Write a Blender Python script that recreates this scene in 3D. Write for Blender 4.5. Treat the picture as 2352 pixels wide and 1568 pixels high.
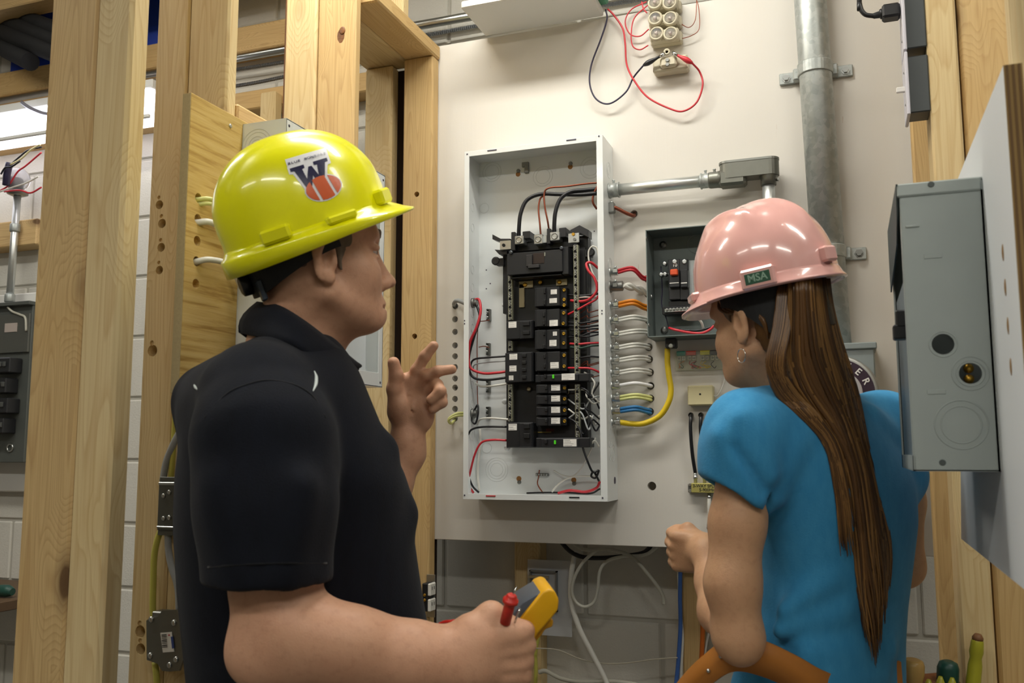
import bpy, bmesh, math, random
import numpy as np
from mathutils import Vector, Matrix
random.seed(7)
for o in list(bpy.data.objects): bpy.data.objects.remove(o, do_unlink=True)
SC = bpy.context.scene
COL = SC.collection
# ---------------------------------------------------------------- camera
F = 2092.6; PIT = math.radians(6.8); YAW = math.radians(20.19); ROLL = math.radians(-.12); CH = 1.36
_h = np.array([-math.sin(YAW)*math.cos(PIT), math.cos(YAW)*math.cos(PIT), math.sin(PIT)])
_r = np.array([math.cos(YAW), math.sin(YAW), 0.0]); _u = np.cross(_r, _h)
_r, _u = _r*math.cos(ROLL)+_u*math.sin(ROLL), -_r*math.sin(ROLL)+_u*math.cos(ROLL)
CAM = np.array([0, 0, CH])
cd = bpy.data.cameras.new('camera'); cam = bpy.data.objects.new('camera', cd); COL.objects.link(cam)
cd.sensor_fit = 'HORIZONTAL'; cd.sensor_width = 23.6; cd.lens = F/2352*23.6
cam.matrix_world = Matrix([[_r[0], _u[0], -_h[0], 0], [_r[1], _u[1], -_h[1], 0], [_r[2], _u[2], -_h[2], CH], [0, 0, 0, 1]])
cd.clip_start = .05; cd.dof.use_dof = True; cd.dof.focus_distance = 2.25; cd.dof.aperture_fstop = 5.0
SC.camera = cam
# ---------------------------------------------------------------- world, exposure
SC.view_settings.view_transform = 'Standard'; SC.view_settings.look = 'None'
SC.view_settings.gamma = 1; SC.view_settings.use_curve_mapping = False; SC.view_settings.exposure = 0.0
w = bpy.data.worlds.new('world'); SC.world = w; w.use_nodes = True
w.node_tree.nodes['Background'].inputs[0].default_value = (.95, .97, 1, 1)
w.node_tree.nodes['Background'].inputs[1].default_value = 0.16
# ceiling fluorescent fixtures (positions of the lamps; housings are built below)
LAMPS = [(-.75, 1.50, 0, 20.5), (.95, 1.0, 0, 13), (-.75, -.9, 0, 18), (1.0, -1.0, 0, 19), (-2.35, 1.0, 0, 12), (-2.3, -1.0, 0, 7)]
LAMP_Z = 3.0; LAMP_COL = (1.0, .965, .885)

# ---------------------------------------------------------------- helpers
def ray(px, py): return _h+_r*((px-1176)/F)-_u*((py-784)/F)
def PD(px, py, D): d = ray(px, py); return CAM+d*(D/d[1])       # point of a pixel's ray on the plane Y = D
def PX(px, py, X): d = ray(px, py); return CAM+d*(X/d[0])
def PZ(px, py, Z): d = ray(px, py); return CAM+d*((Z-CH)/d[2])
def PT(px, py, t): return CAM+ray(px, py)*t
def unit(v): v = np.asarray(v, float); return v/np.linalg.norm(v)

def lin(c):
    if isinstance(c, str): c = tuple(int(c[i:i+2], 16)/255 for i in (0, 2, 4))
    return tuple(x/12.92 if x <= .04045 else ((x+.055)/1.055)**2.4 for x in c)

class MB:
    def __init__(s): s.v = []; s.f = []; s.sm = []
    def add(s, vs, fs, smooth=False):
        n = len(s.v); s.v += [tuple(map(float, p)) for p in vs]
        for f in fs: s.f.append([i+n for i in f]); s.sm.append(smooth)
        return s
    def box(s, lo, hi, b=0, ax=None, c=None):
        """box from corner lo to hi; b = bevel; optional rotation matrix ax (columns) about c"""
        a_, b_ = np.minimum(lo, hi).astype(float), np.maximum(lo, hi).astype(float)
        return s._box(a_, b_, b, ax, c)
    def _box(s, lo, hi, b, ax, c):
        m = (lo+hi)/2; e = (hi-lo)/2; b = min(b, e.min()*.49)
        if b <= 0:
            vs = [m+e*np.array(q) for q in ((-1,-1,-1),(1,-1,-1),(1,1,-1),(-1,1,-1),(-1,-1,1),(1,-1,1),(1,1,1),(-1,1,1))]
            fs = [(0,3,2,1),(4,5,6,7),(0,1,5,4),(1,2,6,5),(2,3,7,6),(3,0,4,7)]
        else:
            vs = []; fs = []; idx = {}
            for sx in (-1,1):
                for sy in (-1,1):
                    for sz in (-1,1):
                        for a in range(3):
                            q = np.array([sx,sy,sz],float)*(e-b); q[a] = (sx,sy,sz)[a]*e[a]
                            idx[(sx,sy,sz,a)] = len(vs); vs.append(m+q)
            for a in range(3):
                u_, v_ = (a+1)%3, (a+2)%3
                for sg in (-1,1):
                    def k(su,sv):
                        t = [0,0,0]; t[a] = sg; t[u_] = su; t[v_] = sv; return idx[(t[0],t[1],t[2],a)]
                    q = [k(-1,-1),k(1,-1),k(1,1),k(-1,1)]
                    fs.append(q if sg > 0 else q[::-1])
            for a in range(3):       # edges along axis a
                u_, v_ = (a+1)%3, (a+2)%3
                for su in (-1,1):
                    for sv in (-1,1):
                        def k(sa, fa):
                            t = [0,0,0]; t[a] = sa; t[u_] = su; t[v_] = sv; return idx[(t[0],t[1],t[2],fa)]
                        q = [k(-1,u_),k(1,u_),k(1,v_),k(-1,v_)]
                        fs.append(q if su*sv < 0 else q[::-1])
            for sx in (-1,1):
                for sy in (-1,1):
                    for sz in (-1,1):
                        q = [idx[(sx,sy,sz,0)], idx[(sx,sy,sz,1)], idx[(sx,sy,sz,2)]]
                        fs.append(q if sx*sy*sz > 0 else q[::-1])
        if ax is not None:
            c = m if c is None else np.asarray(c, float)
            vs = [c+np.asarray(ax) @ (p-c) for p in vs]
        return s.add(vs, fs)
    def obox(s, c, e, ax, b=0):
        """oriented box, centre c, half extents e, ax = three axis vectors"""
        A = np.array([unit(a) for a in ax]).T; c = np.asarray(c, float); e = np.asarray(e, float)
        t = MB()._box(-e, e, b, None, None)
        return s.add([c+A @ np.array(p) for p in t.v], t.f)
    def ring(s, c, n, r, seg=16, x=None):
        n = unit(n); x = np.cross(n, (0,0,1) if abs(n[2]) < .9 else (1,0,0)) if x is None else np.asarray(x)
        x = unit(x-n*np.dot(x,n)); y = np.cross(n, x)
        return [np.asarray(c)+r*(math.cos(2*math.pi*i/seg)*x+math.sin(2*math.pi*i/seg)*y) for i in range(seg)]
    def lathe(s, c, n, prof, seg=16, smooth=True, cap0=True, cap1=True):
        """prof = [(along, radius)...] about axis n from c"""
        n = unit(n); vs = []; fs = []
        for a, r in prof: vs += s.ring(np.asarray(c)+n*a, n, max(r,1e-5), seg)
        for i in range(len(prof)-1):
            for j in range(seg):
                k = (j+1) % seg; fs.append((i*seg+j, i*seg+k, (i+1)*seg+k, (i+1)*seg+j))
        s.add(vs, fs, smooth); base = len(s.v)-len(vs)
        if cap0: s.f.append([base+j for j in range(seg)][::-1]); s.sm.append(False)
        if cap1: s.f.append([base+(len(prof)-1)*seg+j for j in range(seg)]); s.sm.append(False)
        return s
    def cyl(s, a, b, r, seg=16, r2=None):
        a = np.asarray(a,float); b = np.asarray(b,float); L = np.linalg.norm(b-a)
        return s.lathe(a, b-a, [(0,r),(L,r if r2 is None else r2)], seg)
    def tube(s, pts, r, seg=8, n=6, rad=None, flat=None, caps=True):
        """smooth tube along points; rad = radius multiplier per point; flat=(axis,scale) flattens the section"""
        pts = [np.asarray(p,float) for p in pts]
        P, T = spline(pts, n); m = len(P); vs = []; fs = []
        R = np.interp(np.linspace(0,1,m), np.linspace(0,1,len(rad)), rad) if rad is not None else np.ones(m)
        t0 = unit(P[1]-P[0]); x = np.cross(t0, (0,0,1) if abs(t0[2]) < .9 else (1,0,0)); x = unit(x)
        for i in range(m):
            t = unit(P[min(i+1,m-1)]-P[max(i-1,0)]); x = unit(x-t*np.dot(x,t)); y = np.cross(t,x)
            for j in range(seg):
                a = 2*math.pi*j/seg; o = r*R[i]*(math.cos(a)*x+math.sin(a)*y)
                if flat is not None:
                    ax = unit(flat[0]); o = o-ax*np.dot(o,ax)*(1-flat[1])
                vs.append(P[i]+o)
        for i in range(m-1):
            for j in range(seg):
                k = (j+1) % seg; fs.append((i*seg+j, i*seg+k, (i+1)*seg+k, (i+1)*seg+j))
        s.add(vs, fs, True)
        if caps:
            b = len(s.v)-len(vs)
            s.f.append([b+j for j in range(seg)][::-1]); s.sm.append(False)
            s.f.append([b+(m-1)*seg+j for j in range(seg)]); s.sm.append(False)
        return s
    def sphere(s, c, r, seg=12, rings=8, sc=(1,1,1), ax=None):
        vs = []; fs = []; A = np.eye(3) if ax is None else np.array([unit(a) for a in ax]).T
        for i in range(rings+1):
            t = math.pi*i/rings
            for j in range(seg):
                p = 2*math.pi*j/seg
                vs.append(np.asarray(c)+A @ (r*np.array([math.sin(t)*math.cos(p)*sc[0], math.sin(t)*math.sin(p)*sc[1], math.cos(t)*sc[2]])))
        for i in range(rings):
            for j in range(seg):
                k = (j+1) % seg; fs.append((i*seg+j, (i+1)*seg+j, (i+1)*seg+k, i*seg+k))
        return s.add(vs, fs, True)
    def prism(s, poly, ext):
        """extrude polygon (list of 3D points) by vector ext"""
        n = len(poly); poly = [np.asarray(p,float) for p in poly]; ext = np.asarray(ext,float)
        nn = sum(np.cross(poly[i]-poly[0], poly[(i+1) % n]-poly[0]) for i in range(n))
        if np.dot(nn, ext) > 0: poly = poly[::-1]
        vs = poly+[p+ext for p in poly]
        fs = [list(range(n)), [n+i for i in range(n)][::-1]]+[(i, n+i, n+(i+1) % n, (i+1) % n) for i in range(n)]
        return s.add(vs, [list(f)[::-1] if k >= 2 else f for k, f in enumerate(fs)] if False else fs)
    def torus(s, c, n, R, r, seg=24, sec=6):
        n = unit(n); C = s.ring(c, n, R, seg); vs = []; fs = []
        for p in C:
            o = unit(p-np.asarray(c))
            for j in range(sec):
                a = 2*math.pi*j/sec; vs.append(p+r*(math.cos(a)*o+math.sin(a)*n))
        for i in range(seg):
            for j in range(sec):
                k = (j+1) % sec; q = (i+1) % seg; fs.append((i*sec+j, q*sec+j, q*sec+k, i*sec+k))
        return s.add(vs, fs, True)

def spline(P, n=6):
    if len(P) == 2: n = 1
    out = []; m = len(P)
    for i in range(m-1):
        p0 = P[i-1] if i > 0 else 2*P[0]-P[1]; p1 = P[i]; p2 = P[i+1]; p3 = P[i+2] if i+2 < m else 2*P[-1]-P[-2]
        for k in range(n):
            t = k/n; out.append(.5*((2*p1)+(-p0+p2)*t+(2*p0-5*p1+4*p2-p3)*t*t+(-p0+3*p1-3*p2+p3)*t**3))
    out.append(P[-1]); return out, None

def recalc(me):
    bm = bmesh.new(); bm.from_mesh(me); bmesh.ops.recalc_face_normals(bm, faces=bm.faces); bm.to_mesh(me); bm.free()

def tag(o, label=None, cat=None, group=None, kind=None):
    if label: o['label'] = label
    if cat: o['category'] = cat
    if group: o['group'] = group
    if kind: o['kind'] = kind
    return o
def thing(name, label, cat, loc, group=None):
    o = bpy.data.objects.new(name, None); COL.objects.link(o); o.location = tuple(map(float, loc)); o.empty_display_size = .05
    return tag(o, label, cat, group)
WLOC = {}
def wloc(o):
    p = np.array(o.location); q = o.parent
    while q: p = p+np.array(q.location); q = q.parent
    return p
def obj(name, mb, mat, parent=None, label=None, cat=None, group=None, kind=None, org=None, fix=True):
    v = np.array(mb.v, float)
    c = (v.min(0)+v.max(0))/2 if org is None else np.asarray(org, float)
    me = bpy.data.meshes.new(name); me.from_pydata((v-c).tolist(), [], mb.f)
    me.polygons.foreach_set('use_smooth', np.array(mb.sm, dtype=bool))
    if fix: recalc(me)
    me.materials.append(mat)
    o = bpy.data.objects.new(name, me); COL.objects.link(o)
    if parent is not None: o.parent = parent; o.location = tuple(c-wloc(parent))
    else: o.location = tuple(c)
    return tag(o, label, cat, group, kind)
def copy_at(src, name, delta, parent=None):
    o = src.copy(); COL.objects.link(o); o.name = name
    if parent is not None: o.parent = parent
    o.location = tuple(np.array(src.location)+np.asarray(delta)); return o
def cut(o, cutter):
    """subtract the shapes in MB cutter (world coordinates) from object o"""
    me = bpy.data.meshes.new('c'); L = wloc(o)
    me.from_pydata([tuple(np.array(p)-L) for p in cutter.v], [], cutter.f); recalc(me)
    c = bpy.data.objects.new('c', me); COL.objects.link(c); par = o.parent; loc = o.location.copy(); o.parent = None; o.location = (0,0,0)
    m = o.modifiers.new('b', 'BOOLEAN'); m.object = c; m.operation = 'DIFFERENCE'; m.solver = 'EXACT'; m.use_self = True
    dg = bpy.context.evaluated_depsgraph_get(); dg.update()
    nm = bpy.data.meshes.new_from_object(o.evaluated_get(dg)); o.modifiers.clear(); o.data = nm
    o.parent = par; o.location = loc; bpy.data.objects.remove(c, do_unlink=True); return o

# ---------------------------------------------------------------- materials
class NT:
    def __init__(s, name):
        s.m = bpy.data.materials.new(name); s.m.use_nodes = True; s.t = s.m.node_tree
        s.b = s.t.nodes['Principled BSDF']
    def n(s, typ, **kw):
        x = s.t.nodes.new(typ)
        for k, v in kw.items():
            if k.startswith('i_'):
                key = k[2:]; key = int(key) if key.isdigit() else key.replace('_', ' ')
                if hasattr(v, 'is_linked') or isinstance(v, bpy.types.NodeSocket): s.t.links.new(v, x.inputs[key])
                else: x.inputs[key].default_value = v
            else: setattr(x, k, v)
        return x
    def l(s, a, b): s.t.links.new(a, b)
    def set(s, **kw):
        for k, v in kw.items():
            key = k.replace('_', ' ')
            if isinstance(v, bpy.types.NodeSocket): s.l(v, s.b.inputs[key])
            else: s.b.inputs[key].default_value = v
        return s
    def ramp(s, fac, stops, interp='LINEAR'):
        r = s.n('ShaderNodeValToRGB'); s.l(fac, r.inputs[0]); e = r.color_ramp.elements; r.color_ramp.interpolation = interp
        while len(e) < len(stops): e.new(.5)
        for q, (p, c) in zip(e, stops): q.position = p; q.color = (*c, 1) if len(c) == 3 else c
        return r.outputs[0]
    def math(s, op, a, b=None, clamp=False):
        x = s.n('ShaderNodeMath', operation=op); x.use_clamp = clamp
        for i, v in enumerate((a, b)):
            if v is None: continue
            if isinstance(v, bpy.types.NodeSocket): s.l(v, x.inputs[i])
            else: x.inputs[i].default_value = v
        return x.outputs[0]
    def mix(s, fac, a, b, mode='MIX'):
        x = s.n('ShaderNodeMix', data_type='RGBA', blend_type=mode)
        for k, v in ((0, fac), (6, a), (7, b)):
            if isinstance(v, bpy.types.NodeSocket): s.l(v, x.inputs[k])
            else: x.inputs[k].default_value = v if k == 0 else ((*v, 1) if len(v) == 3 else v)
        return x.outputs[2]
    def coord(s, rnd=True, scale=(1,1,1), rot=(0,0,0), seedmul=37.0):
        tc = s.n('ShaderNodeTexCoord'); v = tc.outputs['Object']
        if rnd:
            oi = s.n('ShaderNodeObjectInfo'); k = s.math('MULTIPLY', oi.outputs['Random'], seedmul)
            a = s.n('ShaderNodeVectorMath', operation='ADD'); s.l(v, a.inputs[0])
            cx = s.n('ShaderNodeCombineXYZ'); 
            for i in range(3): s.l(k, cx.inputs[i])
            s.l(cx.outputs[0], a.inputs[1]); v = a.outputs[0]
        mp = s.n('ShaderNodeMapping'); mp.inputs['Scale'].default_value = scale; mp.inputs['Rotation'].default_value = rot
        s.l(v, mp.inputs[0]); return mp.outputs[0]
    def noise(s, vec, scale, detail=3, rough=.5, dist=0):
        x = s.n('ShaderNodeTexNoise'); s.l(vec, x.inputs['Vector']); x.inputs['Scale'].default_value = scale
        x.inputs['Detail'].default_value = detail; x.inputs['Roughness'].default_value = rough; x.inputs['Distortion'].default_value = dist
        return x.outputs['Fac']
    def bump(s, hgt, strength=.3, dist=.001):
        x = s.n('ShaderNodeBump'); s.l(hgt, x.inputs['Height']); x.inputs['Strength'].default_value = strength; x.inputs['Distance'].default_value = dist
        s.l(x.outputs[0], s.b.inputs['Normal']); return s
MATS = {}
def flat(name, col, rough=.5, metal=0, noise=0, nscale=40, bump=0, coat=0, spec=None, emit=None, alpha=None):
    if name in MATS: return MATS[name]
    t = NT(name); c = lin(col) if isinstance(col, str) else col
    t.set(Base_Color=(*c, 1), Roughness=rough, Metallic=metal)
    if coat: t.set(Coat_Weight=coat, Coat_Roughness=.08)
    if spec is not None: t.set(Specular_IOR_Level=spec)
    if noise or bump:
        v = t.coord(); n = t.noise(v, nscale, 4, .6)
        if noise: t.set(Base_Color=t.mix(n, tuple(x*(1-noise) for x in c), tuple(min(1, x*(1+noise)) for x in c)))
        if bump: t.bump(n, bump, .002)
    if emit: t.set(Emission_Color=(*c, 1), Emission_Strength=emit)
    MATS[name] = t.m; return t.m

def wood(name, pale, dark, axis='z', knots=True, ring=26.0, rough=.6):
    t = NT(name); rot = {'z': (0,0,0), 'x': (0, math.pi/2, 0), 'y': (math.pi/2, 0, 0)}[axis]
    v = t.coord(True, (1,1,1), rot)
    st = t.n('ShaderNodeMapping'); t.l(v, st.inputs[0]); st.inputs['Scale'].default_value = (1,1,.07)
    big = t.noise(st.outputs[0], 9, 2, .5)
    # knots: sparse cells
    kv = t.n('ShaderNodeMapping'); t.l(v, kv.inputs[0]); kv.inputs['Scale'].default_value = (7,7,3.2)
    vo = t.n('ShaderNodeTexVoronoi'); t.l(kv.outputs[0], vo.inputs['Vector']); vo.inputs['Scale'].default_value = 1; vo.inputs['Randomness'].default_value = 1
    kd = vo.outputs['Distance']
    sep = t.n('ShaderNodeSeparateXYZ'); t.l(st.outputs[0], sep.inputs[0])
    near = t.math('SUBTRACT', .42, kd, True)
    ringv = t.math('ADD', t.math('MULTIPLY', big, 1.15), t.math('MULTIPLY', near, .9 if knots else .1))
    ringv = t.math('ADD', ringv, t.math('MULTIPLY', sep.outputs[0], 1.6))
    ringv = t.math('ADD', ringv, t.math('MULTIPLY', sep.outputs[1], .9))
    saw = t.math('FRACT', t.math('MULTIPLY', ringv, ring))
    grain = t.ramp(saw, [(0, (0,0,0)), (.55, (.25,)*3), (.88, (1,)*3), (1, (0,0,0))])
    fine = t.n('ShaderNodeMapping'); t.l(v, fine.inputs[0]); fine.inputs['Scale'].default_value = (1,1,.02)
    fib = t.noise(fine.outputs[0], 260, 2, .6)
    patch = t.noise(v, 4.5, 2)
    oi = t.n('ShaderNodeObjectInfo')
    c = t.mix(t.math('MULTIPLY', grain, .32), pale, dark)
    c = t.mix(t.math('MULTIPLY', t.math('SUBTRACT', fib, .42, True), .9), c, dark)
    c = t.mix(t.math('MULTIPLY', t.math('SUBTRACT', patch, .45, True), 1.3), c, tuple(x*y for x, y in zip(pale, (.86,.74,.52))))
    c = t.mix(t.math('MULTIPLY', oi.outputs['Random'], .28), c, tuple(x*y for x, y in zip(pale, (.9,.78,.58))))
    if knots:
        kf = t.ramp(kd, [(0, (1,)*3), (.07, (.95,)*3), (.1, (.45,)*3), (.2, (.0,)*3)])
        sel = t.n('ShaderNodeSeparateColor'); t.l(vo.outputs['Color'], sel.inputs[0])
        kf = t.math('MULTIPLY', kf, t.math('GREATER_THAN', sel.outputs[0], .45))
        c = t.mix(kf, c, (.13,.07,.03))
    t.set(Base_Color=c, Roughness=rough, Specular_IOR_Level=.3)
    t.bump(t.math('ADD', fib, grain), .12, .0008); MATS[name] = t.m; return t.m
PALE = lin('dfcb9d'); DARK = lin('a8783c'); OR = lin('d4b783'); ORD = lin('96693a')
W_Z = wood('pine_upright', PALE, DARK, 'z'); W_X = wood('pine_across', PALE, DARK, 'x'); W_Y = wood('pine_along', PALE, DARK, 'y')
W_Z2 = wood('fir_upright', OR, ORD, 'z', True, 34); W_Y2 = wood('fir_along', OR, ORD, 'y', True, 34); W_X2 = wood('fir_across', OR, ORD, 'x', True, 34)
def plywood_mat():
    t = NT('bare_plywood'); v = t.coord(True, (1,1,1))
    st = t.n('ShaderNodeMapping'); t.l(v, st.inputs[0]); st.inputs['Scale'].default_value = (1,.06,1)
    g = t.noise(st.outputs[0], 95, 4, .65, .4); big = t.noise(v, 4, 2)
    c = t.ramp(g, [(.3, lin('9d7a3c')), (.5, lin('cdae6a')), (.75, lin('dcc384'))])
    c = t.mix(t.math('MULTIPLY', big, .35), c, lin('b58f4a'))
    t.set(Base_Color=c, Roughness=.65, Specular_IOR_Level=.25); t.bump(g, .35, .0012); return t.m
PLY = plywood_mat()
def ply_edge():
    t = NT('plywood_edge'); v = t.coord(False); w_ = t.n('ShaderNodeTexWave', wave_type='BANDS', bands_direction='X'); t.l(v, w_.inputs[0])
    w_.inputs['Scale'].default_value = 55; w_.inputs['Distortion'].default_value = .6
    t.set(Base_Color=t.mix(w_.outputs[1], lin('8a6a3a'), lin('c0a368')), Roughness=.8); return t.m
PLYEDGE = ply_edge()
def painted(name, col, wear='b08d74', amt=.06, streak=True):
    t = NT(name); v = t.coord(True); st = t.n('ShaderNodeMapping'); t.l(v, st.inputs[0]); st.inputs['Scale'].default_value = (1,1,.05)
    g = t.noise(st.outputs[0], 130, 4, .6, .3); n2 = t.noise(v, 3, 3); sp = t.noise(v, 240, 2)
    c = t.mix(n2, tuple(x*.93 for x in lin(col)), lin(col))
    c = t.mix(t.math('MULTIPLY', t.math('GREATER_THAN', g, .735), .5), c, lin(wear))
    t.set(Base_Color=c, Roughness=.55, Specular_IOR_Level=.35); t.bump(t.math('ADD', g, t.math('MULTIPLY', sp, .3)), .22, .0012); return t.m
BOARDP = painted('painted_board', 'dedad2'); WHITEP = painted('painted_offwhite', 'e4e3de')
def block_mat():
    t = NT('painted_block'); v = t.coord(True); n = t.noise(v, 160, 5, .7); n2 = t.noise(v, 6, 3)
    t.set(Base_Color=t.mix(n2, lin('cfccc2'), lin('dcdad2')), Roughness=.75); t.bump(n, .5, .003); return t.m
BLOCK = block_mat(); MORTAR = flat('mortar', 'bdbab0', .9, bump=.4, nscale=120)
def galv(name, a='8f9694', b='c9cdca', rough=.42):
    t = NT(name); v = t.coord(True); vo = t.n('ShaderNodeTexVoronoi'); t.l(v, vo.inputs['Vector']); vo.inputs['Scale'].default_value = 90
    n = t.noise(v, 14, 4, .6, 1); sc = t.n('ShaderNodeSeparateColor'); t.l(vo.outputs['Color'], sc.inputs[0])
    f = t.math('ADD', t.math('MULTIPLY', sc.outputs[0], .35), t.math('MULTIPLY', n, .65))
    t.set(Base_Color=t.mix(f, lin(a), lin(b)), Metallic=.55, Roughness=t.math('ADD', t.math('MULTIPLY', n, .25), rough-.1)); t.bump(n, .1, .001); return t.m
GALV = galv('galvanised'); STEEL = flat('zinc_steel', 'c9ccca', .28, .95); DKSTEEL = flat('dull_steel', '8b8c88', .4, .9); CHROME = flat('bright_steel', 'e2e4e4', .15, 1)
WHITE_ENAMEL = flat('white_enamel', 'e6eaea', .32, 0, coat=.3); GREY_ENAMEL = flat('grey_enamel', '8d9696', .42, .25); GREY_DK = flat('grey_enamel_inside', '6f7a78', .5, .1)
BLACKP = flat('black_plastic', '1a1b1e', .42); BLACKS = flat('black_satin', '232427', .35); DARKGAP = flat('dark_gap', '0b0a09', .9)
LABELW = flat('paper_label', 'eceae4', .7); COPPER = flat('copper', '8a4a35', .4, .6); BRASS = flat('brass', 'c79b3c', .35, .85); CERAMIC = flat('ceramic', 'c6bea6', .5)
RED = flat('red_wire', 'c8313c', .4); BLK = flat('black_wire', '17181d', .38); WHT = flat('white_wire', 'dddcd4', .45); ORG = flat('orange_cable', 'e0871c', .45)
YEL = flat('yellow_cable', 'dfc01c', .42); BLU = flat('blue_cable', '2f76ae', .45); PYEL = flat('pale_yellow_cable', 'dadd92', .45); GRYC = flat('grey_cable', '9fa3a4', .5); PUR = flat('dark_violet_wire', '2a2640', .4)
INK = flat('ink', '22242a', .7)
# ================================================================ the setting
DB = 2.175      # front of the painted board
DW = 2.39       # block wall
RX0, RX1, RY0, RZ = -4.3, 2.6, -2.6, 3.06
CONC = flat('concrete_floor', '6f6c66', .6, noise=.15, nscale=6); CEILM = flat('ceiling_paint', 'a9a8a0', .9); WALLP = flat('wall_paint', '98958c', .8)
obj('floor', MB().box((RX0-.1,RY0-.1,-.1),(RX1+.1,DW+.2,0)), CONC, kind='structure')
obj('ceiling', MB().box((RX0-.1,RY0-.1,RZ),(RX1+.1,DW+.2,RZ+.1)), CEILM, kind='structure')
obj('wall_left', MB().box((RX0-.1,RY0,0),(RX0,DW+.01,RZ)), WALLP, kind='structure')
obj('wall_right', MB().box((RX1,RY0,0),(RX1+.1,DW+.01,RZ)), WALLP, kind='structure')
obj('wall_front', MB().box((RX0-.1,RY0-.1,0),(RX1+.1,RY0,RZ)), WALLP, kind='structure')
wb = obj('wall_back', MB().box((RX0-.1,DW+.006,0),(RX1+.1,DW+.15,RZ)), MORTAR, kind='structure')
BH, BL = .2032, .4064
zoff = PD(990,1394,DW)[2] % BH; xoff = PD(1521,1480,DW)[0] % BL
row0 = math.floor((PD(1521,1480,DW)[2]-zoff)/BH)
proto = None
for k in range(-1, 15):
    z0 = zoff+k*BH; z1 = min(z0+BH, RZ); z0c = max(z0, 0)
    if z1-z0c < .05: continue
    sh = 0 if (k-row0) % 2 == 0 else BL/2
    x = math.floor((-3.75-xoff)/BL)*BL+xoff+sh
    full = abs(z1-z0c-BH) < 1e-6; rowproto = proto if full else None
    while x < .55:
        if rowproto is None:
            rowproto = obj('block', MB().box((x+.005,DW,z0c+.005),(x+BL-.005,DW+.03,z1-.005), .004), BLOCK, wb); px0 = (x, z0c)
            if full: proto = rowproto; P0 = (x, z0c)
        else:
            q = P0 if full else px0
            copy_at(rowproto, 'block', (x-q[0], 0, z0c-q[1]), wb)
        x += BL
# lamps on the ceiling
LHOUS = flat('lamp_housing', 'e8e8e4', .5); TUBE = flat('fluorescent_tube', (1,.97,.88), .4, emit=9)
def lamp(x, y, watts, k):
    root = thing('ceiling_lamp', 'long white fluorescent fixture on the ceiling', 'lamp', (x,y,LAMP_Z+.06), 'ceiling fluorescent fixtures')
    obj('housing', MB().box((x-.62,y-.1,LAMP_Z+.005),(x+.62,y+.1,RZ), .006), LHOUS, root)
    for s in (-1,1): obj('tube', MB().cyl((x-.59,y+s*.05,LAMP_Z-.012),(x+.59,y+s*.05,LAMP_Z-.012), .013, 12), flat('fluorescent_tube',(1,1,1)), root)
    L = bpy.data.lights.new('tube_light', 'AREA'); L.shape = 'RECTANGLE'; L.size = 1.2; L.size_y = .16; L.energy = watts; L.color = LAMP_COL
    o = bpy.data.objects.new('tube_light', L); COL.objects.link(o); o.parent = root; o.location = (0,0,-.095)
for k, (x, y, _, e) in enumerate(LAMPS): lamp(x, y, e, k)

# ---------------------------------------------------------------- painted board
bx0 = PD(989,1238,DB)[0]; bx1 = PD(2150,1278,DB)[0]; bz0 = PD(989,1238,DB)[2]; bz1 = PD(1000,107,DB)[2]
board = obj('plywood_backboard', MB().box((bx0,DB,bz0),(bx1,DB+.019,bz1), .0015), BOARDP, label='large off-white painted plywood board carrying the wiring', cat='board')
holes = MB()
def hole(px, py, r): p = PD(px,py,DB); holes.cyl(p-[0,.02,0], p+[0,.06,0], r, 20)
for y in (733,762,793,818,843,869,890,916,939,961,703): hole(1045 if y != 703 else 1046, y, .0082)
for x, y in ((1456,491),(1490,797),(1491,825),(1493,855),(1494,886),(1494,915),(1493,945),(1487,640),(1489,675),(1489,707),(1489,735),(1492,764)): hole(x, y, .0095)
hole(1497,1116,.0105)
for x in (1587,1610,1632): hole(x, 953, .0065)
hole(1631,1212,.008); hole(1247,492,.006)
cut(board, holes)
# framing behind the board, so that its holes look into a dark cavity
def stud(name, lo, hi, mat, label, cat='stud', group=None, b=.004): return obj(name, MB().box(lo, hi, b), mat, label=label, cat=cat, group=group)
for i, x in enumerate((bx0+.02, bx1-.06)): pass

# ---------------------------------------------------------------- stud wall on the left
XR = -1.047
def sx(px, py, D): return PD(px,py,D)[0]
G = 'pine studs of the open wall'
DA = 1.09
xa0, xa1, xb1 = sx(66,800,DA), sx(179,800,DA), sx(265,800,DA)
stud('wall_stud', (xa0,DA+.004,0),(xa1-.0015,DA+.042,RZ), W_Z2, 'wide orange-brown upright stud with bold grain beside the grey breaker panel')
stud('wall_stud', (xa1+.0015,DA,0),(xb1,DA+.042,RZ), W_Z, 'pale clean upright stud with a shaded side joined to the bold-grained stud', b=.006)
DC = 1.335
xc0, xc1, xc2 = sx(361,50,DC), sx(435,50,DC), sx(526,50,DC)
st3 = stud('wall_stud', (xc0,DC,0),(xc1-.001,DC+.04,RZ), W_Z, 'pale upright stud bored with a column of rough holes')
h3 = MB()
for x, y, r in ((366,470,.0095),(372,513,.0098),(370,568,.0095),(366,620,.009),(350,805,.012),(322,1450,.012),(323,1490,.011)):
    p = PD(x,y,DC); h3.cyl(p-[0,.02,0], p+[0,.03,0], r, 14, r*.8)
    h3.cyl(p+[-.002,-.02,.016], p+[-.002,.004,.014], r*.4, 10)
cut(st3, h3)
stud('wall_stud', (xc1+.001,DC,0),(xc2,DC+.03,RZ), W_Z, 'pale upright stud standing directly behind the top of the drilled plywood')
DS = 1.78
xs0, xs1, xs2 = sx(650,200,DS), sx(725,200,DS), sx(813,200,DS)
stud('wall_stud', (xs0,DS,0),(xs1-.001,DS+.038,RZ), W_Z, 'pale upright stud with a dark bark edge behind the white enclosure', b=.006)
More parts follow.
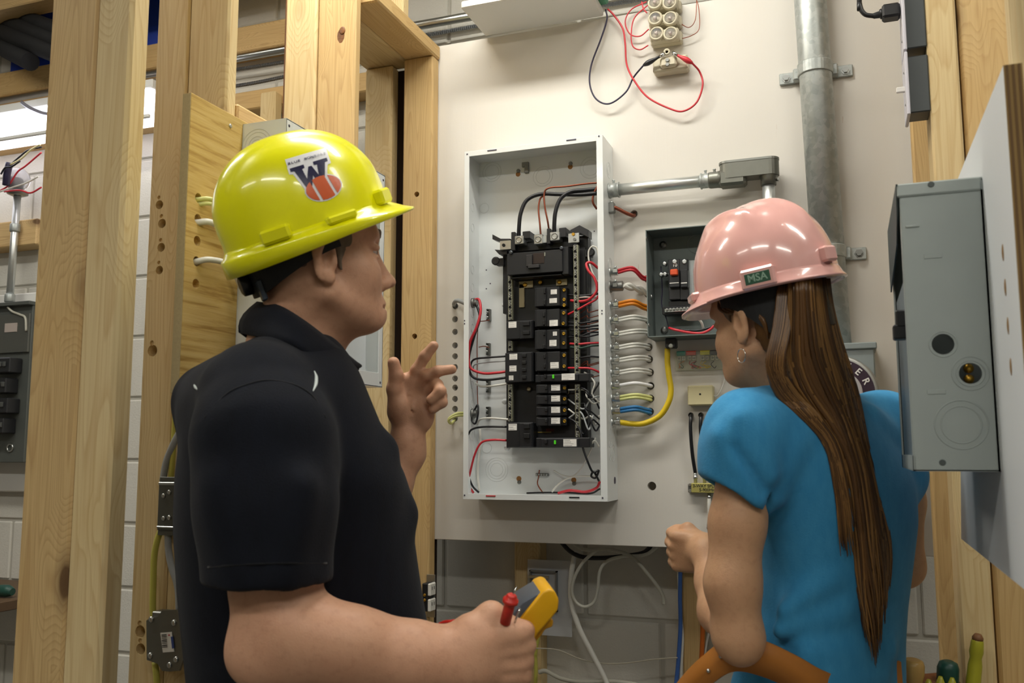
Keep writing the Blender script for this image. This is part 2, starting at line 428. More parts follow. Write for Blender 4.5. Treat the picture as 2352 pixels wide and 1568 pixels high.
kst = stud('wall_stud', (xs1+.001,DS,0),(xs2,DS+.03,RZ), W_Z2, 'orange upright stud with a big resinous knot near its top', b=.006)
obj('bark_edge', MB().box((xs0-.004,DS+.006,1.7),(xs0+.001,DS+.034,RZ),.001), flat('bark','6b4426',.9,bump=.6,nscale=90), bpy.data.objects[0] if False else [o for o in COL.objects if o.get('label','').startswith('pale upright stud with a dark bark')][0])
KNOT = flat('resin_knot', '75491f', .5, noise=.75, nscale=60, bump=1.0)
kp = PD(783,82,DS); obj('resin_knot', MB().sphere(kp+[0,.001,0], .022, 14, 10, (.7,.06,1.3)).sphere(kp+[.004,-.001,.012], .008, 10, 8, (1,.12,1.2)), KNOT, kst)
zp = PD(950,139,2.15)[2]
DE = 2.135
xe0, xe1, xe2, xe3 = sx(839,200,DE+.02), sx(901,200,DE+.02), sx(927,200,DE), sx(994,200,DE)
cst = stud('wall_stud', (xe2,DE,0),(xe3,DE+.038,zp), W_Z2, 'orange upright end stud against the left edge of the painted board')
h4 = MB()
for x, y in ((957,446),(952,772)): p = PD(x,y,DE); h4.cyl(p-[0,.02,0], p+[0,.03,0], .0075, 12)
cut(cst, h4)
stud('wall_stud', (xe0,DE+.02,0),(xe1,DE+.058,zp), W_Z, 'pale knotty upright stud across the dark gap from the end stud')
stud('gap_shade_strip', (xe0+.01,DE+.062,0),(xe3-.01,DE+.074,zp), flat('gap_shade','2a1c12',.9), 'dark strip added as shade behind the gap between the two end studs','strip')  # dark-coloured strip added so the gap between the studs reads as shade
# plates on top of the end studs
YP0 = DS+.04
stud('top_plate', (xe2,YP0,zp),(xe3+.004,DB-.002,zp+.038), W_Y2, 'orange top plate running out from the painted board over the end stud', 'plate')
stud('top_plate', (xe0-.004,YP0,zp+.002),(xe2-.003,DB+.02,zp+.04), W_Y, 'pale grey-yellow top plate over the knotty stud', 'plate')
p = PD(928,38,2.0); stud('cripple_stud', (p[0]-.035,1.985,zp+.0375),(p[0]+.004,2.02,RZ), W_Z, 'short stud end standing on the top plate')
# noggins on the block wall
DN = 2.32
def nog(px, py0, py1, x0, x1, mat, label, D=DN):
    z1 = PD(px,py0,D)[2]; z0 = PD(px,py1,D)[2]
    return stud('wall_noggin', (x0,D,z0),(x1,DW+.002,z1), mat, label, 'noggin')
nog(600,52,112,-3.7,-1.3,W_X2,'horizontal wooden rail on the block wall below the grey pipe')
nog(592,205,248,-3.7,-1.3,W_X2,'horizontal wooden rail on the block wall under the armoured cables')
nog(30,507,566,-3.7,-2.6,W_X2,'horizontal wooden rail behind the thin conduit of the far breaker panel')
z = PD(50,45,2.2); stud('ceiling_beam', (-3.9,2.12,z[2]),(-1.3,2.2,z[2]+.2), W_X2, 'thick brown beam crossing high above the far breaker panel','beam')
x0, x1 = sx(605,260,2.3), sx(640,260,2.3)
stud('wall_stud', (x0,2.28,PD(600,480,2.28)[2]-.6),(x1,2.318,PD(620,209,2.28)[2]), W_Z, 'short stud standing below the rail of armoured cables')
# slanting-looking brown board behind the plywood
q0 = PX(536,232,XR-.03); q1 = PX(612,272,XR-.03)
stud('blocking_board', (XR-.045,1.40,q0[2]-.09),(XR-.028,1.80,q0[2]), W_Y2, 'orange blocking board behind the top of the drilled plywood','board')

# ---------------------------------------------------------------- drilled plywood on the left studs
XP = XR+.013
pz1 = PX(436,210,XP)[2]; pz0 = PX(425,905,XP)[2]; yp0 = PX(436,300,XP)[1]; yp1 = PX(680,330,XP)[1]
ply = obj('drilled_plywood', MB().box((XP-.017,yp0,pz0),(XP,yp1,pz1), .001), PLY, label='bare golden plywood panel with a column of drilled holes', cat='plywood')
obj('ply_edge', MB().box((XP-.017,yp0-.0008,pz0+.001),(XP-.0005,yp0,pz1-.001)), flat('ply_edge_grey','a89a74',.8,noise=.2,nscale=200), ply)
hp = MB()
for y in (455,503,553,600,652): p = PX(456-(y-455)*.03,y,XP); hp.cyl(p-[.03,0,0], p+[.02,0,0], .0088, 14)
cut(ply, hp)
p = PX(529,289,XP); obj('screw', MB().lathe(p-[.001,0,0], (1,0,0), [(0,.004),(.002,.004),(.003,.002)], 10), STEEL, ply)
# ---------------------------------------------------------------- right partition
DR = 1.84
xr0, xr1 = sx(2125,50,DR), sx(2196,50,DR)
stud('partition_stud', (xr0,DR,0),(xr1,DR+.089,RZ), W_Z, 'pale yellow upright stud holding the switch boxes beside the painted board', b=.004)
stud('partition_stud', (xr1+.004,DR+.004,0),(xr1+.093,DR+.042,RZ), W_Z2, 'wide yellow upright stud behind the white plywood partition', b=.006)
x0, x1 = sx(2150,1290,1.75), sx(2182,1290,1.75)
stud('partition_stud', (sx(2152,1350,2.08),2.08,0),(sx(2152,1350,2.08)+.07,2.12,RZ), W_Z2, 'dark orange upright stud just past the right edge of the painted board')
# ================================================================ main breaker panel
DF = 2.076; DBK = DB-.003
def Q(px, py, dy=0.0): return PD(px, py, DF+dy)
ex0 = Q(1067,349)[0]; ex1 = ex0+.363; ez1 = Q(1067,349)[2]; ez0 = Q(1062,1146)[2]
panel = thing('breaker_panel', 'tall white breaker panel with its cover off and black breakers inside', 'electrical panel', ((ex0+ex1)/2,DB,ez0))
t_ = .002; fl = .0135
sides = MB().box((ex0,DF,ez0),(ex0+t_,DBK,ez1)).box((ex0,DF,ez0),(ex1,DBK,ez0+t_)).box((ex0,DF,ez1-t_),(ex1,DBK,ez1)).box((ex0,DBK-t_,ez0),(ex1,DB+.001,ez1))
encl = obj('enclosure', sides, WHITE_ENAMEL, panel)
rs = obj('side_plate', MB().box((ex1-t_,DF,ez0),(ex1,DBK,ez1),.0008), WHITE_ENAMEL, panel)
for nm, lo, hi in (('flange',(ex0,DF-.001,ez0),(ex0+fl,DF+.001,ez1)),('flange',(ex1-.016,DF-.001,ez0),(ex1,DF+.001,ez1)),('flange',(ex0+fl,DF-.0005,ez0),(ex1-.016,DF+.001,ez0+fl)),('flange',(ex0+fl,DF-.0005,ez1-fl),(ex1-.016,DF+.001,ez1))):
    fo = obj(nm, MB().box(lo, hi, .0006), WHITE_ENAMEL, panel)
SLOTM = flat('slot_dark', '4a4656', .6)
for x, y in ((1130,345),(1312,321),(1127,1138.5),(1319,1142)):
    p = Q(x,y,-.0012); obj('slot', MB().box(p-[.0125,.0004,.0013],p+[.0125,.0006,.0013]), SLOTM if y < 1000 else (RED if x < 1200 else BLK), panel)
for x, y in ((1073,354),(1375.5,312.5),(1067,1137),(1384,1143)):
    p = Q(x,y,-.0014); obj('rivet', MB().lathe(p,(0,-1,0),[(0,.0022),(.0008,.0018)],8), SLOTM, panel)
for x, y in ((1067,736),(1067,743),(1382.5,713),(1382.5,720)):
    p = Q(x,y,-.0014); obj('rivet', MB().lathe(p,(0,-1,0),[(0,.0018),(.0006,.0015)],8), SLOTM, panel)
# knock-outs: shallow embossed rings on the back and the sides
KO = flat('knockout_enamel', 'd3d7d6', .35)
yb = DBK-t_
def ko_back(px, py, rr):
    p = PD(px,py,yb); m = MB()
    for r in rr: m.torus(p, (0,1,0), r, .0006, 28, 5)
    obj('knockout', m, KO, panel)
ko_back(1112,478,(.013,)); ko_back(1130,395,(.026,.019)); ko_back(1247,405,(.026,.019)); ko_back(1357,385,(.028,.02))
ko_back(1141,1078,(.03,.0235,.0165)); ko_back(1118,1028,(.013,))
for y in (465,512,610,652,712,747,788,826,880,925,958,1000):
    p = PX(1090,y,ex0+t_) if False else np.array([ex0+t_, DF+.05, Q(1075,y)[2]]); m = MB().torus(p,(1,0,0),.0105,.0006,22,5); obj('knockout', m, KO, panel)
for y in (375,600,1040):
    p = np.array([ex1, DF+.055, Q(1395,y)[2]]); m = MB().torus(p,(1,0,0),.012,.0006,22,5); m.torus(p,(1,0,0),.02,.0006,22,5); obj('knockout', m, KO, panel)
for k in range(14):
    p = np.array([ex1, DF+.03, Q(1395,660+k*30)[2]]); obj('knockout', MB().torus(p,(1,0,0),.008,.0005,18,5), KO, panel)
p = PX(1412,1103,ex1); obj('knockout_hole', MB().lathe(p+[-.0005,0,0],(1,0,0),[(0,.0085),(.0012,.0085)],18), SLOTM, panel)
WOODH = flat('keyhole_wood','9a6a35',.7)
for x, y, s in ((1190,400,1),(1310,383,1),(1192,1099,-1),(1318,1102,-1)):
    p = PD(x,y,yb); obj('keyhole', MB().lathe(p,(0,-1,0),[(0,.0065),(.0006,.0065)],16), WOODH, panel)
    q = p+[.001,0,.0085*s]; obj('mounting_screw', MB().lathe(q,(0,-1,0),[(0,.0052),(.002,.0052),(.0042,.003)],12), DKSTEEL, panel)
for x, y in ((1117,620),(1126,651),(1117,663),(1365,531)): p = PD(x,y,yb); obj('pilot_hole', MB().lathe(p,(0,-1,0),[(0,.0018),(.0005,.0018)],8), SLOTM, panel)
p = PD(1210,391,yb-.004); obj('bracket', MB().box(p-[.0055,.004,.0075],p+[.0055,.004,.014],.001).box(p+[-.013,-.003,.009],p+[.0055,.004,.022],.001), DKSTEEL, panel)
# small grounding strips on the back
for i, (x, y) in enumerate(((1125,724),(1124,802),(1124,888),(1124,948))):
    gb = obj('ground_bar', MB().box(PD(x,y,yb)-[.005,.01,.0155],PD(x,y,yb)+[.005,0,.0155],.001), DKSTEEL, panel)
    for k in range(5):
        q = PD(x,y,yb)+[-.001,-.0105,(k-2)*.0064]; obj('screw', MB().lathe(q,(-.25,-1,0),[(0,.0026),(.004,.0026),(.0045,.001)],8), STEEL if k % 2 else flat('dark_steel','50524f',.4,.9), gb)
gb = obj('ground_bar', MB().box(PD(1247,1090,yb)-[.0165,.01,.003],PD(1247,1090,yb)+[.0165,0,.004],.001), DKSTEEL, panel)
for k in range(5): q = PD(1247,1090,yb)+[(k-2)*.0066,-.0105,.0005]; obj('screw', MB().lathe(q,(0,-1,0),[(0,.0024),(.003,.0024),(.0035,.001)],8), STEEL, gb)
# black interior tray
tb = .058   # tray face offset
tray = MB()
def qb(m, x0, y0, x1, y1, d0, d1, b=.001):
    a = Q(x0,y1,d0); c = Q(x1,y0,d0); return m.box((a[0],DF+d0,a[2]),(c[0],DF+d1,c[2]),b)
qb(tray,1163,565,1345,1028,tb,.09); qb(tray,1155,560,1180,720,tb+.004,.09); qb(tray,1318,540,1350,700,tb+.004,.09); qb(tray,1160,545,1325,580,tb-.008,.09)
trayo = obj('base_tray', tray, BLACKP, panel)
for x0, x1, y0, y1 in ((1174,1183,532,575),(1200,1217,530,548),(1256,1264,524,560),(1284,1300,522,545)): obj('tray_fin', qb(MB(),x0,y0,x1,y1,tb-.03,tb+.01,.001), BLACKS, panel)
obj('tray_wing', MB().prism([Q(1131,538,tb-.02),Q(1131,549,tb-.02),Q(1160,560,tb-.02),Q(1172,548,tb-.02),Q(1150,548,tb-.02)],(0,.03,0)), BLACKS, panel)
obj('tray_wing', MB().prism([Q(1136,573,tb-.02),Q(1146,584,tb-.02),Q(1164,584,tb-.02),Q(1164,575,tb-.02)],(0,.03,0)), BLACKS, panel)
obj('tray_wing', MB().prism([Q(1331,517,tb-.02),Q(1352,528,tb-.02),Q(1352,545,tb-.02),Q(1334,535,tb-.02),Q(1308,533,tb-.02),Q(1310,528,tb-.02)],(0,.03,0)), BLACKS, panel)
for x, y, s in ((1140,600,1),(1357,580,-1)): obj('tray_ear', qb(MB().lathe(Q(x,y,tb),(0,-1,0),[(0,.011),(.006,.011),(.007,.008)],16),x if s > 0 else x-14,y-8,x+17 if s > 0 else x+2,y+10,tb-.006,tb+.01), BLACKS, panel)
for x, y in ((1160,700),(1160,922),(1338,735),(1336,842),(1165,1028)): obj('standoff', MB().sphere(Q(x,y,.07),.009,10,6,(1,.8,.8)), WHITE_ENAMEL, panel)
# main breaker block, lugs and bus plates
mainb = obj('main_breaker', qb(qb(qb(MB(),1165,572,1291,632,.008,tb),1291,566,1305,630,.016,tb),1172,628,1290,640,.02,tb), BLACKS, panel)
obj('toggle', qb(qb(MB(),1208,584,1222,612,.002,.01,.001),1212,606,1238,616,.0,.01,.001), flat('dark_toggle','2c2b2c',.5), mainb)
obj('window', qb(MB(),1224,580,1250,606,.0072,.009,.0004), flat('brown_plate','2a1d18',.4), mainb)
obj('marker', qb(MB(),1250,579,1252.5,588,.0065,.008,.0002), flat('grey_mark','8a8d80',.5), mainb)
for x, y in ((1174,580),(1290,570)): obj('screw', MB().lathe(Q(x,y,.008),(0,-1,0),[(0,.0055),(.003,.005),(.004,.003)],12), flat('dark_screw','5b6066',.3,.9), mainb)
for x0, y0, x1, y1 in ((1182,540,1202,561),(1226,537,1246,561),(1263,531,1285,553)):
    lug = obj('lug', qb(MB(),x0,y0,x1,y1,.02,.05,.0015), STEEL, panel)
    c = Q((x0+x1)/2,(y0+y1)/2,.02); obj('lug_screw', MB().lathe(c,(0,-1,0),[(-.002,.0085),(.0012,.0085),(.0012,.006),(-.0002,.0055)],16), DKSTEEL, lug)
for x0, y0, x1, y1 in ((1148,551,1174,574),(1305,534,1330,558),(1246,540,1256,558)): obj('bus_plate', qb(MB(),x0,y0,x1,y1,.03,.034,.0008), STEEL, panel)
for x, y, m_ in ((1317,538,BRASS),(1320,550,DKSTEEL),(1157,563,DARKGAP)): obj('screw', MB().lathe(Q(x,y,.03),(0,-1,0),[(0,.0042),(.0025,.004)],10), m_, panel)
TAN = flat('tinned_bus', 'a79c7e', .45, .5)
obj('bus_bar', qb(qb(MB(),1192,652,1204,706,tb-.006,tb,.0006),1192,644,1224,662,tb-.006,tb,.0006), TAN, panel)
obj('bus_bar', qb(MB(),1277,640,1302,656,tb-.006,tb,.0006), TAN, panel)
for x, y in ((1206,654),(1241,648),(1285,648),(1303,900),(1215,893)): obj('bus_screw', MB().lathe(Q(x,y,tb-.006),(0,-1,0),[(0,.006),(.0025,.005),(.003,.003)],12), BRASS if y < 700 else TAN, panel)
# neutral bars with screws
def nbar(px0, py0, px1, py1, dy, n):
    a = Q(px0,py0,dy); b = Q(px1,py1,dy); m = MB().box((min(a[0],b[0])-.0052,DF+dy,b[2]),(max(a[0],b[0])+.0052,DF+dy+.012,a[2]),.0008)
    o = obj('neutral_bar', m, flat('neutral_metal','a3a48f',.38,.7), panel)
    s0 = None
    for k in range(n):
        q = a+(b-a)*((k+.5)/n)+[0,-.0002,0]
        if s0 is None: s0 = obj('screw', MB().lathe(q,(0,-1,0),[(-.001,.0036),(.0022,.0036),(.0022,.0022),(.0012,.002)],8), DKSTEEL, o); q0 = q
        else:
            c = copy_at(s0,'screw',q-q0,o)
            if k % 3 == 2: c.data = c.data.copy(); c.data.materials[0] = DARKGAP
nbar(1171,632,1172,735,.03,16); nbar(1172,783,1171.5,806,.03,4); nbar(1172,882,1171,968,.03,13)
nbar(1321,562,1326,860,.028,46); nbar(1326,882,1326,1004,.028,17)
# breakers
BRK = flat('breaker_black', '202124', .4); BRK2 = flat('breaker_dark', '141517', .5); GRN = flat('green_button', '58e02c', .4); TERMYEL = flat('terminal_yellow','b08a2a',.4,.6)  # last one: plain yellow metal for the terminal screws
def breaker(x0, y0, x1, y1, labels, toggles, screws, front=.022, term=None, green=None, left=False):
    lf = front-(.0045 if green else 0)
    m = qb(MB(),x0,y0+.6,x1,y1-.6,front,tb+.002,.0016)
    m = qb(m,*((x0+3,y0+2,(x0*.55+x1*.45),y1-2) if not left else ((x0*.5+x1*.5),y0+2,x1-3,y1-2)),front-.006,front+.01,.0012) if not green else qb(m,x0+12,y0+3,x1-26,y1-3,front-.004,front+.01,.001)
    o = obj('breaker', m, BRK, panel)
    if term: obj('terminal_block', qb(MB(),term[0],y0+2,term[1],y1-2,front+.012,tb,.0012), BRK2, o)
    for (a, b, c, d) in toggles: obj('toggle', qb(MB(),a,b,c,d,front-.011,front,.0009), BRK2, o)
    for (a, b, c, d) in labels:
        lb = obj('label', qb(MB(),a,b,c,d,lf-.0009,lf+.0002,0), LABELW, o)
        n = max(3, int((d-b)/4)); tx = MB()
        for k in range(n): 
            yy = b+(d-b)*(k+.5)/n; w_ = random.uniform(.45,.85)*(c-a); qb(tx,a+1.5,yy-.5,a+1.5+w_,yy+.4,lf-.0012,lf-.0008,0)
        obj('print', tx, flat('grey_print','8f8f90',.7), lb)
    for (x, y) in screws: obj('screw', MB().lathe(Q(x,y,front+.011),(0,-1,0),[(0,.0042),(.002,.0042),(.002,.0026),(.0008,.0022)],12), TERMYEL, o)
    if green: obj('test_button', qb(MB(),*green,front-.007,front,.0006), GRN, o)
    return o
T = (1285,1301)
breaker(1228,657,1285,706,[(1265,664,1279,676),(1262,684,1279,696)],[(1248,662,1252,674),(1248,688,1252,700)],[(1296,666),(1296,688),(1296,701)],term=T)
breaker(1228,708,1285,752,[(1262,734,1281,749)],[(1246,716,1251,727),(1246,735,1251,746)],[(1295,719),(1294,743)],term=T)
breaker(1228,755,1285,804,[(1270,761,1279,771),(1262,780,1278,795)],[(1247,761,1251,770),(1247,791,1251,800)],[(1295,766),(1295,788)],term=T)
breaker(1229,806,1286,854,[(1264,831,1283,846)],[(1248,813,1252,823),(1248,835,1252,845)],[(1296,816),(1296,841)],term=T)
breaker(1229,856,1354,879,[(1290,857,1320,873)],[(1249,860,1254,868)],[(1335,866)],green=(1268,860,1272.5,869),front=.02)
for y0, y1 in ((881,905),(906,930),(932,956),(957,979)):
    breaker(1231,y0,1288,y1,[(1266,y0+2,1286,y0+16)],[(1251,y0+5,1256,y0+13)],[(1297,y0+10)],term=(1288,1301))
breaker(1231,1004,1355,1028,[(1294,1008,1324,1025)],[(1250,1009,1256,1018)],[(1338,1016)],green=(1272,1011,1276.5,1020),front=.02)
breaker(1163,734,1224,780,[(1168,738,1186,753)],[(1200,738,1216,748),(1200,759,1216,768)],[(1192,744)],left=True)
breaker(1160,807,1224,879,[(1170,812,1188,826),(1170,839,1186,853),(1169,862,1179,873)],[(1198,812,1208,820),(1198,828,1208,836),(1198,845,1208,853),(1198,862,1208,870)],[(1192,816),(1192,867)],left=True)
breaker(1163,969,1224,1028,[(1168,973,1187,988)],[(1202,973,1216,984),(1202,995,1216,1006)],[(1193,980),(1193,1004)],left=True)
lblt = flat('red_print','5a2418',.6); obj('nameplate', qb(MB(),1254,984,1272,991,tb-.001,tb,0), lblt, panel)
obj('serial_print', qb(MB(),1235,991,1266,993.5,tb-.001,tb,0), flat('gold_print','a8944a',.5), panel)
obj('rating_label', MB().box(PD(1334,600,yb-.001)-[0,.0006,.019],PD(1352,600,yb-.001)+[0,0,.019]), LABELW, panel)
for k in range(5): q = PD(1336,588+k*6,yb-.002); obj('print', MB().box(q-[0,.0003,.0006],q+[.012,.0002,.0006]), flat('grey_print','8f8f90'), panel)
# cable connectors on both sides of the enclosure
CONN_Y = [(627,0),(660,1),(702,0),(736,0),(768,0),(799,0),(828,0),(856,0),(885,0),(914,0),(942,0),(970,0)]
YC = DF+.056
conn = {}
def connector(py, big):
    z = PX(1405,py,ex1)[2]; c = np.array([ex1,YC,z]); r = .0125 if big else .0095
    m = MB().lathe(c-[.004,0,0],(1,0,0),[(0,r*1.2),(.004,r*1.2),(.0065,r*1.2),(.0065,r),(.022 if not big else .034,r),(.024 if not big else .036,r*.8)],14)
    m.box(c+[.009,-r*1.35,-.0045],c+[.021,-r*.8,.0045],.001)
    o = obj('cable_connector', m, DKSTEEL if big else STEEL, panel)
    for s in (-1,1): obj('clamp_screw', MB().lathe(c+[.014,s*.0055-.001,r*.8],(0,0,1),[(0,.003),(.004,.003),(.005,.0015)],8), STEEL, o)
    return c+[.02 if not big else .034,0,0]
for py, big in CONN_Y: conn[py] = connector(py, big)
z = PX(1405,484,ex1)[2]; c = np.array([ex1,YC,z]); conn[484] = c+[.016,0,0]
o = obj('cable_connector', MB().box(c+[-.002,-.009,-.013],c+[.014,.009,.013],.002), DKSTEEL, panel); obj('clamp_screw', MB().lathe(c+[.006,0,.013],(0,0,1),[(0,.006),(.002,.006),(.004,.004)],10), STEEL, o)
# left-hand connectors
for x, y in ((1085,688),(1090,948)):
    c = np.array([ex0+t_,DF+.05,Q(1078,y)[2]]); obj('cable_connector', MB().lathe(c,(1,0,0),[(0,.013),(.006,.013),(.006,.010),(.014,.010)],12), DKSTEEL, panel)
c = np.array([ex0,DF+.05,Q(1062,694)[2]]); obj('cable_connector', MB().lathe(c,(-1,0,0),[(0,.011),(.006,.011),(.006,.008),(.012,.008)],12), STEEL, panel)

# ---------------------------------------------------------------- wires (each one a thing)
def wire(name, pts, r, mat, label, cat='wire', group=None, seg=8, n=7, parts=None, **kw):
    return obj(name, MB().tube(pts, r, seg, n, **kw), mat, label=label, cat=cat, group=group)
def Wp(*pts): return [Q(x,y,d) for x, y, d in pts]
wire('feeder_wire', Wp((1372,444,.05),(1330,447,.045),(1280,446,.04),(1240,446,.04),(1210,460,.036),(1196,490,.032),(1192,525,.034),(1192,545,.04)), .0052, BLK, 'thick black feeder wire bending down into the left lug of the breaker panel')
wire('feeder_wire', Wp((1373,434,.055),(1340,437,.045),(1312,440,.04),(1288,456,.036),(1276,486,.032),(1273,520,.034),(1274,540,.04)), .0052, BLK, 'thick black feeder wire bending down into the right lug of the breaker panel')
wire('ground_wire', Wp((1372,420,.05),(1345,422,.045),(1300,428,.04),(1260,432,.035),(1250,446,.035),(1252,478,.033),(1258,508,.034),(1261,530,.045)), .0023, COPPER, 'bare copper wire running from the upper conduit down beside the right lug')
wire('ground_wire', Wp((1252,448,.045),(1241,456,.044),(1237,480,.04),(1240,515,.036),(1242,540,.04)), .0023, COPPER, 'short bare copper wire rising from the middle lug')
wire('ground_wire', Wp((1372,428,.05),(1363,448,.05),(1362,465,.05),(1371,480,.06)), .0028, COPPER, 'bare copper bundle looping inside the top right of the breaker panel')
wire('circuit_wire', Wp((1087,690,.05),(1100,688,.045),(1104,715,.035),(1095,750,.03),(1080,785,.03),(1076,820,.03),(1082,846,.03),(1110,857,.03),(1140,856,.03),(1163,853,.035)), .0035, RED, 'thick red wire from the left connector curving into the four-pole breaker')
wire('circuit_wire', Wp((1092,692,.055),(1102,730,.04),(1090,770,.035),(1078,815,.035),(1078,850,.035),(1090,868,.033),(1120,872,.03),(1163,867,.035)), .0033, BLK, 'thick black wire hugging the red wire down to the four-pole breaker')
wire('circuit_wire', Wp((1088,945,.05),(1097,930,.045),(1098,950,.04),(1092,972,.04),(1084,965,.045),(1080,930,.05),(1079,880,.05),(1081,840,.045),(1090,825,.035),(1120,821,.03),(1161,818,.035)), .0025, BLK, 'black wire looping up the left side to the top pole of the four-pole breaker')
wire('circuit_wire', Wp((1087,850,.06),(1090,838,.05),(1110,833,.04),(1160,829,.035)), .0016, GRYC, 'thin grey wire to the second pole of the four-pole breaker')
wire('circuit_wire', Wp((1100,722,.06),(1096,780,.07),(1096,830,.07),(1096,885,.07),(1098,935,.07)), .0012, COPPER, 'thin bare copper wire hanging along the left side of the breaker panel')
wire('circuit_wire', Wp((1098,738,.07),(1112,737,.065),(1124,735,.06)), .0012, COPPER, 'short bare copper wire to the first ground strip')
wire('circuit_wire', Wp((1100,797,.07),(1112,795,.065),(1124,798,.06)), .0012, COPPER, 'short bare copper wire to the second ground strip')
wire('circuit_wire', Wp((1093,880,.05),(1104,887,.04),(1130,886,.035),(1165,881,.032)), .0026, WHT, 'white wire from the left side to the neutral bar under the four-pole breaker')
wire('circuit_wire', Wp((1096,975,.06),(1103,963,.05),(1125,960,.04),(1168,963,.032)), .0026, WHT, 'white wire to the bottom of the left neutral bar')
wire('circuit_wire', Wp((1074,1000,.03),(1084,986,.03),(1110,980,.03),(1163,980,.032)), .0026, BLK, 'black wire into the top pole of the lowest left breaker')
wire('circuit_wire', Wp((1074,1000,.03),(1074,1040,.035),(1077,1090,.04),(1085,1115,.045),(1100,1131,.05)), .0026, BLK, 'black wire running down the left side to the bottom of the breaker panel')
wire('circuit_wire', Wp((1163,1011,.035),(1130,1010,.03),(1105,1017,.03),(1090,1045,.03),(1080,1085,.035),(1075,1110,.045),(1088,1132,.05)), .0028, RED, 'red wire sweeping from the lowest left breaker to the bottom left corner')
wire('circuit_wire', Wp((1102,985,.075),(1103,1020,.075),(1097,1080,.075),(1101,1128,.07)), .0034, WHT, 'thick white wire standing along the lower left side of the breaker panel')
wire('circuit_wire', Wp((1282,1132,.06),(1310,1126,.055),(1345,1129,.055),(1370,1120,.05),(1378,1105,.05)), .0033, RED, 'red wire lying along the bottom right of the breaker panel')
wire('circuit_wire', Wp((1210,1132,.075),(1245,1131,.07),(1300,1131,.07),(1355,1133,.065),(1378,1122,.06)), .0022, BLK, 'black wire lying along the bottom of the breaker panel')
wire('circuit_wire', Wp((1239,1079,.085),(1237,1095,.08),(1235,1112,.075),(1248,1133,.07)), .0015, COPPER, 'thin copper wire hanging from the bottom ground strip')
wire('circuit_wire', Wp((1272,1080,.085),(1290,1090,.08),(1315,1093,.075),(1335,1075,.07),(1352,1045,.06),(1368,1005,.05)), .0014, WHT, 'thin grey-white wire with a bare tip crossing the bottom of the breaker panel')
wire('circuit_wire', Wp((1268,1129,.06),(1277,1118,.055),(1290,1106,.055),(1310,1096,.06),(1340,1093,.065),(1370,1094,.065)), .0022, WHT, 'white wire with a stripped tip at the bottom of the breaker panel')
wire('circuit_wire', Wp((1311,690,.04),(1335,692,.03),(1355,686,.022),(1371,666,.02),(1366,640,.02),(1352,622,.02),(1347,606,.025),(1358,603,.03),(1374,616,.04)), .0034, RED, 'thick red wire making a tall loop beside the first right breaker')
wire('circuit_wire', Wp((1305,722,.04),(1325,712,.03),(1350,698,.025),(1368,688,.025),(1374,680,.04)), .0028, RED, 'red wire slanting up from the second right breaker')
wire('circuit_wire', Wp((1305,677,.04),(1340,679,.03),(1375,674,.04)), .0028, BLK, 'black wire from the first right breaker to the panel side')
wire('circuit_wire', Wp((1322,684,.035),(1345,682,.03),(1375,684,.045)), .002, WHT, 'white wire from the right neutral bar beside the red loop')
wire('circuit_wire', Wp((1376,650,.05),(1362,628,.05),(1353,600,.05),(1352,578,.05),(1360,566,.05),(1371,570,.05),(1375,590,.05)), .0022, WHT, 'white wire looping high at the right of the breaker panel')
wire('circuit_wire', Wp((1309,789,.04),(1330,790,.03),(1352,788,.03),(1377,787,.04)), .0026, RED, 'red wire running straight right from the third right breaker')
wire('circuit_wire', Wp((1305,845,.04),(1325,845,.03),(1355,846,.03),(1378,855,.04)), .0026, RED, 'red wire running right from the fourth right breaker')
mid = [(748,750),(758,757),(769,766),(774,770),(797,796),(822,823),(740,738)]
for k, (ya, yb_) in enumerate(mid):
    wire('circuit_wire', Wp((1306+k % 3*4,ya,.04),(1335,ya+2-(k % 2)*3,.028),(1355,(ya+yb_)/2-(k % 3)*2,.026),(1378,yb_-3,.045)), .0021 if k % 2 else .0024, BLK if k != 4 else flat('green_wire','2f4a40',.5), 'black wire running right from the middle breakers to the panel side', group='black wires of the middle breakers')
for k, ya in enumerate((715,728,742,835,838,866,760)):
    wire('circuit_wire', Wp((1330,ya+6,.05),(1348,ya-6+(k % 3)*3,.045),(1352,ya+2,.042),(1377,ya-4,.06)), .0012, COPPER, 'thin copper ground wire behind the right breaker wires', group='copper ground wires at the right neutral bar')
rnd = random.Random(3)
for k in range(9):
    y0 = 884+k*11; pts = [(1305 if k % 2 else 1328,y0,.04)]
    for j in range(3): pts.append((1335+j*13+rnd.uniform(-8,8),y0+rnd.uniform(-22,26)+j*6,.028+rnd.uniform(-.006,.02)))
    pts.append((1377,y0+rnd.uniform(-20,40),.05))
    wire('circuit_wire', Wp(*pts), .0021, (BLK, WHT, BLK, GRYC)[k % 4], ('black wire in the tangle below the long breaker','white wire in the tangle below the long breaker','black wire in the tangle below the long breaker','grey wire in the tangle below the long breaker')[k % 4], group='tangled wires at the right neutral bar')
wire('circuit_wire', Wp((1305,960,.04),(1322,970,.03),(1334,995,.026),(1338,1025,.025),(1350,1060,.025),(1362,1084,.03),(1375,1080,.035),(1368,1097,.035),(1358,1093,.035),(1364,1083,.036),(1376,1105,.04)), .0026, BLK, 'black wire dropping past the lowest long breaker into a small knot')
wire('circuit_wire', Wp((1342,855,.045),(1352,862,.04),(1366,880,.035),(1360,905,.035),(1378,925,.04)), .0022, WHT, 'white wire curling below the tail of the upper long breaker')
wire('circuit_wire', Wp((1356,1022,.04),(1366,1012,.04),(1376,1026,.045)), .0024, WHT, 'white wire curling at the tail of the lower long breaker')
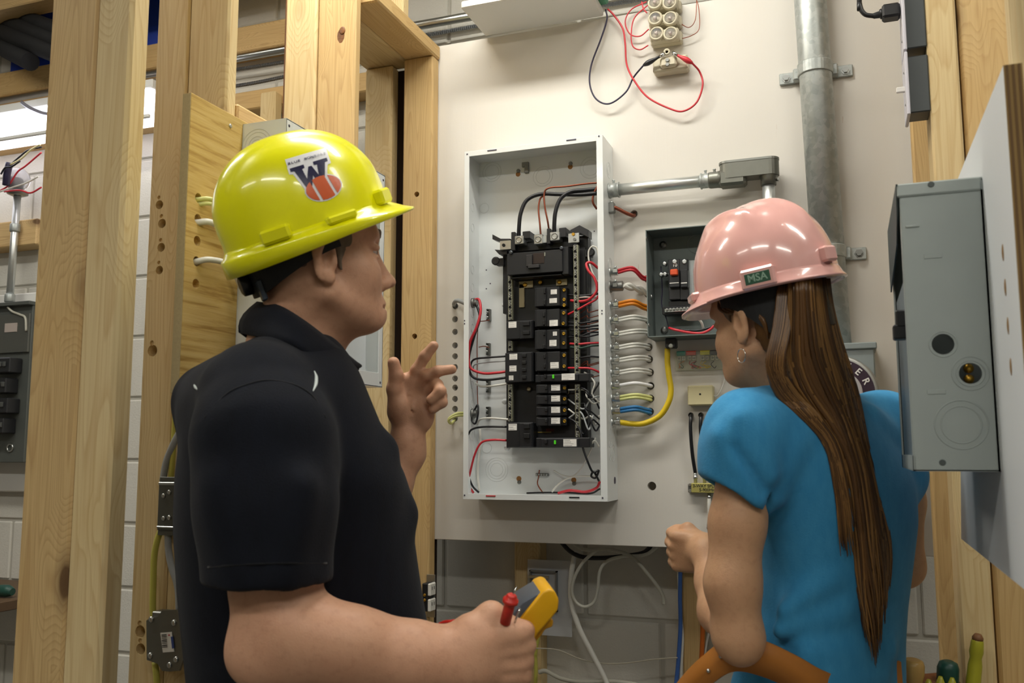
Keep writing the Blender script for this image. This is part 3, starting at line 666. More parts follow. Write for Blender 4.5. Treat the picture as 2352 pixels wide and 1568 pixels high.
# cables leaving to the right, each into its own hole
def hp_(x, y): return PD(x,y,DB+.035)
def hcable(py, hx, hy, mat, r, label, dx=0, twin=True, sag=0):
    a = conn[py]; b = hp_(hx,hy); m1 = np.array([a[0]+.035,YC-.001,a[2]+.004]); m2 = PD(hx-12,hy-3,DB-.022); m3 = PD(hx+1,hy,DB-.006)
    pts = [a-[.012,0,0],a,m1,m2,m3,b]
    m = MB()
    if twin:
        for s in (-.5,.5): m.tube([p+[0,0,s*r*1.5] for p in pts], r*.82, 8, 7)
    else: m.tube(pts, r, 8, 7)
    return obj('house_cable', m, mat, label=label, cat='cable')
hcable(627,1487,640,RED,.0042,'red cable from the topmost side connector into the hole by the grey panel')
a = conn[660]; m = MB()
for s in range(2):
    P = []
    for k in range(9): 
        q = a+(PD(1489,675,DB+.01)-a)*(k/8); an = s*math.pi+k*.9; P.append(q+[0,.004*math.cos(an),.005*math.sin(an)+.004*math.sin(k/8*3.14)])
    m.tube(P,.0052,8,4)
obj('house_cable', m, WHT, label='thick twisted white cable from the big dark connector', cat='cable')
hcable(702,1489,707,ORG,.0052,'orange cable from the breaker panel side to the grey panel')
for py, hx, hy, nm in ((736,1490,735,'first white cable below the orange cable'),(768,1492,764,'second white cable below the orange cable'),(799,1490,797,'white cable entering the first hole clear of the grey panel'),(828,1491,825,'white cable entering the second hole clear of the grey panel'),(856,1493,855,'white cable entering the third hole clear of the grey panel')):
    hcable(py,hx,hy,WHT,.0043,nm)
hcable(885,1494,886,flat('bright_white_cable','e9e9ea',.4),.0046,'bright round white cable just above the pale yellow cable',twin=False)
hcable(914,1494,915,PYEL,.0046,'pale yellow cable just above the blue cable'); hcable(942,1493,945,BLU,.0048,'blue cable just above the bright yellow cable')
a = conn[970]
wire('house_cable', [a-[.012,0,0],a]+[PD(x,y,YC+.012) for x, y in ((1450,973),(1480,972),(1515,955),(1535,925),(1541,895),(1536,860),(1533,830),(1533,800))], .0068, YEL, 'bright yellow cable sweeping up from the breaker panel to the grey panel', 'cable', seg=10)
a = conn[484]; wire('house_cable', [a-[.01,0,0],a,PD(1440,490,DB-.03),PD(1456,495,DB-.008),PD(1457,490,DB+.03)], .0045, COPPER, 'bare copper bundle going into the upper hole of the board', 'cable')
# cable stubs at the left side
wire('house_cable', [np.array([ex0-.006,DF+.05,Q(1062,694)[2]]),PD(1052,690,DF+.06),PD(1043,697,DB-.014),PD(1046,703,DB+.03)], .0058, GRYC, 'short grey cable stub bending into the top hole left of the panel', 'cable')
m = MB(); 
for s in (0,1): m.tube([PD(1068,948+s*5,DB-.01),PD(1048,950+s*5,DB-.03),PD(1031,962+s*2,DB-.03),PD(1036,972,DB-.02),PD(1046,963,DB+.02)], .0036, 8, 6)
obj('house_cable', m, PYEL, label='pale yellow cable looping into the lowest hole left of the panel', cat='cable')
# ================================================================ things on the painted board
def text(s, c, size, ax, up, mat, parent, name='lettering', ext=.0004, bold=0):
    """flat lettering: centre c, ax = reading direction, up = up direction"""
    cu = bpy.data.curves.new(name, 'FONT'); cu.body = s; cu.size = size; cu.align_x = 'CENTER'; cu.align_y = 'CENTER'; cu.extrude = ext; cu.offset = bold; cu.resolution_u = 3
    o = bpy.data.objects.new(name, cu); dg = bpy.context.evaluated_depsgraph_get(); COL.objects.link(o); dg.update()
    me = bpy.data.meshes.new_from_object(o.evaluated_get(dg)); bpy.data.objects.remove(o, do_unlink=True)
    A = unit(ax); U = unit(np.asarray(up)-A*np.dot(A,up)); N = np.cross(A,U)
    M = Matrix([[A[i],U[i],N[i]] for i in range(3)]).to_4x4(); me.transform(M)
    me.materials.clear(); me.materials.append(mat)
    o = bpy.data.objects.new(name, me); COL.objects.link(o)
    if parent is not None: o.parent = parent; o.location = tuple(np.asarray(c)-wloc(parent))
    else: o.location = tuple(c)
    return o
YC2 = DB-.042
EMT = flat('conduit_zinc','d2d5d3',.36,.85,noise=.06,nscale=30)
# --- conduit with elbow fitting
cz0 = PD(1412,437,YC2); cz1 = PD(1612,416,YC2); lb1 = PD(1768,404,YC2)
cond = thing('conduit_run', 'bright steel conduit with an elbow fitting above the small grey panel', 'conduit', cz0)
zc = (cz0[2]+cz1[2])/2; xl = PD(1640,412,YC2)[0]; xr = PD(1790,395,YC2)[0]; xd = PD(1766,440,YC2)[0]
def cy(x): return np.array([x,YC2,zc])
obj('tube', MB().cyl(cy(ex1-.01),cy(xl),.0145,20), EMT, cond)
for x, nm in ((ex1,'connector'),(PD(1609,416,YC2)[0],'coupling')):
    c = obj(nm, MB().lathe(cy(x),(1,0,0),[(0,.019),(.003,.0195),(.004,.0175),(.022,.0175),(.023,.0192),(.026,.0192)],20), GALV, cond)
    obj('set_screw', MB().lathe(cy(x+.013)+[0,-.004,.016],(0,-.2,1),[(0,.0026),(.006,.0026),(.006,.0042),(.009,.0035)],10), STEEL, c)
FIT = flat('cast_grey', '7f8078', .42, .75, noise=.1)
fb = MB().lathe(cy(xl-.012),(1,0,0),[(0,.0185),(.004,.0195),(.02,.0195),(.03,.021)],20)
fb.box((xl+.012,YC2-.02,zc-.021),(xl+.075,YC2+.02,zc+.016),.006)
def stad(x0, x1, z0, z1, r, n=10):
    P = []
    for k in range(n+1): a = math.pi/2+math.pi*k/n; P.append((x0+r+r*math.cos(a),YC2+r*math.sin(a)))
    for k in range(n+1): a = -math.pi/2+math.pi*k/n; P.append((x1-r+r*math.cos(a),YC2+r*math.sin(a)))
    return [np.array([x,y,z0]) for x, y in P], np.array([0,0,z1-z0])
zt = PD(1725,369,YC2)[2]
fb.prism(*stad(xl+.014,xr,zc-.004,zt-.005,.0215)); 
fb.lathe((xd,YC2,zc+.006),(0,0,-1),[(0,.0205),(.012,.0205),(.018,.0175),(.032,.0175)],20)
fo = obj('elbow_body', fb, FIT, cond)
obj('elbow_cover', MB().prism(*stad(xl+.012,xr+.001,zt-.005,zt,.0225)), flat('cover_grey','8f918b',.35,.8), fo)
obj('set_screw', MB().lathe((xd+.016,YC2-.004,zc-.016),(1,-.2,0),[(0,.003),(.005,.003),(.005,.0045),(.008,.003)],10), STEEL, fo)
obj('set_screw', MB().lathe((xl+.002,YC2-.004,zc+.018),(0,-.2,1),[(0,.003),(.005,.003),(.005,.0045),(.008,.003)],10), STEEL, fo)
obj('down_tube', MB().cyl((xd,YC2,zc-.02),(xd,YC2,zc-.13),.0145,20), EMT, cond)
# --- thick galvanised mast
YM = DB-.038
a = PD(1861,0,YM); b = PD(1897,514,YM); dirm = (b-a)/(a[2]-b[2]); 
def mast(z): return a+dirm*(a[2]-z)
zmb = PD(1930,800,YM)[2]
mt = thing('service_mast', 'thick galvanised steel mast running up the painted board to the meter base', 'conduit', mast(zmb))
obj('tube', MB().cyl(mast(RZ-.002),mast(zmb-.01),.0362,32), GALV, mt)
for y, xs in ((160,(1816,1934)),(583,(1850,1955))):
    zs = PD(1872,y,YM)[2]; c = mast(zs); so = MB()
    so.lathe(c-[0,0,.014],(0,0,1),[(0,.036),(0,.0385),(.0015,.0395),(.0265,.0395),(.028,.0385),(.028,.036)],36,False)
    for s in (-1,1):
        so.box(c+[s*.034,.01,-.014],c+[s*.05,.034,.014],.003); so.box(c+[s*.045,.03,-.014],c+[s*.082,.0372,.014],.003)
    st_ = obj('strap', so, GALV, mt)
    for s in (-1,1):
        q = c+[s*.066,.03,0]; obj('strap_bolt', MB().lathe(q,(0,-1,0),[(0,.0105),(.0015,.0105),(.0015,.0072),(.008,.0068)],6,False), DKSTEEL if y > 300 else STEEL, st_)
# --- meter base
xm1 = PD(2011,850,DB-.1)[0]; zm1 = PD(1985,797,DB-.1)[2]
mb = thing('meter_base', 'grey steel meter base with a round dark meter cover under the mast', 'meter', (xm1-.1,DB,zm1-.3))
bo = obj('case', MB().box((xm1-.2,DB-.1,zm1-.31),(xm1,DB,zm1),.003), GREY_ENAMEL, mb)
obj('lid', MB().box((xm1-.206,DB-.106,zm1-.004),(xm1+.005,DB,zm1+.01),.002), GREY_ENAMEL, mb)
mc = np.array([PD(1925,905,DB-.1)[0],DB-.1,PD(1925,905,DB-.1)[2]])
obj('meter_ring', MB().lathe(mc,(0,-1,0),[(0,.083),(.01,.083),(.014,.079),(.014,.074)],40), flat('ring_grey','a9aaa6',.4,.6), mb)
face = obj('meter_face', MB().lathe(mc,(0,-1,0),[(0,.074),(.0145,.074)],40), flat('meter_dark','3c2b38',.4), mb)
obj('meter_hub', MB().lathe(mc-[0,.0145,0],(0,-1,0),[(0,.05),(.002,.05),(.003,.048)],36), flat('meter_pale','b9b4b4',.5), face)
for k, ch in enumerate('METER'):
    an = math.radians(116-k*23); q = mc+np.array([math.cos(an)*.062,-.0149,math.sin(an)*.062]); tg = np.array([math.sin(an),0,-math.cos(an)])
    text(ch, q, .02, tg, (math.cos(an),0,math.sin(an)), LABELW, face, bold=.0004)
# --- small grey panel
DG = DB-.088
gx0 = PD(1485,650,DG)[0]; gz1 = PD(1485,528,DG)[2]; gz0 = PD(1492,774,DG)[2]; gx1 = gx0+.225
gp = thing('small_breaker_panel', 'small open grey breaker panel beside the tall white one', 'electrical panel', ((gx0+gx1)/2,DB,gz0))
obj('case', MB().box((gx0,DG,gz0),(gx0+.002,DB,gz1)).box((gx1-.002,DG,gz0),(gx1,DB,gz1)).box((gx0,DG,gz0),(gx1,DB,gz0+.002)).box((gx0,DG,gz1-.002),(gx1,DB,gz1)).box((gx0,DB-.003,gz0),(gx1,DB,gz1)), GREY_DK, gp)
def Gq(x, y, d=0): return PD(x,y,DG+d)
def gb_(m, x0, y0, x1, y1, d0, d1, b=.001): 
    p = Gq(x0,y1,d0); q = Gq(x1,y0,d0); return m.box((p[0],DG+d0,p[2]),(q[0],DG+d1,q[2]),b)
for x, y in ((1485,548),(1491,747)): obj('edge_screw', MB().torus(Gq(x,y),(1,0,0),.004,.0012,12,5), DKSTEEL, gp)
for x, y in ((1523,562),(1526,758)): obj('mounting_screw', MB().lathe(Gq(x,y,.083),(0,-1,0),[(0,.009),(.001,.009),(.001,.0055),(.004,.004)],14), DKSTEEL, gp)
obj('side_screw', MB().lathe(np.array([gx0+.002,DG+.04,Gq(1490,675)[2]]),(1,0,0),[(0,.006),(.002,.006),(.004,.004)],12), STEEL, gp)
obj('knockout', MB().torus(Gq(1600,560,.084),(0,1,0),.022,.0007,28,5), GREY_ENAMEL, gp)
ib = obj('interior_base', gb_(gb_(MB(),1536,688,1600,704,.04,.08),1521,700,1600,722,.03,.07), BLACKP, gp)
bar = obj('neutral_bar', gb_(MB(),1526,705,1602,717,.024,.034), STEEL, gp)
s0 = None
for k in range(9):
    q = Gq(1532+k*8,711.5-k*.6,.024)
    if s0 is None: s0 = obj('screw', MB().lathe(q,(0,-1,0),[(0,.0034),(.0015,.0034),(.0015,.002)],10), DKSTEEL, bar); q0 = q
    else: copy_at(s0,'screw',q-q0,bar)
for x0, x1, tog in ((1536,1561,1),(1562,1580,0)):
    br = obj('breaker', gb_(gb_(MB(),x0,594,x1,688,.03,.075,.0015),x0+1,618,x1-1,660,.018,.05,.0015), BLACKS, gp)
    obj('screw', MB().lathe(Gq((x0+x1)/2+1,601,.03),(0,-1,0),[(0,.0058),(.002,.0058),(.003,.004)],12), STEEL, br)
    if tog: obj('toggle', gb_(MB(),1539,617,1556,632,.008,.03,.002), flat('orange_red','d6532a',.45), br); text('10', Gq(1550,609,.0295), .011, (1,0,0), (0,0,1), LABELW, br)
    obj('label_strip', gb_(MB(),x0+2,648,x1-2,651,.0172,.02,0), LABELW, br)
obj('terminal_plate', gb_(MB(),1583,596,1606,680,.045,.05), flat('pale_plate','b9c0c0',.4,.4), gp)
for x, y in ((1528,607),(1520,632),(1529,631)): obj('terminal_screw', MB().lathe(Gq(x,y,.045),(0,-1,0),[(0,.006),(.01,.006),(.012,.003)],10), STEEL, gp)
obj('terminal_tab', gb_(MB(),1516,626,1536,638,.05,.055), STEEL, gp)
c = np.array([Gq(1534,785)[0],DG+.045,gz0]); obj('cable_connector', MB().box(c-[.013,.012,.024],c+[.013,.012,.001],.003), BLACKS, gp); obj('clamp_screw', MB().lathe(c-[-.001,.012,.018],(0,-1,0),[(0,.006),(.002,.006),(.004,.004)],12), STEEL, gp)
wire('circuit_wire', [Gq(1537,753,.04)]+[Gq(x,y,.02) for x, y in ((1550,757),(1580,763),(1610,765),(1630,757),(1640,748))], .003, RED, 'red wire lying in the bottom of the small grey panel')
wire('circuit_wire', [Gq(x,y,d) for x, y, d in ((1599,716,.03),(1604,730,.025),(1612,742,.03),(1616,756,.04))], .003, WHT, 'white wire dropping from the neutral bar of the small grey panel')
wire('circuit_wire', [Gq(x,y,.03) for x, y in ((1560,757),(1600,759),(1630,752),(1642,746))], .0026, BLK, 'black wire behind the red wire in the small grey panel')
wire('circuit_wire', [Gq(x,y,d) for x, y, d in ((1518,612,.05),(1520,640,.045),(1521,670,.05),(1520,700,.05),(1530,730,.05),(1536,752,.05))], .0014, PUR, 'thin dark wire down the left side of the small grey panel')
# --- clear terminal box
DT = DB-.024
def Tq(m, x0, y0, x1, y1, d0, d1, b=.0006):
    p = PD(x0,y1,DT+d0); q = PD(x1,y0,DT+d0); return m.box((p[0],DT+d0,p[2]),(q[0],DT+d1,q[2]),b)
tp = PD(1608,852,DB); tb_ = thing('terminal_box', 'clear plastic terminal box with teal, red, yellow and black tabs', 'terminal box', tp)
def glass(name, col, alpha):
    t = NT(name); t.set(Base_Color=(*col,1), Roughness=.08, Transmission_Weight=alpha, IOR=1.25); return t.m
CLEAR = glass('clear_plastic',(.92,.93,.88),.94)
obj('base_plate', Tq(MB(),1552,806,1666,851,.018,.024), flat('pale_base','c5c3b0',.5), tb_)
obj('cover', Tq(MB(),1551,805,1667,852,.0,.003,.001), CLEAR, tb_)
for x0, x1, y0, m_ in ((1554,1573,806,flat('teal_tab','1f9a86',.5)),(1576,1598,805,flat('red_tab','d8432c',.5)),(1608,1630,804,flat('yellow_tab','d6cc2a',.5)),(1631,1652,803,flat('black_tab','2c2630',.5))):
    obj('colour_tab', Tq(MB(),x0,y0,x1,y0+11,.004,.008), m_, tb_)
for k, x in enumerate((1556,1566,1580,1590,1610,1620,1633,1643)):
    tt = obj('terminal', Tq(MB(),x,818-k*.3,x+8,828-k*.3,.006,.016), flat('terminal_beige','cfcab4',.4), tb_); obj('screw', MB().lathe(PD(x+4,823-k*.3,DT+.006),(0,-1,0),[(0,.003),(.0015,.0025)],8), DKSTEEL, tt)
for k, (m_, x) in enumerate(((flat('green_thread','3a5a3a'),1565),(RED,1585),(flat('green_thread','3a5a3a'),1600),(YEL,1622),(YEL,1612),(BLK,1640),(RED,1600),(ORG,1572))):
    P = [PD(x+random.uniform(-14,14),y,DT+.008+random.uniform(0,.006)) for y in (828,836,842,845,840)]; P[0] = PD(x,829,DT+.01)
    obj('wire_strand', MB().tube(P,.0009,6,6), m_, tb_)
# --- beige jack box
DJ = DB-.03
p0 = PD(1580,931,DJ); p1 = PD(1637,884,DJ)
jb = obj('jack_box', MB().box((p0[0],DJ,p0[2]),(p1[0],DB,p1[2]),.0025), flat('beige_plastic','cdc49a',.5), label='small beige plastic jack box below the clear terminal box', cat='box')
obj('pin_hole', MB().lathe(PD(1608,905,DJ),(0,-1,0),[(0,.0024),(.0004,.0024)],10), DARKGAP, jb)
wire('phone_wire', [PD(x,y,DB-d) for x, y, d in ((1636,906,.015),(1644,910,.014),(1652,903,.012),(1662,880,.008),(1666,850,.006),(1664,838,.006))], .0016, WHT, 'thin white wire curving from the beige jack box up to the terminal box')
# --- coax leads and splitter
sp0 = PD(1588,1131,DB-.02); sp1 = PD(1668,1110,DB-.02)
sp = thing('cable_splitter', 'brass-coloured three-way splitter box under the black coaxial leads', 'splitter', ((sp0[0]+sp1[0])/2,DB,sp0[2]))
obj('case', MB().box((sp0[0],DB-.02,sp0[2]),(sp1[0],DB,sp1[2]),.001), flat('splitter_brass','bdb468',.4,.3), sp)
for z in (.004,.018): obj('lug_screw', MB().lathe((sp0[0]-.004,DB-.012,sp0[2]+z),(0,-1,0),[(0,.004),(.003,.003)],10), STEEL, sp)
obj('side_tab', MB().box((sp0[0]-.009,DB-.012,sp0[2]),(sp0[0],DB,sp1[2]-.002),.001), DKSTEEL, sp)
text('3-WAY SPLITTER', ((sp0[0]+sp1[0])/2,DB-.0203,sp0[2]+.0155), .0098, (1,0,0),(0,0,1), INK, sp); text('5-900MHZ', ((sp0[0]+sp1[0])/2,DB-.0203,sp0[2]+.0065), .0098, (1,0,0),(0,0,1), INK, sp)
for k, (hx, mx, bx_, nm) in enumerate(((1587,1590,1597,'first black coaxial lead hanging from its hole to the splitter'),(1610,1614,1618,'middle black coaxial lead hanging from its hole to the splitter'),(1632,1636,1640,'last black coaxial lead of the splitter, by the blue sleeve'))):
    wire('coaxial_lead', [PD(hx,953,DB+.03),PD(hx,957,DB-.012),PD(hx-1,985,DB-.02),PD(mx,1040,DB-.018),PD(bx_,1086,DB-.012)], .0042, BLK, nm, 'cable')
    q = PD(bx_,1086,DB-.012); obj('coax_connector', MB().lathe(q,(0,0,-1),[(0,.0045),(.006,.0045),(.006,.0052),(.014,.0052),(.014,.004),(.026,.004)],10), STEEL, sp)
q = PD(1629,1140,DB-.012); obj('coax_connector', MB().lathe(q+[0,0,.008],(0,0,-1),[(0,.004),(.006,.004),(.006,.005),(.012,.005)],10), STEEL, sp)
wire('coaxial_lead', [q-[0,0,.004],PD(1629,1160,DB-.014),PD(1629,1185,DB-.014),PD(1626,1205,DB-.012),PD(1631,1213,DB+.02)], .0034, WHT, 'short white coaxial lead from the splitter into the lowest hole', 'cable', rad=[1.4,1.4,1,1,1])
# --- small blue-labelled module and chime
p0 = PD(1646,1010,DB-.02); p1 = PD(1700,948,DB-.02)
mo = obj('network_module', MB().box((p0[0],DB-.02,p0[2]),(p1[0],DB,p1[2]),.002), flat('module_cream','c9c2a8',.5), label='cream and blue wall module half hidden by the blue sleeve', cat='module')
obj('blue_face', MB().box((p0[0]+.008,DB-.0215,p0[2]+.004),(p1[0]-.003,DB-.019,p1[2]-.003),.001), flat('navy_face','26408a',.4), mo)
q = PD(1757,889,DB-.02); ch = thing('door_chime', 'small round chrome device on the board behind the chin', 'fitting', q)
obj('case', MB().lathe(q+[0,.02,0],(0,-1,0),[(0,.02),(.02,.02),(.024,.017)],24), CHROME, ch); obj('knob', MB().lathe(q+[-.008,.002,.03],(0,-1,0),[(0,.005),(.01,.004)],12), CHROME, ch)
# --- ceramic lamp holder strip
DL = DB-.045
lh = thing('lamp_bank', 'cream ceramic bank of little round glass lamps at the top of the board', 'lamp holder', PD(1535,165,DB))
def lp(x, y, d=0): return PD(x,y,DL+d)
GLASS = glass('lamp_glass',(.95,.93,.92),.85); FIL = flat('lamp_reflector','d9c9c4',.25,.5)
rows = [(8,(1505,1539)),(44,(1506,1540)),(79,(1509,1541))]
for k, (yc, xs) in enumerate(rows):
    a = lp(xs[0]-16,yc+17); b = lp(xs[1]+17,yc-18)
    md = obj('ceramic_block', MB().box((a[0],DL,a[2]),(b[0],DB-.004,b[2]),.004).box((a[0]-.003,DL+.02,a[2]-.001),(b[0]+.004,DB,b[2]+.001),.004), CERAMIC, lh)
    for x in xs:
        c = lp(x,yc); s = obj('lamp_socket', MB().lathe(c+[0,.004,0],(0,-1,0),[(0,.0185),(.008,.0185),(.012,.0165),(.012,.0135),(.004,.013)],20), CERAMIC, md)
        obj('lamp', MB().lathe(c,(0,-1,0),[(0,.0128),(.007,.013),(.0105,.0105),(.0105,.0075),(.013,.006),(.0135,.001)],18), GLASS, md); obj('lamp_core', MB().lathe(c-[0,-.002,0],(0,-1,0),[(0,.0115),(.002,.0115)],16).sphere(c-[0,.006,0],.0042,10,6), FIL, md)
a = lp(1497,163); b = lp(1577,118)
bs = obj('socket_base', MB().box((a[0],DL+.012,a[2]),(b[0],DB,b[2]),.004).box((a[0]+.02,DL,a[2]+.006),(b[0]-.025,DL+.02,b[2]-.004),.005).lathe(lp(1532,120,.0),(0,-1,0),[(0,.008),(.004,.008),(.004,.004),(.0,.0038)],14), CERAMIC, lh)
for y in (138,148): obj('contact_screw', MB().lathe(lp(1533,y,-.001),(0,-1,0),[(0,.0052),(.003,.0045)],10), DKSTEEL, bs)
def clip(tip, mid_, tail, mat, label, wpts, wmat, wr):
    m = MB().tube([tail,mid_,tip],.0062,10,5,rad=[.55,1.15,1.0,.62,.5]); r = obj('test_lead', m, mat, label=label, cat='test lead')
    d = unit(np.asarray(tip)-np.asarray(mid_)); obj('clip_jaw', MB().tube([tip,np.asarray(tip)+d*.014+[0,0,.002]],.004,8,1).tube([tip,np.asarray(tip)+d*.014-[0,0,.003]],.003,8,1), CHROME, r)
    obj('lead_wire', MB().tube(wpts,wr,8,8), wmat, r); return r
sh = PD(1387,20,DB-.03)
clip(lp(1515,130,-.004),lp(1497,140,-.004),lp(1478,150,0), BLACKS, 'black crocodile-clip test lead on the ceramic lamp bank', [lp(1478,150,0)]+[PD(x,y,DB-.02) for x, y in ((1455,178),(1437,212),(1400,238),(1370,228),(1355,195),(1358,150),(1380,90),(1394,45),(1391,22))], PUR, .0022)
clip(lp(1556,127,-.004),lp(1572,135,-.004),lp(1590,145,0), RED, 'red crocodile-clip test lead on the ceramic lamp bank', [lp(1590,145,0)]+[PD(x,y,DB-.02) for x, y in ((1607,165),(1614,195),(1600,235),(1570,255),(1540,250),(1490,225),(1460,190),(1440,150),(1436,100),(1430,65),(1410,35),(1396,21))], RED, .0024)
for k, P in enumerate((((1490,67),(1470,83),(1447,78),(1436,50),(1450,22),(1485,4)),((1489,104),(1470,114),(1453,105),(1450,75),(1458,40),(1490,10)),((1486,30),(1478,20),(1474,4)))):
    wire('lamp_wire', [PD(x,y,DB-.015) for x, y in P], .0017, RED, ('thin red wire in a short loop left of the lamp bank','thin red wire in the longest loop left of the lamp bank','thin red wire stub at the top of the lamp bank')[k])
for k, P in enumerate((((1560,52),(1582,63),(1597,45),(1600,0)),((1560,90),(1588,82),(1606,65),(1605,20),(1598,-6)))):
    wire('lamp_wire', [PD(x,y,DB-.015) for x, y in P], .001, COPPER, ('thin dark wire in a short loop right of the lamp bank','thin dark wire in the outer loop right of the lamp bank')[k])
# --- white shelf at the top
bk = PD(1115,84.2,DB); fr = PZ(1055.5,20.4,bk[2]); xs1 = PD(1387,34.5,DB)[0]
shf = obj('wall_shelf', MB().box((bk[0],fr[1],bk[2]),(xs1,DB-.001,bk[2]+.02),.003), WHITEP, label='thick white-painted shelf sticking out at the top of the board', cat='shelf')
p = PD(1385,8,DB-.06); obj('power_supply', MB().box((p[0]-.08,DB-.1,bk[2]+.0195),(p[0]+.005,DB-.02,bk[2]+.09),.004), flat('green_device','3f8a6a',.5), label='small green device standing on the white shelf', cat='device')
# --- pipes on the block wall above the board
def rail(px0, py0, px1, py1, D, r, mat, name, label, cat, x0, x1):
    a = PD(px0,py0,D); z = a[2]; return obj(name, MB().cyl((x0,D,z),(x1,D,z),r,14), mat, label=label, cat=cat)
rail(1015,49,1080,38,2.345,.0135,STEEL,'wall_conduit','thin bright conduit running along the block wall above the board','conduit',-3.6,.4)
def armoured(x0, x1, D, zf, r, label):
    m = MB(); n = int((x1-x0)/.0065); prof = []
    vs = []; fs = []; seg = 8
    for i in range(n*2+1):
        x = x0+(x1-x0)*i/(n*2); rr = r*(1.0 if i % 2 else .74); y, z = zf(x)
        for j in range(seg): a = 2*math.pi*j/seg; vs.append((x,y+rr*math.cos(a),z+rr*math.sin(a)))
    for i in range(n*2):
        for j in range(seg): k = (j+1) % seg; fs.append((i*seg+j,i*seg+k,(i+1)*seg+k,(i+1)*seg+j))
    m.add(vs, fs, False); return obj('armoured_cable', m, flat('armour','74777a',.35,.85), label=label, cat='cable')
za = PD(1030,74,2.35)[2]; armoured(-2.6,.35,2.35,lambda x: (2.35,za+.004*math.sin(x*5)), .0065, 'armoured cable lying level below the thin bright conduit')
zb = PD(580,183,2.33)[2]; armoured(-2.5,-1.15,2.33,lambda x: (2.33,zb+.012*math.sin((x+1.5)*6)), .0065, 'armoured cable waving across the other one behind the studs')
# ================================================================ below the board
DU = DW-.089
def lowstud(x0, x1, y, D, z1, mat, label): return stud('strapping_stud', (sx(x0,y,D),D,0),(sx(x1,y,D),DW,z1), mat, label)
lowstud(1181,1240,1260,DU+.03,bz0+.3,W_Z,'upright stud under the board behind the clear vapour box')
lowstud(1567,1612,1450,DU+.02,bz0+.3,W_Z2,'upright stud under the board beside the blue cable')
# vapour barrier box with a device box
DV = DU+.012
VB = NT('vapour_plastic'); VB.set(Base_Color=(.75,.78,.82,1), Roughness=.35, Alpha=.42); VB = VB.m
p0 = PD(1212,1456,DV); p1 = PD(1312,1288,DV); i0 = PD(1248,1368,DV); 
vb = thing('outlet_box', 'metal outlet box in a milky plastic vapour barrier under the board', 'outlet box', (p0[0],DV,p0[2]))
obj('vapour_sheet', MB().box((p0[0],DV,p0[2]),(p1[0],DV+.003,p1[2]),.001), VB, vb)
b0 = PD(1216,1402,DV-.012); b1 = PD(1278,1312,DV-.012)
m = MB()
for lo, hi in (((b0[0],DV-.012,b0[2]),(b0[0]+.003,DV+.04,b1[2])),((b1[0]-.003,DV-.012,b0[2]),(b1[0],DV+.04,b1[2])),((b0[0],DV-.012,b1[2]-.003),(b1[0],DV+.04,b1[2])),((b0[0],DV-.012,b0[2]),(b1[0],DV+.04,b0[2]+.003)),((b0[0],DV+.037,b0[2]),(b1[0],DV+.04,b1[2]))): m.box(lo,hi)
db = obj('metal_box', m, flat('box_zinc','8d9090',.4,.6), vb)
obj('mounting_strap', MB().box((b0[0]-.004,DV-.014,b1[2]-.02),(b1[0]-.02,DV-.011,b1[2]-.012),.001), STEEL, vb)
q = PD(1232,1385,DV-.012); obj('wire_nut', MB().tube([q,q+[.012,0,-.014],q+[.02,0,-.03]],.005,8,4), WHT, vb)
for k in range(3): obj('loose_wire', MB().tube([q+[-.004*k,-.003,.006],q+[.01,-.006,.012+.004*k],q+[.022,-.002,.004],q+[.02,.0,-.012]],.0012,6,6), STEEL, vb)
# receptacle on the end stud
xr = PD(993,1368,DE-.004)
rc = thing('receptacle', 'white duplex receptacle hanging on the edge of the end stud', 'receptacle', xr)
xs_ = xe3+.002
obj('yoke', MB().box((xs_-.006,DE-.004,xr[2]-.052),(xs_+.018,DE-.002,xr[2]+.052),.0005), STEEL, rc)
obj('body', MB().box((xs_-.008,DE+.0-.003,xr[2]-.034),(xs_+.008,DE+.028,xr[2]+.034),.002), BLACKP, rc) if False else obj('body', MB().box((xs_-.004,DE-.034,xr[2]-.034),(xs_+.012,DE-.004,xr[2]+.034),.002), BLACKP, rc)
for s in (-1,1):
    c = np.array([xs_+.012,DE-.019,xr[2]+s*.019]); f_ = obj('outlet_face', MB().box(c-[.0,.016,.015],c+[.008,.016,.015],.004), flat('outlet_white','e6e4dc',.4), rc)
    for q in (-.006,.006): obj('slot', MB().box(c+[.0078,q-.001,-.001],c+[.0086,q+.001,.007]), DARKGAP, f_)
for s in (-1,1): obj('side_screw', MB().lathe((xs_+.004,DE-.034,xr[2]+s*.006),(0,-1,0),[(0,.004),(.003,.003)],10), BRASS, rc)
# cables under the board
def L(pts, D): return [PD(x,y,D+(d[0] if d else 0)) for x, y, *d in pts]
wire('loose_cable', L(((1285,1240),(1310,1266),(1340,1279),(1385,1281),(1440,1276),(1480,1268),(1500,1245)),DU-.02), .0058, BLK, 'black cable sagging just below the board edge','cable')
wire('loose_cable', L(((1320,1250),(1345,1262),(1400,1262),(1450,1278),(1490,1320),(1520,1362),(1525,1388)),DU-.035), .0048, flat('grey_white','b5b3a6',.5), 'stiff grey-white cable arching down to a cut end below the board','cable')
wire('loose_cable', L(((1372,1262),(1340,1290),(1320,1325),(1314,1358),(1325,1384),(1345,1393),(1365,1380),(1373,1350),(1378,1310),(1395,1288),(1430,1278),(1480,1274),(1510,1255)),DU-.028), .0042, flat('loop_white','cfcfc4',.5), 'white cable in a big hanging loop below the board','cable')
wire('loose_cable', L(((1322,1265),(1312,1320),(1312,1380),(1330,1440),(1360,1500),(1390,1560),(1420,1640),(1440,1800)),DU-.015), .0068, WHT, 'thick white cable running down over the block wall','cable')
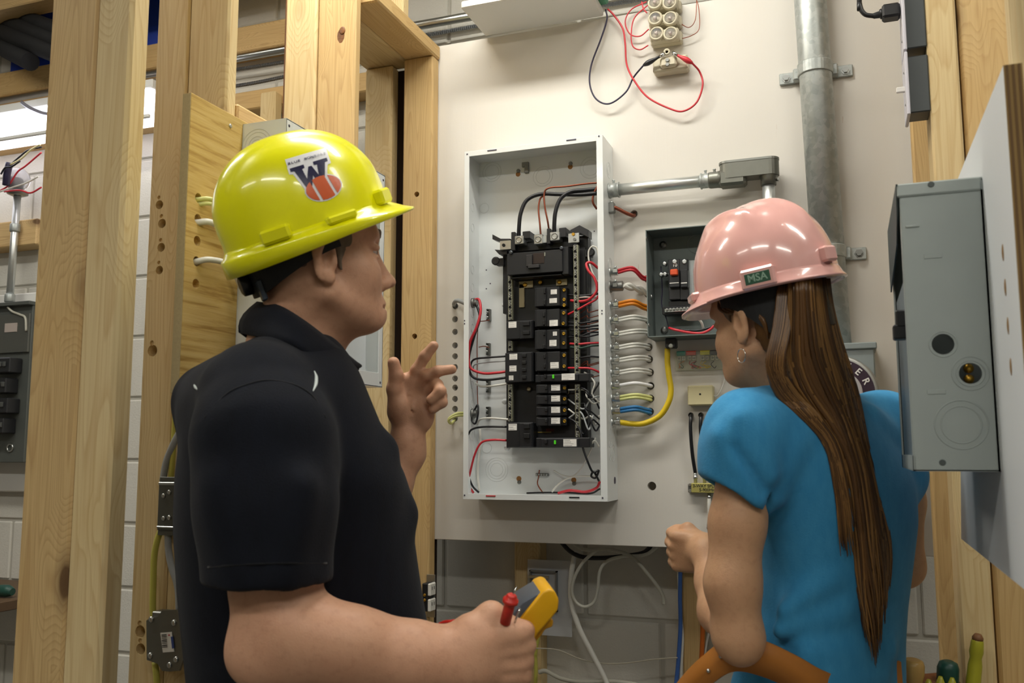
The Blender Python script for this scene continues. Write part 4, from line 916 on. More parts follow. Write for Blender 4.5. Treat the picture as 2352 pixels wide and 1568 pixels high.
wire('loose_cable', L(((1238,1543),(1255,1541),(1290,1558),(1340,1566),(1390,1564),(1440,1568),(1500,1580)),DU-.01), .0058, flat('grey_white','b5b3a6',.5), 'grey-white cable leaving the stud beside the yellow cable','cable')
wire('loose_cable', L(((1228,1488),(1280,1492),(1330,1512),(1375,1522),(1430,1523),(1500,1514),(1556,1510)),DU-.006), .0017, flat('string_white','b8b1a0',.7), 'thin twisted string strung across the block wall','string')
wire('loose_cable', L(((1236,1462),(1230,1500),(1231,1540),(1228,1620),(1226,1760)),DU+.012), .005, flat('olive_yellow','c6c25a',.5), 'yellow-green cable stapled down the stud under the board','cable')
wire('loose_cable', L(((1563,1300),(1562,1370),(1563,1430),(1560,1490),(1556,1540),(1548,1620),(1540,1760)),DU+.004), .0052, flat('cobalt','3f68b0',.45), 'blue cable running down beside the stud under the board','cable')
wire('loose_cable', L(((1556,1290),(1560,1330),(1562,1400),(1567,1460),(1564,1540),(1560,1700)),DU+.012), .0045, WHT, 'white cable tucked behind the blue cable','cable')
wire('loose_cable', L(((1614,1400),(1614,1450),(1612,1500),(1608,1560),(1604,1700)),DU+.02), .0055, flat('deep_orange','cf6a1c',.5), 'orange cable running down the far side of the stud','cable')
wire('loose_cable', L(((1633,1440),(1624,1470),(1616,1520)),DU+.03), .003, WHT, 'thin white cable beside the orange cable','cable')
# hanging cables on the end stud
wire('loose_cable', [PD(950,1060,DE-.006),PD(942,1064,DE-.012),PD(930,1070,DE-.01)], .0055, WHT, 'white cable stub showing behind the raised wrist','cable')
# ================================================================ left wall equipment
# white enclosure on the drilled plywood
LX0, LX1 = XP+.0005, XP+.0955; LY0, LY1 = PX(557.6,285.6,XP)[1], PX(885,395,XP+.0955)[1]; LZ1 = PX(557.6,285.6,XP)[2]; LZ0 = PX(880,890,XP+.0955)[2]
le = thing('white_enclosure', 'open white breaker enclosure fixed to the drilled plywood', 'electrical panel', (LX0,(LY0+LY1)/2,LZ0))
obj('side_plate', MB().box((LX0,LY0,LZ0),(LX1,LY0+.002,LZ1),.0008), WHITE_ENAMEL, le)
obj('case', MB().box((LX0,LY0,LZ1-.002),(LX1,LY1,LZ1)).box((LX0,LY0,LZ0),(LX1,LY1,LZ0+.002)).box((LX0,LY1-.002,LZ0),(LX1,LY1,LZ1)).box((LX0,LY0,LZ0),(LX0+.003,LY1,LZ1)), WHITE_ENAMEL, le)
for lo, hi in (((LX1-.002,LY0,LZ0),(LX1,LY0+.018,LZ1)),((LX1-.002,LY1-.018,LZ0),(LX1,LY1,LZ1)),((LX1-.002,LY0+.018,LZ1-.018),(LX1,LY1-.018,LZ1)),((LX1-.002,LY0+.018,LZ0),(LX1,LY1-.018,LZ0+.03))): obj('flange', MB().box(lo,hi,.0006), WHITE_ENAMEL, le)
q = PD(590,335,LY0); m = MB()
for r in (.012,.018,.026,.032): m.torus(q, (0,1,0), r, .0008, 32, 5)
obj('knockout', m, KO, le)
for z_ in (.2,.3): obj('knockout', MB().torus((LX0+.05,LY0,LZ1-z_),(0,1,0),.016,.0007,28,5), KO, le)
obj('corner_screw', MB().lathe((LX1,LY0+.009,LZ1-.012),(1,0,0),[(0,.003),(.001,.002)],8), SLOTM, le); obj('corner_screw', MB().lathe((LX1,LY1-.009,LZ1-.012),(1,0,0),[(0,.003),(.001,.002)],8), SLOTM, le); obj('corner_screw', MB().lathe((LX1,LY1-.009,LZ0+.01),(1,0,0),[(0,.003),(.001,.002)],8), SLOTM, le)
obj('cover_door', MB().box((LX1-.03,LY0+.05,LZ0+.03),(LX1-.024,LY1-.03,LZ0+.2),.002), flat('pale_blue_white','d7dee2',.35), le)
for k in range(12):
    y = LY1-.085+ (k % 2)*.02; obj('print', MB().box((LX1-.024,LY1-.1+(k % 3)*.001,LZ0+.185-k*.0048),(LX1-.0236,LY1-.085+random.uniform(-.006,.012),LZ0+.187-k*.0048)), flat('grey_print','8f8f90'), le)
m = MB()
for r in (.02,.028): m.torus((LX1-.024,LY0+.22,LZ0+.1),(1,0,0),r,.0007,28,5)
obj('knockout', m, KO, le)
# cables coming through the drilled plywood
for k, (y, m_, nm, r) in enumerate(((455,PYEL,'pale yellow cable coming out of the top hole of the drilled plywood',.0042),(508,WHT,'straight white cable coming out of the second hole of the drilled plywood',.0058),(598,WHT,'curved white cable coming out of the fourth hole of the drilled plywood',.0055))):
    a = PX(456-(y-455)*.03,y+2,XP); pts = [a-[.03,0,0],a+[-.004,.002,0],a+[.012,.02,.003 if k != 2 else .006],a+[.016,.07,-.008 if k != 2 else .004],np.array([LX0+.018,LY0-.012,a[2]-.03])]
    mm = MB().tube(pts,r,8,7)
    if k == 0: mm.tube([p+[0,.002,-.008] for p in pts],r*.9,8,7)
    obj('plywood_cable', mm, m_, label=nm, cat='cable')
wire('plywood_cable', [PX(462,868,XP)+[-.02,0,0],PX(462,862,XP)+[.004,0,0],PX(468,848,XP)+[.012,.01,0],PX(476,845,XP)+[.014,.05,-.02]], .0055, WHT, 'white cable curling at the bottom of the drilled plywood','cable')
# two junction boxes on the bored studs
DX = DC-.001
jz = PD(382,1160,DX-.02)
j1 = thing('switch_box', 'narrow galvanised device box strapped between the grey and yellow cables', 'junction box', jz)
a = PD(359,1218,DX-.022); b = PD(408,1106,DX-.022)
obj('case', MB().box((a[0],DX-.022,a[2]),(b[0],DX,b[2]),.002), flat('box_steel','6f716c',.42,.75), j1)
for z0, z1 in ((b[2]-.006,b[2]-.001),(a[2]+.005,a[2]+.008)): obj('ridge', MB().box((a[0]+.002,DX-.0245,z0),(b[0]-.001,DX-.021,z1),.001), STEEL, j1)
for z_ in (b[2],a[2]): 
    s = 1 if z_ == b[2] else -1; obj('ear', MB().box((a[0]+.002,DX-.021,min(z_,z_+s*.008)),(b[0]-.002,DX-.019,max(z_,z_+s*.008)),.001), flat('box_steel','6f716c'), j1)
for x, y in ((376,1138),(389,1130),(376,1190),(389,1188)): obj('screw', MB().lathe(PD(x,y,DX-.022),(0,-1,0),[(0,.0045),(.002,.004),(.003,.002)],10), STEEL, j1)
jz = PD(380,1468,DX-.03)
a = PD(337,1520,DX-.03); b = PD(424,1408,DX-.03)
j2 = thing('cover_box', 'square galvanised junction box cover with a barcode sticker', 'junction box', jz)
poly = [(345,1418),(362,1416),(372,1401),(404,1400),(411,1410),(423,1412),(422,1510),(412,1540),(388,1542),(372,1540),(362,1524),(337,1515),(336,1425)]
obj('cover', MB().prism([PD(x,y,DX-.032) for x, y in poly], (0,.004,0)), flat('cover_steel','83837c',.38,.8,noise=.08), j2)
obj('case', MB().box((a[0]+.004,DX-.028,a[2]+.003),(b[0]-.004,DX-.001,b[2]-.001),.002), DKSTEEL, j2)
for x, y in ((347,1422),(399,1430),(345,1505),(404,1514),(389,1527)): obj('rivet', MB().sphere(PD(x,y,DX-.033),.0052,10,6,(1,.6,1)), STEEL, j2)
s_ = obj('sticker', MB().prism([PD(x,y,DX-.0335) for x, y in ((368,1453),(394,1451),(400,1496),(374,1498))], (0,.001,0)), LABELW, j2)
for k in range(8): obj('bar', MB().prism([PD(x,y,DX-.0342) for x, y in ((370.5+k*.25,1457+k*4),(382+k*.25,1456+k*4),(382.2+k*.25,1458+k*4-(k % 3)*.5),(370.7+k*.25,1459+k*4-(k % 3)*.5))], (0,.0006,0)), INK, s_)
obj('logo_bar', MB().prism([PD(x,y,DX-.0342) for x, y in ((392,1462),(397,1461),(400,1488),(395,1489))], (0,.0006,0)), flat('sticker_blue','3a4c8c',.6), s_)
obj('logo_dot', MB().lathe(PD(388.5,1458,DX-.0336),(0,-1,0),[(0,.0016),(.0005,.0016)],8), flat('sticker_red','c8343a',.6), s_)
wire('stud_cable', [PD(x,y,DX-.012) for x, y in ((430,940),(415,985),(398,1020),(382,1060),(374,1105))], .006, GRYC, 'grey cable coming down into the narrow device box','cable')
wire('stud_cable', [PD(x,y,DX-.008) for x, y in ((404,905),(402,960),(398,1030),(392,1105))], .0048, flat('olive_yellow','c6c25a'), 'yellow cable coming down behind the grey one into the device box','cable')
wire('stud_cable', [PD(x,y,DX-.012) for x, y in ((368,1220),(360,1245),(354,1280),(352,1340),(351,1400),(356,1420))], .0055, flat('olive_yellow','c6c25a'), 'yellow cable between the two junction boxes','cable')
wire('stud_cable', [PD(x,y,DX-.012) for x, y in ((386,1222),(387,1260),(394,1300),(408,1345),(412,1400))], .006, GRYC, 'grey cable between the two junction boxes','cable')
wire('stud_cable', [PD(x,y,DX-.012) for x, y in ((356,1520),(360,1560),(364,1640),(368,1780))], .0055, flat('olive_yellow','c6c25a'), 'yellow cable leaving the barcode box downwards','cable')
wire('stud_cable', [PD(x,y,DX-.02) for x, y in ((420,1492),(436,1490),(445,1500),(444,1530),(442,1545))], .0032, WHT, 'white cable end curling out of the barcode box','cable')
# ================================================================ far left
DFP = 2.25
fx1 = PD(65,690,DFP)[0]; fz1 = PD(65,690,DFP)[2]; fz0 = PD(65,1062,DFP)[2]
fb_board = stud('mounting_board', (-3.6,DFP+.1,fz0-.1),(fx1+.02,DFP+.118,fz1+.05), WHITEP, 'white board behind the far breaker panel','board')
fp = thing('far_breaker_panel', 'dark grey breaker panel with black breakers seen past the studs', 'electrical panel', (fx1-.2,DFP+.1,fz0))
obj('case', MB().box((fx1-.38,DFP+.02,fz0),(fx1,DFP+.1,fz1-.01),.002).box((fx1-.38,DFP,fz1-.012),(fx1+.004,DFP+.1,fz1),.001), flat('far_grey','5c605c',.45,.3), fp)
ly = obj('upper_plate', MB().box((fx1-.3,DFP+.012,fz1-.17),(fx1-.004,DFP+.021,fz1-.04),.001), flat('far_plate','6d6f6a',.35,.6), fp)
obj('warning_label', MB().box((fx1-.11,DFP+.0105,fz1-.1),(fx1-.055,DFP+.0122,fz1-.07)), flat('label_brownish','b0a49c',.6), fp)
for k in range(4):
    z1_ = PD(40,822+k*46,DFP)[2]; br = obj('breaker', MB().box((fx1-.13,DFP-.03,z1_-.05),(fx1-.03 - (k % 2)*.012,DFP+.02,z1_),.003), BLACKS, fp)
    for q in (0,1): obj('toggle', MB().box((fx1-.075+q*.018,DFP-.036,z1_-.03),(fx1-.063+q*.018,DFP-.03,z1_-.014),.001), flat('toggle_grey','4a4c4a',.5), br)
    obj('label', MB().box((fx1-.128,DFP-.031,z1_-.034),(fx1-.1,DFP-.03,z1_-.012)), flat('label_green_white','c9d4c4',.6), br)
obj('bottom_latch', MB().torus(PD(23,1028,DFP+.018),(0,1,0),.012,.003,16,6), STEEL, fp)
wire('far_wire', [PD(x,y,DFP+.01) for x, y in ((18,705),(28,715),(45,722),(58,730),(60,760))], .004, flat('grey_white','b5b3a6'), 'grey wire curving inside the top of the far breaker panel')
cx = PD(32,560,DFP+.05)
cn = thing('far_conduit', 'thin bright conduit rising from the far breaker panel', 'conduit', (cx[0],DFP+.05,fz1))
ztop = PD(40,450,DFP+.05)[2]; xt = PD(40,450,DFP+.05)[0]; xb = PD(22,690,DFP+.05)[0]
obj('tube', MB().cyl((xb,DFP+.05,fz1-.002),(xt,DFP+.05,ztop),.0125,14), EMT, cn)
for y in (524,684): q = PD(30,y,DFP+.05); q[0] = xb+(xt-xb)*(q[2]-fz1)/(ztop-fz1); obj('coupling', MB().lathe(q-[0,0,.014],(0,0,1),[(0,.0155),(.003,.017),(.025,.017),(.028,.0155)],14), GALV, cn)
lampb = thing('bulb_holder', 'bare bulb socket full of loose wires on top of the thin conduit', 'lamp', (xt,DFP+.05,ztop))
obj('socket_ring', MB().lathe((xt,DFP+.05,ztop),(0,0,1),[(0,.02),(.006,.034),(.016,.034),(.018,.02)],18), DKSTEEL, lampb)
q = PD(40,412,DFP+.05); obj('bulb', MB().sphere(q,.042,18,12), glass('bulb_glass',(.85,.85,.9),.7), lampb); obj('bulb_base', MB().lathe(q-[.01,0,.036],(0,0,1),[(0,.02),(.03,.024),(.04,.02)],14), BLACKS, lampb)
obj('socket_cap', MB().tube([PD(14,425,DFP-.0),PD(16,400,DFP-.01),PD(22,374,DFP-.01)],.012,10,5), PUR, lampb)
FW = [((0,438),(20,425),(40,395),(60,380),(95,350)),((0,440),(30,430),(60,420),(88,405)),((22,380),(45,360),(65,345),(95,338)),((24,378),(48,365),(70,345),(92,332)),((10,440),(45,437),(70,443),(95,430)),((2,400),(12,385),(26,383),(46,370))]
for k, P in enumerate(FW):
    wire('far_wire', [PD(x,y,DFP+.01-.008*k) for x, y in P], .003, (RED,WHT,BLK,flat('cream_wire','d8cf9a'),RED,BLK)[k], ('red wire rising from the bulb socket','white wire sweeping out of the bulb socket','upper black wire above the bulb socket','cream wire above the bulb socket','red wire lying across the socket ring','short black wire beside the socket cap')[k])
# fluorescent strip under the rail
zf1 = PD(50,252,2.2)[2]; zf0 = PD(50,310,2.2)[2]; xf1 = PD(347,250,2.2)[0]
fl_ = thing('strip_light', 'glowing white fluorescent strip behind the left studs', 'lamp', ((-3.6+xf1)/2,2.25,zf0))
obj('housing', MB().box((-3.75,2.2,zf1),(xf1,2.31,zf1+.03),.003).box((-3.75,2.19,zf0-.012),(xf1,2.2,zf0),.002), LHOUS, fl_)
obj('diffuser', MB().box((-3.74,2.195,zf0),(xf1-.01,2.3,zf1-.001),.008), flat('lit_diffuser',(.93,.92,1.0),.4,emit=3.2), fl_)
wire('strip_cable', [PD(x,y,2.18) for x, y in ((50,235),(62,244),(78,252),(100,260),(120,262))], .006, flat('armour_bright','c9c9dc',.3,.7), 'short shiny flexible cable above the glowing strip','cable')
# dark insulated pipes near the ceiling
pipes = [(((-6,104),(70,142)),.03),(((-6,70),(100,112)),.03),(((20,52),(115,88)),.028),(((50,38),(125,66)),.026)]
for k, (P, r) in enumerate(pipes):
    a, b = PD(*P[0],2.22-.0*k), PD(*P[1],2.16-.0*k); d = unit(b-a)
    obj('insulated_pipe', MB().cyl(a-d*.2,b+d*(.0 if k == 0 else .25),r,16), flat('pipe_black','121214',.8), label=('black insulated pipe ending just above the upper wooden rail','second black insulated pipe of the bundle near the ceiling','third black insulated pipe of the bundle near the ceiling','topmost black insulated pipe of the bundle near the ceiling')[k], cat='pipe')
a = PD(30,140,2.385); b = PD(350,60,2.385)
obj('blue_tarp', MB().box((a[0],2.375,a[2]-.05),(b[0]+.05,2.386,b[2]+.35),.002), flat('blue_sheet','1a3fb0',.5), label='deep blue sheet on the wall behind the black pipes', cat='sheet')
# bench at the lower left
bz = PD(15,1372,2.1)[2]
obj('work_shelf', MB().box((-3.6,2.0,bz-.03),(PD(45,1380,2.1)[0],DW-.002,bz),.003), flat('shelf_brown','5b4630',.6), label='narrow brown shelf low on the block wall behind the studs', cat='shelf')
q = PD(14,1340,2.1); q[2] = bz
sd = thing('screwdriver', 'short screwdriver with a green grip lying on the narrow shelf', 'screwdriver', q)
obj('grip', MB().tube([q+[-.05,0,.018],q+[0,0,.02],q+[.028,0,.018]],.018,10,4,rad=[.8,1,1,.6]), flat('grip_green','1f4a40',.4), sd); obj('shaft', MB().cyl(q+[-.05,0,.012],q+[-.16,0,.006],.004,8), STEEL, sd)
# ================================================================ right partition
XPP = .177
def pp(D, z): return np.array([XPP, D, z])
pt_ = CH+.42; pb_ = CH-.156
wp = obj('white_partition', MB().prism([pp(1.09,pt_),pp(1.542,pt_),pp(1.80,pb_),pp(.6,pb_),pp(.6,pt_-.5),pp(1.09,pt_-.0)],(.0185,0,0)) if False else MB().prism([pp(1.09,pt_),pp(1.542,pt_),pp(1.80,pb_),pp(1.09,pb_)],(.0185,0,0)), painted('painted_cool_white','d9dde0',wear='a98256'), label='white-painted plywood partition carrying the grey box', cat='plywood')
obj('ply_edge', MB().box((XPP,1.0892,pb_),(XPP+.0185,1.0899,pt_)), flat('layered_edge','9a7d4c',.8), wp)
for k in range(3): obj('veneer', MB().box((XPP+.002+k*.006,1.0882,pb_),(XPP+.0045+k*.006,1.0893,pt_-.0005)), flat('veneer_dark','6f5433',.85), wp)
GOUGE = flat('gouge','8a6a3c',.9)
for y in (580,660,748,842): q = PX(2304+(y-580)*.07,y,XPP); obj('gouge', MB().sphere(q,.0055,8,6,(.25,.9,1.9)), GOUGE, wp)
gD0, gD1, gX0, gX1 = 1.293, 1.576, .077, XPP
gzt = CH+.352; gzb = CH-.028
gbx = thing('grey_box', 'galvanised grey steel box with round knockouts on the white partition', 'electrical box', ((gX0+gX1)/2,(gD0+gD1)/2,gzb))
GBX = flat('box_grey','a7b0ae',.45,.15,noise=.08,nscale=9)
side = obj('side_plate', MB().box((gX0+.001,gD0,gzb),(gX1,gD0+.002,gzt-.016),.0008).box((gX0-.003,gD0-.0035,gzt-.018),(gX1-.002,gD0+.01,gzt),.002), GBX, gbx)
hs = MB()
def gp_(x, y): return PD(x,y,gD0)
for x, y, r in ((2166,790,.0135),(2229,857,.0135)): p = gp_(x,y); hs.cyl(p-[0,.02,0],p+[0,.02,0],r,24)
cut(side, hs)
obj('case', MB().box((gX0,gD0,gzb),(gX1,gD1,gzb+.002)).box((gX0,gD1-.002,gzb),(gX1,gD1,gzt)).box((gX1-.003,gD0,gzb),(gX1,gD1,gzt)).box((gX0,gD0,gzt-.004),(gX1,gD1,gzt-.002)), GBX, gbx)
obj('front_rim', MB().box((gX0,gD0+.001,gzb),(gX0+.002,gD0+.018,gzt)).box((gX0,gD1-.018,gzb),(gX0+.002,gD1,gzt)).box((gX0,gD0,gzb),(gX0+.002,gD1,gzb+.02)), GBX, gbx)
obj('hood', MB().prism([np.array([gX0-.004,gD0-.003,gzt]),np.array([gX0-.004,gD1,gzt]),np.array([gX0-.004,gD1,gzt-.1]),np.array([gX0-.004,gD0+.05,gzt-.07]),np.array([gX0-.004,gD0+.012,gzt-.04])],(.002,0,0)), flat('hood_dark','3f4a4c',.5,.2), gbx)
obj('inner_cover', MB().box((gX0+.003,gD0+.02,gzb+.01),(gX0+.006,gD1-.02,gzt-.12),.001), flat('cover_blue_grey','75828a',.45,.3), gbx)
obj('breaker_handle', MB().box((gX0-.014,gD0+.05,CH+.15),(gX0+.004,gD0+.075,CH+.17),.002).box((gX0-.01,gD0+.05,CH+.165),(gX0+.004,gD0+.07,CH+.19),.002), BLACKS, gbx)
for x, y, rr in ((2166,790,(.0165,)),(2229,857,(.0165,.0215)),(2208,975,(.031,.0235))):
    m = MB()
    for r in rr: m.torus(gp_(x,y),(0,1,0),r,.0009,36,6)
    obj('knockout', m, GBX, gbx)
for k, (x, y) in enumerate(((2229,843),(2230,868))): obj('lug_screw', MB().sphere(gp_(x,y)+[0,.02,0],.0065,10,6), BRASS, gbx)
for x, y in ((2143,588),(2151,900)): obj('tab_emboss', MB().box(gp_(x,y)-[.011,.001,.003],gp_(x,y)+[.011,.001,.003],.001), GBX, gbx)
for x, y in ((2138,425),(2165,1062)): obj('dimple', MB().lathe(gp_(x,y)-[0,.004 if y < 500 else 0,0],(0,-1,0),[(0,.0042),(.0006,.0036)],12), flat('dimple_dark','4e5655',.5), gbx)
obj('edge_strip', MB().box(gp_(2080,520)-[.0,.002,.002],gp_(2112,520)+[0,.001,.0025],.001), flat('bent_tab','b9c2c0',.3,.4), gbx)  # small raised strip, paler than the side plate
# switch boxes on the partition stud
def wallbox(zt, zb, xp, label, plug):
    xs_ = xr0; b = thing('switch_box', label, 'switch box', (xs_,DR+.03,zb))
    obj('case', MB().box((xs_-.036,DR+.0,zb+.006),(xs_+.001,DR+.055,zt-.006),.002), flat('box_dark','4b4f50',.45,.5), b)
    pl = obj('cover_plate', MB().box((xs_-.041,DR-.012,zb),(xs_-.035,DR+.066,zt),.002), flat('plate_white','cfcdd6',.35), b)
    for z in (zb+.03,zt-.03): obj('plate_screw', MB().lathe((xs_-.041,DR+.02,z),(-1,0,0),[(0,.003),(.001,.002)],8), DKSTEEL, pl)
    if not plug: obj('toggle', MB().box((xs_-.056,DR+.022,(zt+zb)/2-.004),(xs_-.04,DR+.03,(zt+zb)/2+.006),.001), LABELW, pl)
    return b
z1 = PD(2092,122,DR)[2]; z0 = PD(2103,265,DR)[2]; wallbox(z1,z0,0,'white switch plate with a small toggle on the partition stud',False)
zz1 = PD(2080,-20,DR)[2]; zz0 = PD(2090,118,DR)[2]; wallbox(zz1,zz0,0,'white outlet plate with a black plug at the top of the partition stud',True)
q = PD(2072,25,DR+.02); xq = xr0-.041
cp = thing('power_plug', 'black moulded plug with its cord in the upper outlet plate', 'plug', (xq,DR+.02,q[2]))
obj('plug_body', MB().box((xq-.034,DR+.005,q[2]-.014),(xq-.001,DR+.035,q[2]+.014),.004), BLACKP, cp)
obj('strain_relief', MB().lathe((xq-.034,DR+.02,q[2]),(-1,0,-.1),[(0,.011),(.004,.009),(.004,.007),(.016,.0055)],10), BLACKP, cp)
obj('cord', MB().tube([np.array([xq-.048,DR+.02,q[2]-.002]),np.array([xq-.066,DR+.02,q[2]+.006]),np.array([xq-.074,DR+.02,q[2]+.03]),np.array([xq-.073,DR+.02,q[2]+.09]),np.array([xq-.06,DR+.02,RZ-.01])],.0048,8,6), BLACKP, cp)
x0 = max(PD(2322,50,1.15)[0], XPP+.019)
stud('partition_stud', (x0,1.15,0),(x0+.089,1.188,RZ), W_Z, 'pale upright stud carrying the free edge of the white partition', b=.006)
# ================================================================ smooth solid modelling for bodies and clothes
class Field:
    def __init__(s, lo, hi, vs):
        s.lo = np.asarray(lo, float); s.vs = vs; s.n = np.ceil((np.asarray(hi)-s.lo)/vs).astype(int)+1
        s.ax = [ (s.lo[i]+vs*np.arange(s.n[i])).astype(np.float32) for i in range(3)]
        s.d = np.full(s.n, 1.0, np.float32)
    def like(s):
        q = Field.__new__(Field); q.lo, q.vs, q.n, q.ax = s.lo, s.vs, s.n, s.ax; q.d = np.full(s.n, 1.0, np.float32); return q
    def join(s, o, k):
        h = np.clip(.5+.5*(o.d-s.d)/k, 0, 1); s.d = o.d*(1-h)+s.d*h-k*h*(1-h); return s
    def sub(s, lo, hi):
        a = np.clip(np.floor((np.asarray(lo)-s.lo)/s.vs).astype(int), 0, s.n); b = np.clip(np.ceil((np.asarray(hi)-s.lo)/s.vs).astype(int)+1, 0, s.n)
        return tuple(slice(int(a[i]), int(b[i])) for i in range(3))
    def grid(s, sl): return s.ax[0][sl[0]][:,None,None], s.ax[1][sl[1]][None,:,None], s.ax[2][sl[2]][None,None,:]
    def op(s, prim, k=.01, cut=False):
        fn, lo, hi = prim; pad = k*1.3+2*s.vs; sl = s.sub(np.asarray(lo)-pad, np.asarray(hi)+pad)
        if any(q.stop <= q.start for q in sl): return s
        b = fn(*s.grid(sl)); a = s.d[sl]
        if cut:
            b = -b; h = np.clip(.5-.5*(b-a)/k, 0, 1); s.d[sl] = b*(1-h)+a*h+k*h*(1-h)
        else:
            h = np.clip(.5+.5*(b-a)/k, 0, 1); s.d[sl] = b*(1-h)+a*h-k*h*(1-h)
        return s
    def keep(s, fn):   # intersect with half space fn < 0 over the whole grid
        sl = (slice(0,s.n[0]),slice(0,s.n[1]),slice(0,s.n[2])); s.d = np.maximum(s.d, fn(*s.grid(sl)).astype(np.float32)); return s
    def warp(s, fn):
        sl = (slice(0,s.n[0]),slice(0,s.n[1]),slice(0,s.n[2])); s.d = s.d+fn(*s.grid(sl)).astype(np.float32); return s
    def mesh(s):
        d = s.d; ins = d < 0; nx, ny, nz = s.n
        c = np.zeros((nx-1,ny-1,nz-1), np.int8)
        for dx in (0,1):
            for dy in (0,1):
                for dz in (0,1): c += ins[dx:nx-1+dx,dy:ny-1+dy,dz:nz-1+dz]
        act = (c > 0) & (c < 8); I = np.argwhere(act); idx = np.full(act.shape, -1, np.int64); idx[act] = np.arange(len(I))
        P = np.zeros((len(I),3)); W = np.zeros(len(I))
        cor = np.array([[x,y,z] for x in (0,1) for y in (0,1) for z in (0,1)])
        V = np.stack([d[I[:,0]+q[0],I[:,1]+q[1],I[:,2]+q[2]] for q in cor], 1)
        for a in range(8):
            for b in range(a+1, 8):
                if np.abs(cor[a]-cor[b]).sum() != 1: continue
                va, vb = V[:,a], V[:,b]; m = (va < 0) != (vb < 0); t = np.where(m, va/np.where(m, va-vb, 1), 0)
                P += np.where(m[:,None], cor[a]+(cor[b]-cor[a])*t[:,None], 0); W += m
        P = s.lo+(I+P/W[:,None])*s.vs
        Q = []
        for a in range(3):
            u_, v_ = (a+1) % 3, (a+2) % 3; A = np.moveaxis(ins, (a,u_,v_), (0,1,2)); ID = np.moveaxis(idx, (a,u_,v_), (0,1,2))
            e = A[:-1,1:-1,1:-1] != A[1:,1:-1,1:-1]; E = np.argwhere(e)
            i, j, k = E[:,0], E[:,1]+1, E[:,2]+1
            q = np.stack([ID[i,j-1,k-1], ID[i,j,k-1], ID[i,j,k], ID[i,j-1,k]], 1); fl = ~A[i,j,k]; q[fl] = q[fl][:,::-1]; Q.append(q)
        Q = np.concatenate(Q); Q = Q[(Q >= 0).all(1)]
        return P, Q
def relax(P, Q, it=1, lam=.5):
    for _ in range(it):
        S = np.zeros_like(P); n = np.zeros(len(P))
        for a in range(4):
            b = (a+1) % 4
            np.add.at(S, Q[:,a], P[Q[:,b]]); np.add.at(n, Q[:,a], 1); np.add.at(S, Q[:,b], P[Q[:,a]]); np.add.at(n, Q[:,b], 1)
        P = P+lam*(S/np.maximum(n,1)[:,None]-P)
    return P
def sdf_obj(name, parts, mat, parent=None, it=1, **kw):
    V = []; Fq = []; o = 0
    for f in parts:
        P, Q = f.mesh() if isinstance(f, Field) else f
        P = relax(P, Q, it); V.append(P); Fq.append(Q+o); o += len(P)
    V = np.concatenate(V); Fq = np.concatenate(Fq); m = MB(); m.v = V; m.f = Fq.tolist(); m.sm = [True]*len(Fq)
    return obj(name, m, mat, parent, fix=False, **kw)
def cap(a, b, ra, rb=None):
    a = np.asarray(a,float); b = np.asarray(b,float); rb = ra if rb is None else rb; ab = b-a; L2 = max(ab@ab, 1e-12)
    def fn(X,Y,Z):
        x, y, z = X-a[0], Y-a[1], Z-a[2]; t = np.clip((x*ab[0]+y*ab[1]+z*ab[2])/L2, 0, 1)
        return np.sqrt((x-ab[0]*t)**2+(y-ab[1]*t)**2+(z-ab[2]*t)**2)-(ra+(rb-ra)*t)
    R = max(ra,rb); return fn, np.minimum(a,b)-R, np.maximum(a,b)+R
def ell(c, r, A=None):
    c = np.asarray(c,float); r = np.asarray(r,float); A = np.eye(3) if A is None else np.asarray(A)   # rows = axes
    def fn(X,Y,Z):
        x, y, z = X-c[0], Y-c[1], Z-c[2]
        q = [(x*A[i,0]+y*A[i,1]+z*A[i,2]) for i in range(3)]
        k0 = np.sqrt(sum((q[i]/r[i])**2 for i in range(3))); k1 = np.sqrt(sum((q[i]/r[i]**2)**2 for i in range(3)))
        return k0*(k0-1)/np.maximum(k1,1e-6)
    e = np.sqrt(((A.T*r)**2).sum(1)); return fn, c-e, c+e
def rbox(c, e, A, rad):
    c = np.asarray(c,float); e = np.asarray(e,float); A = np.asarray(A)
    def fn(X,Y,Z):
        x, y, z = X-c[0], Y-c[1], Z-c[2]
        q = [np.abs(x*A[i,0]+y*A[i,1]+z*A[i,2])-(e[i]-rad) for i in range(3)]
        return np.sqrt(sum(np.maximum(v,0)**2 for v in q))+np.minimum(np.maximum(np.maximum(q[0],q[1]),q[2]),0)-rad
    m = np.abs(A.T) @ e; return fn, c-m, c+m
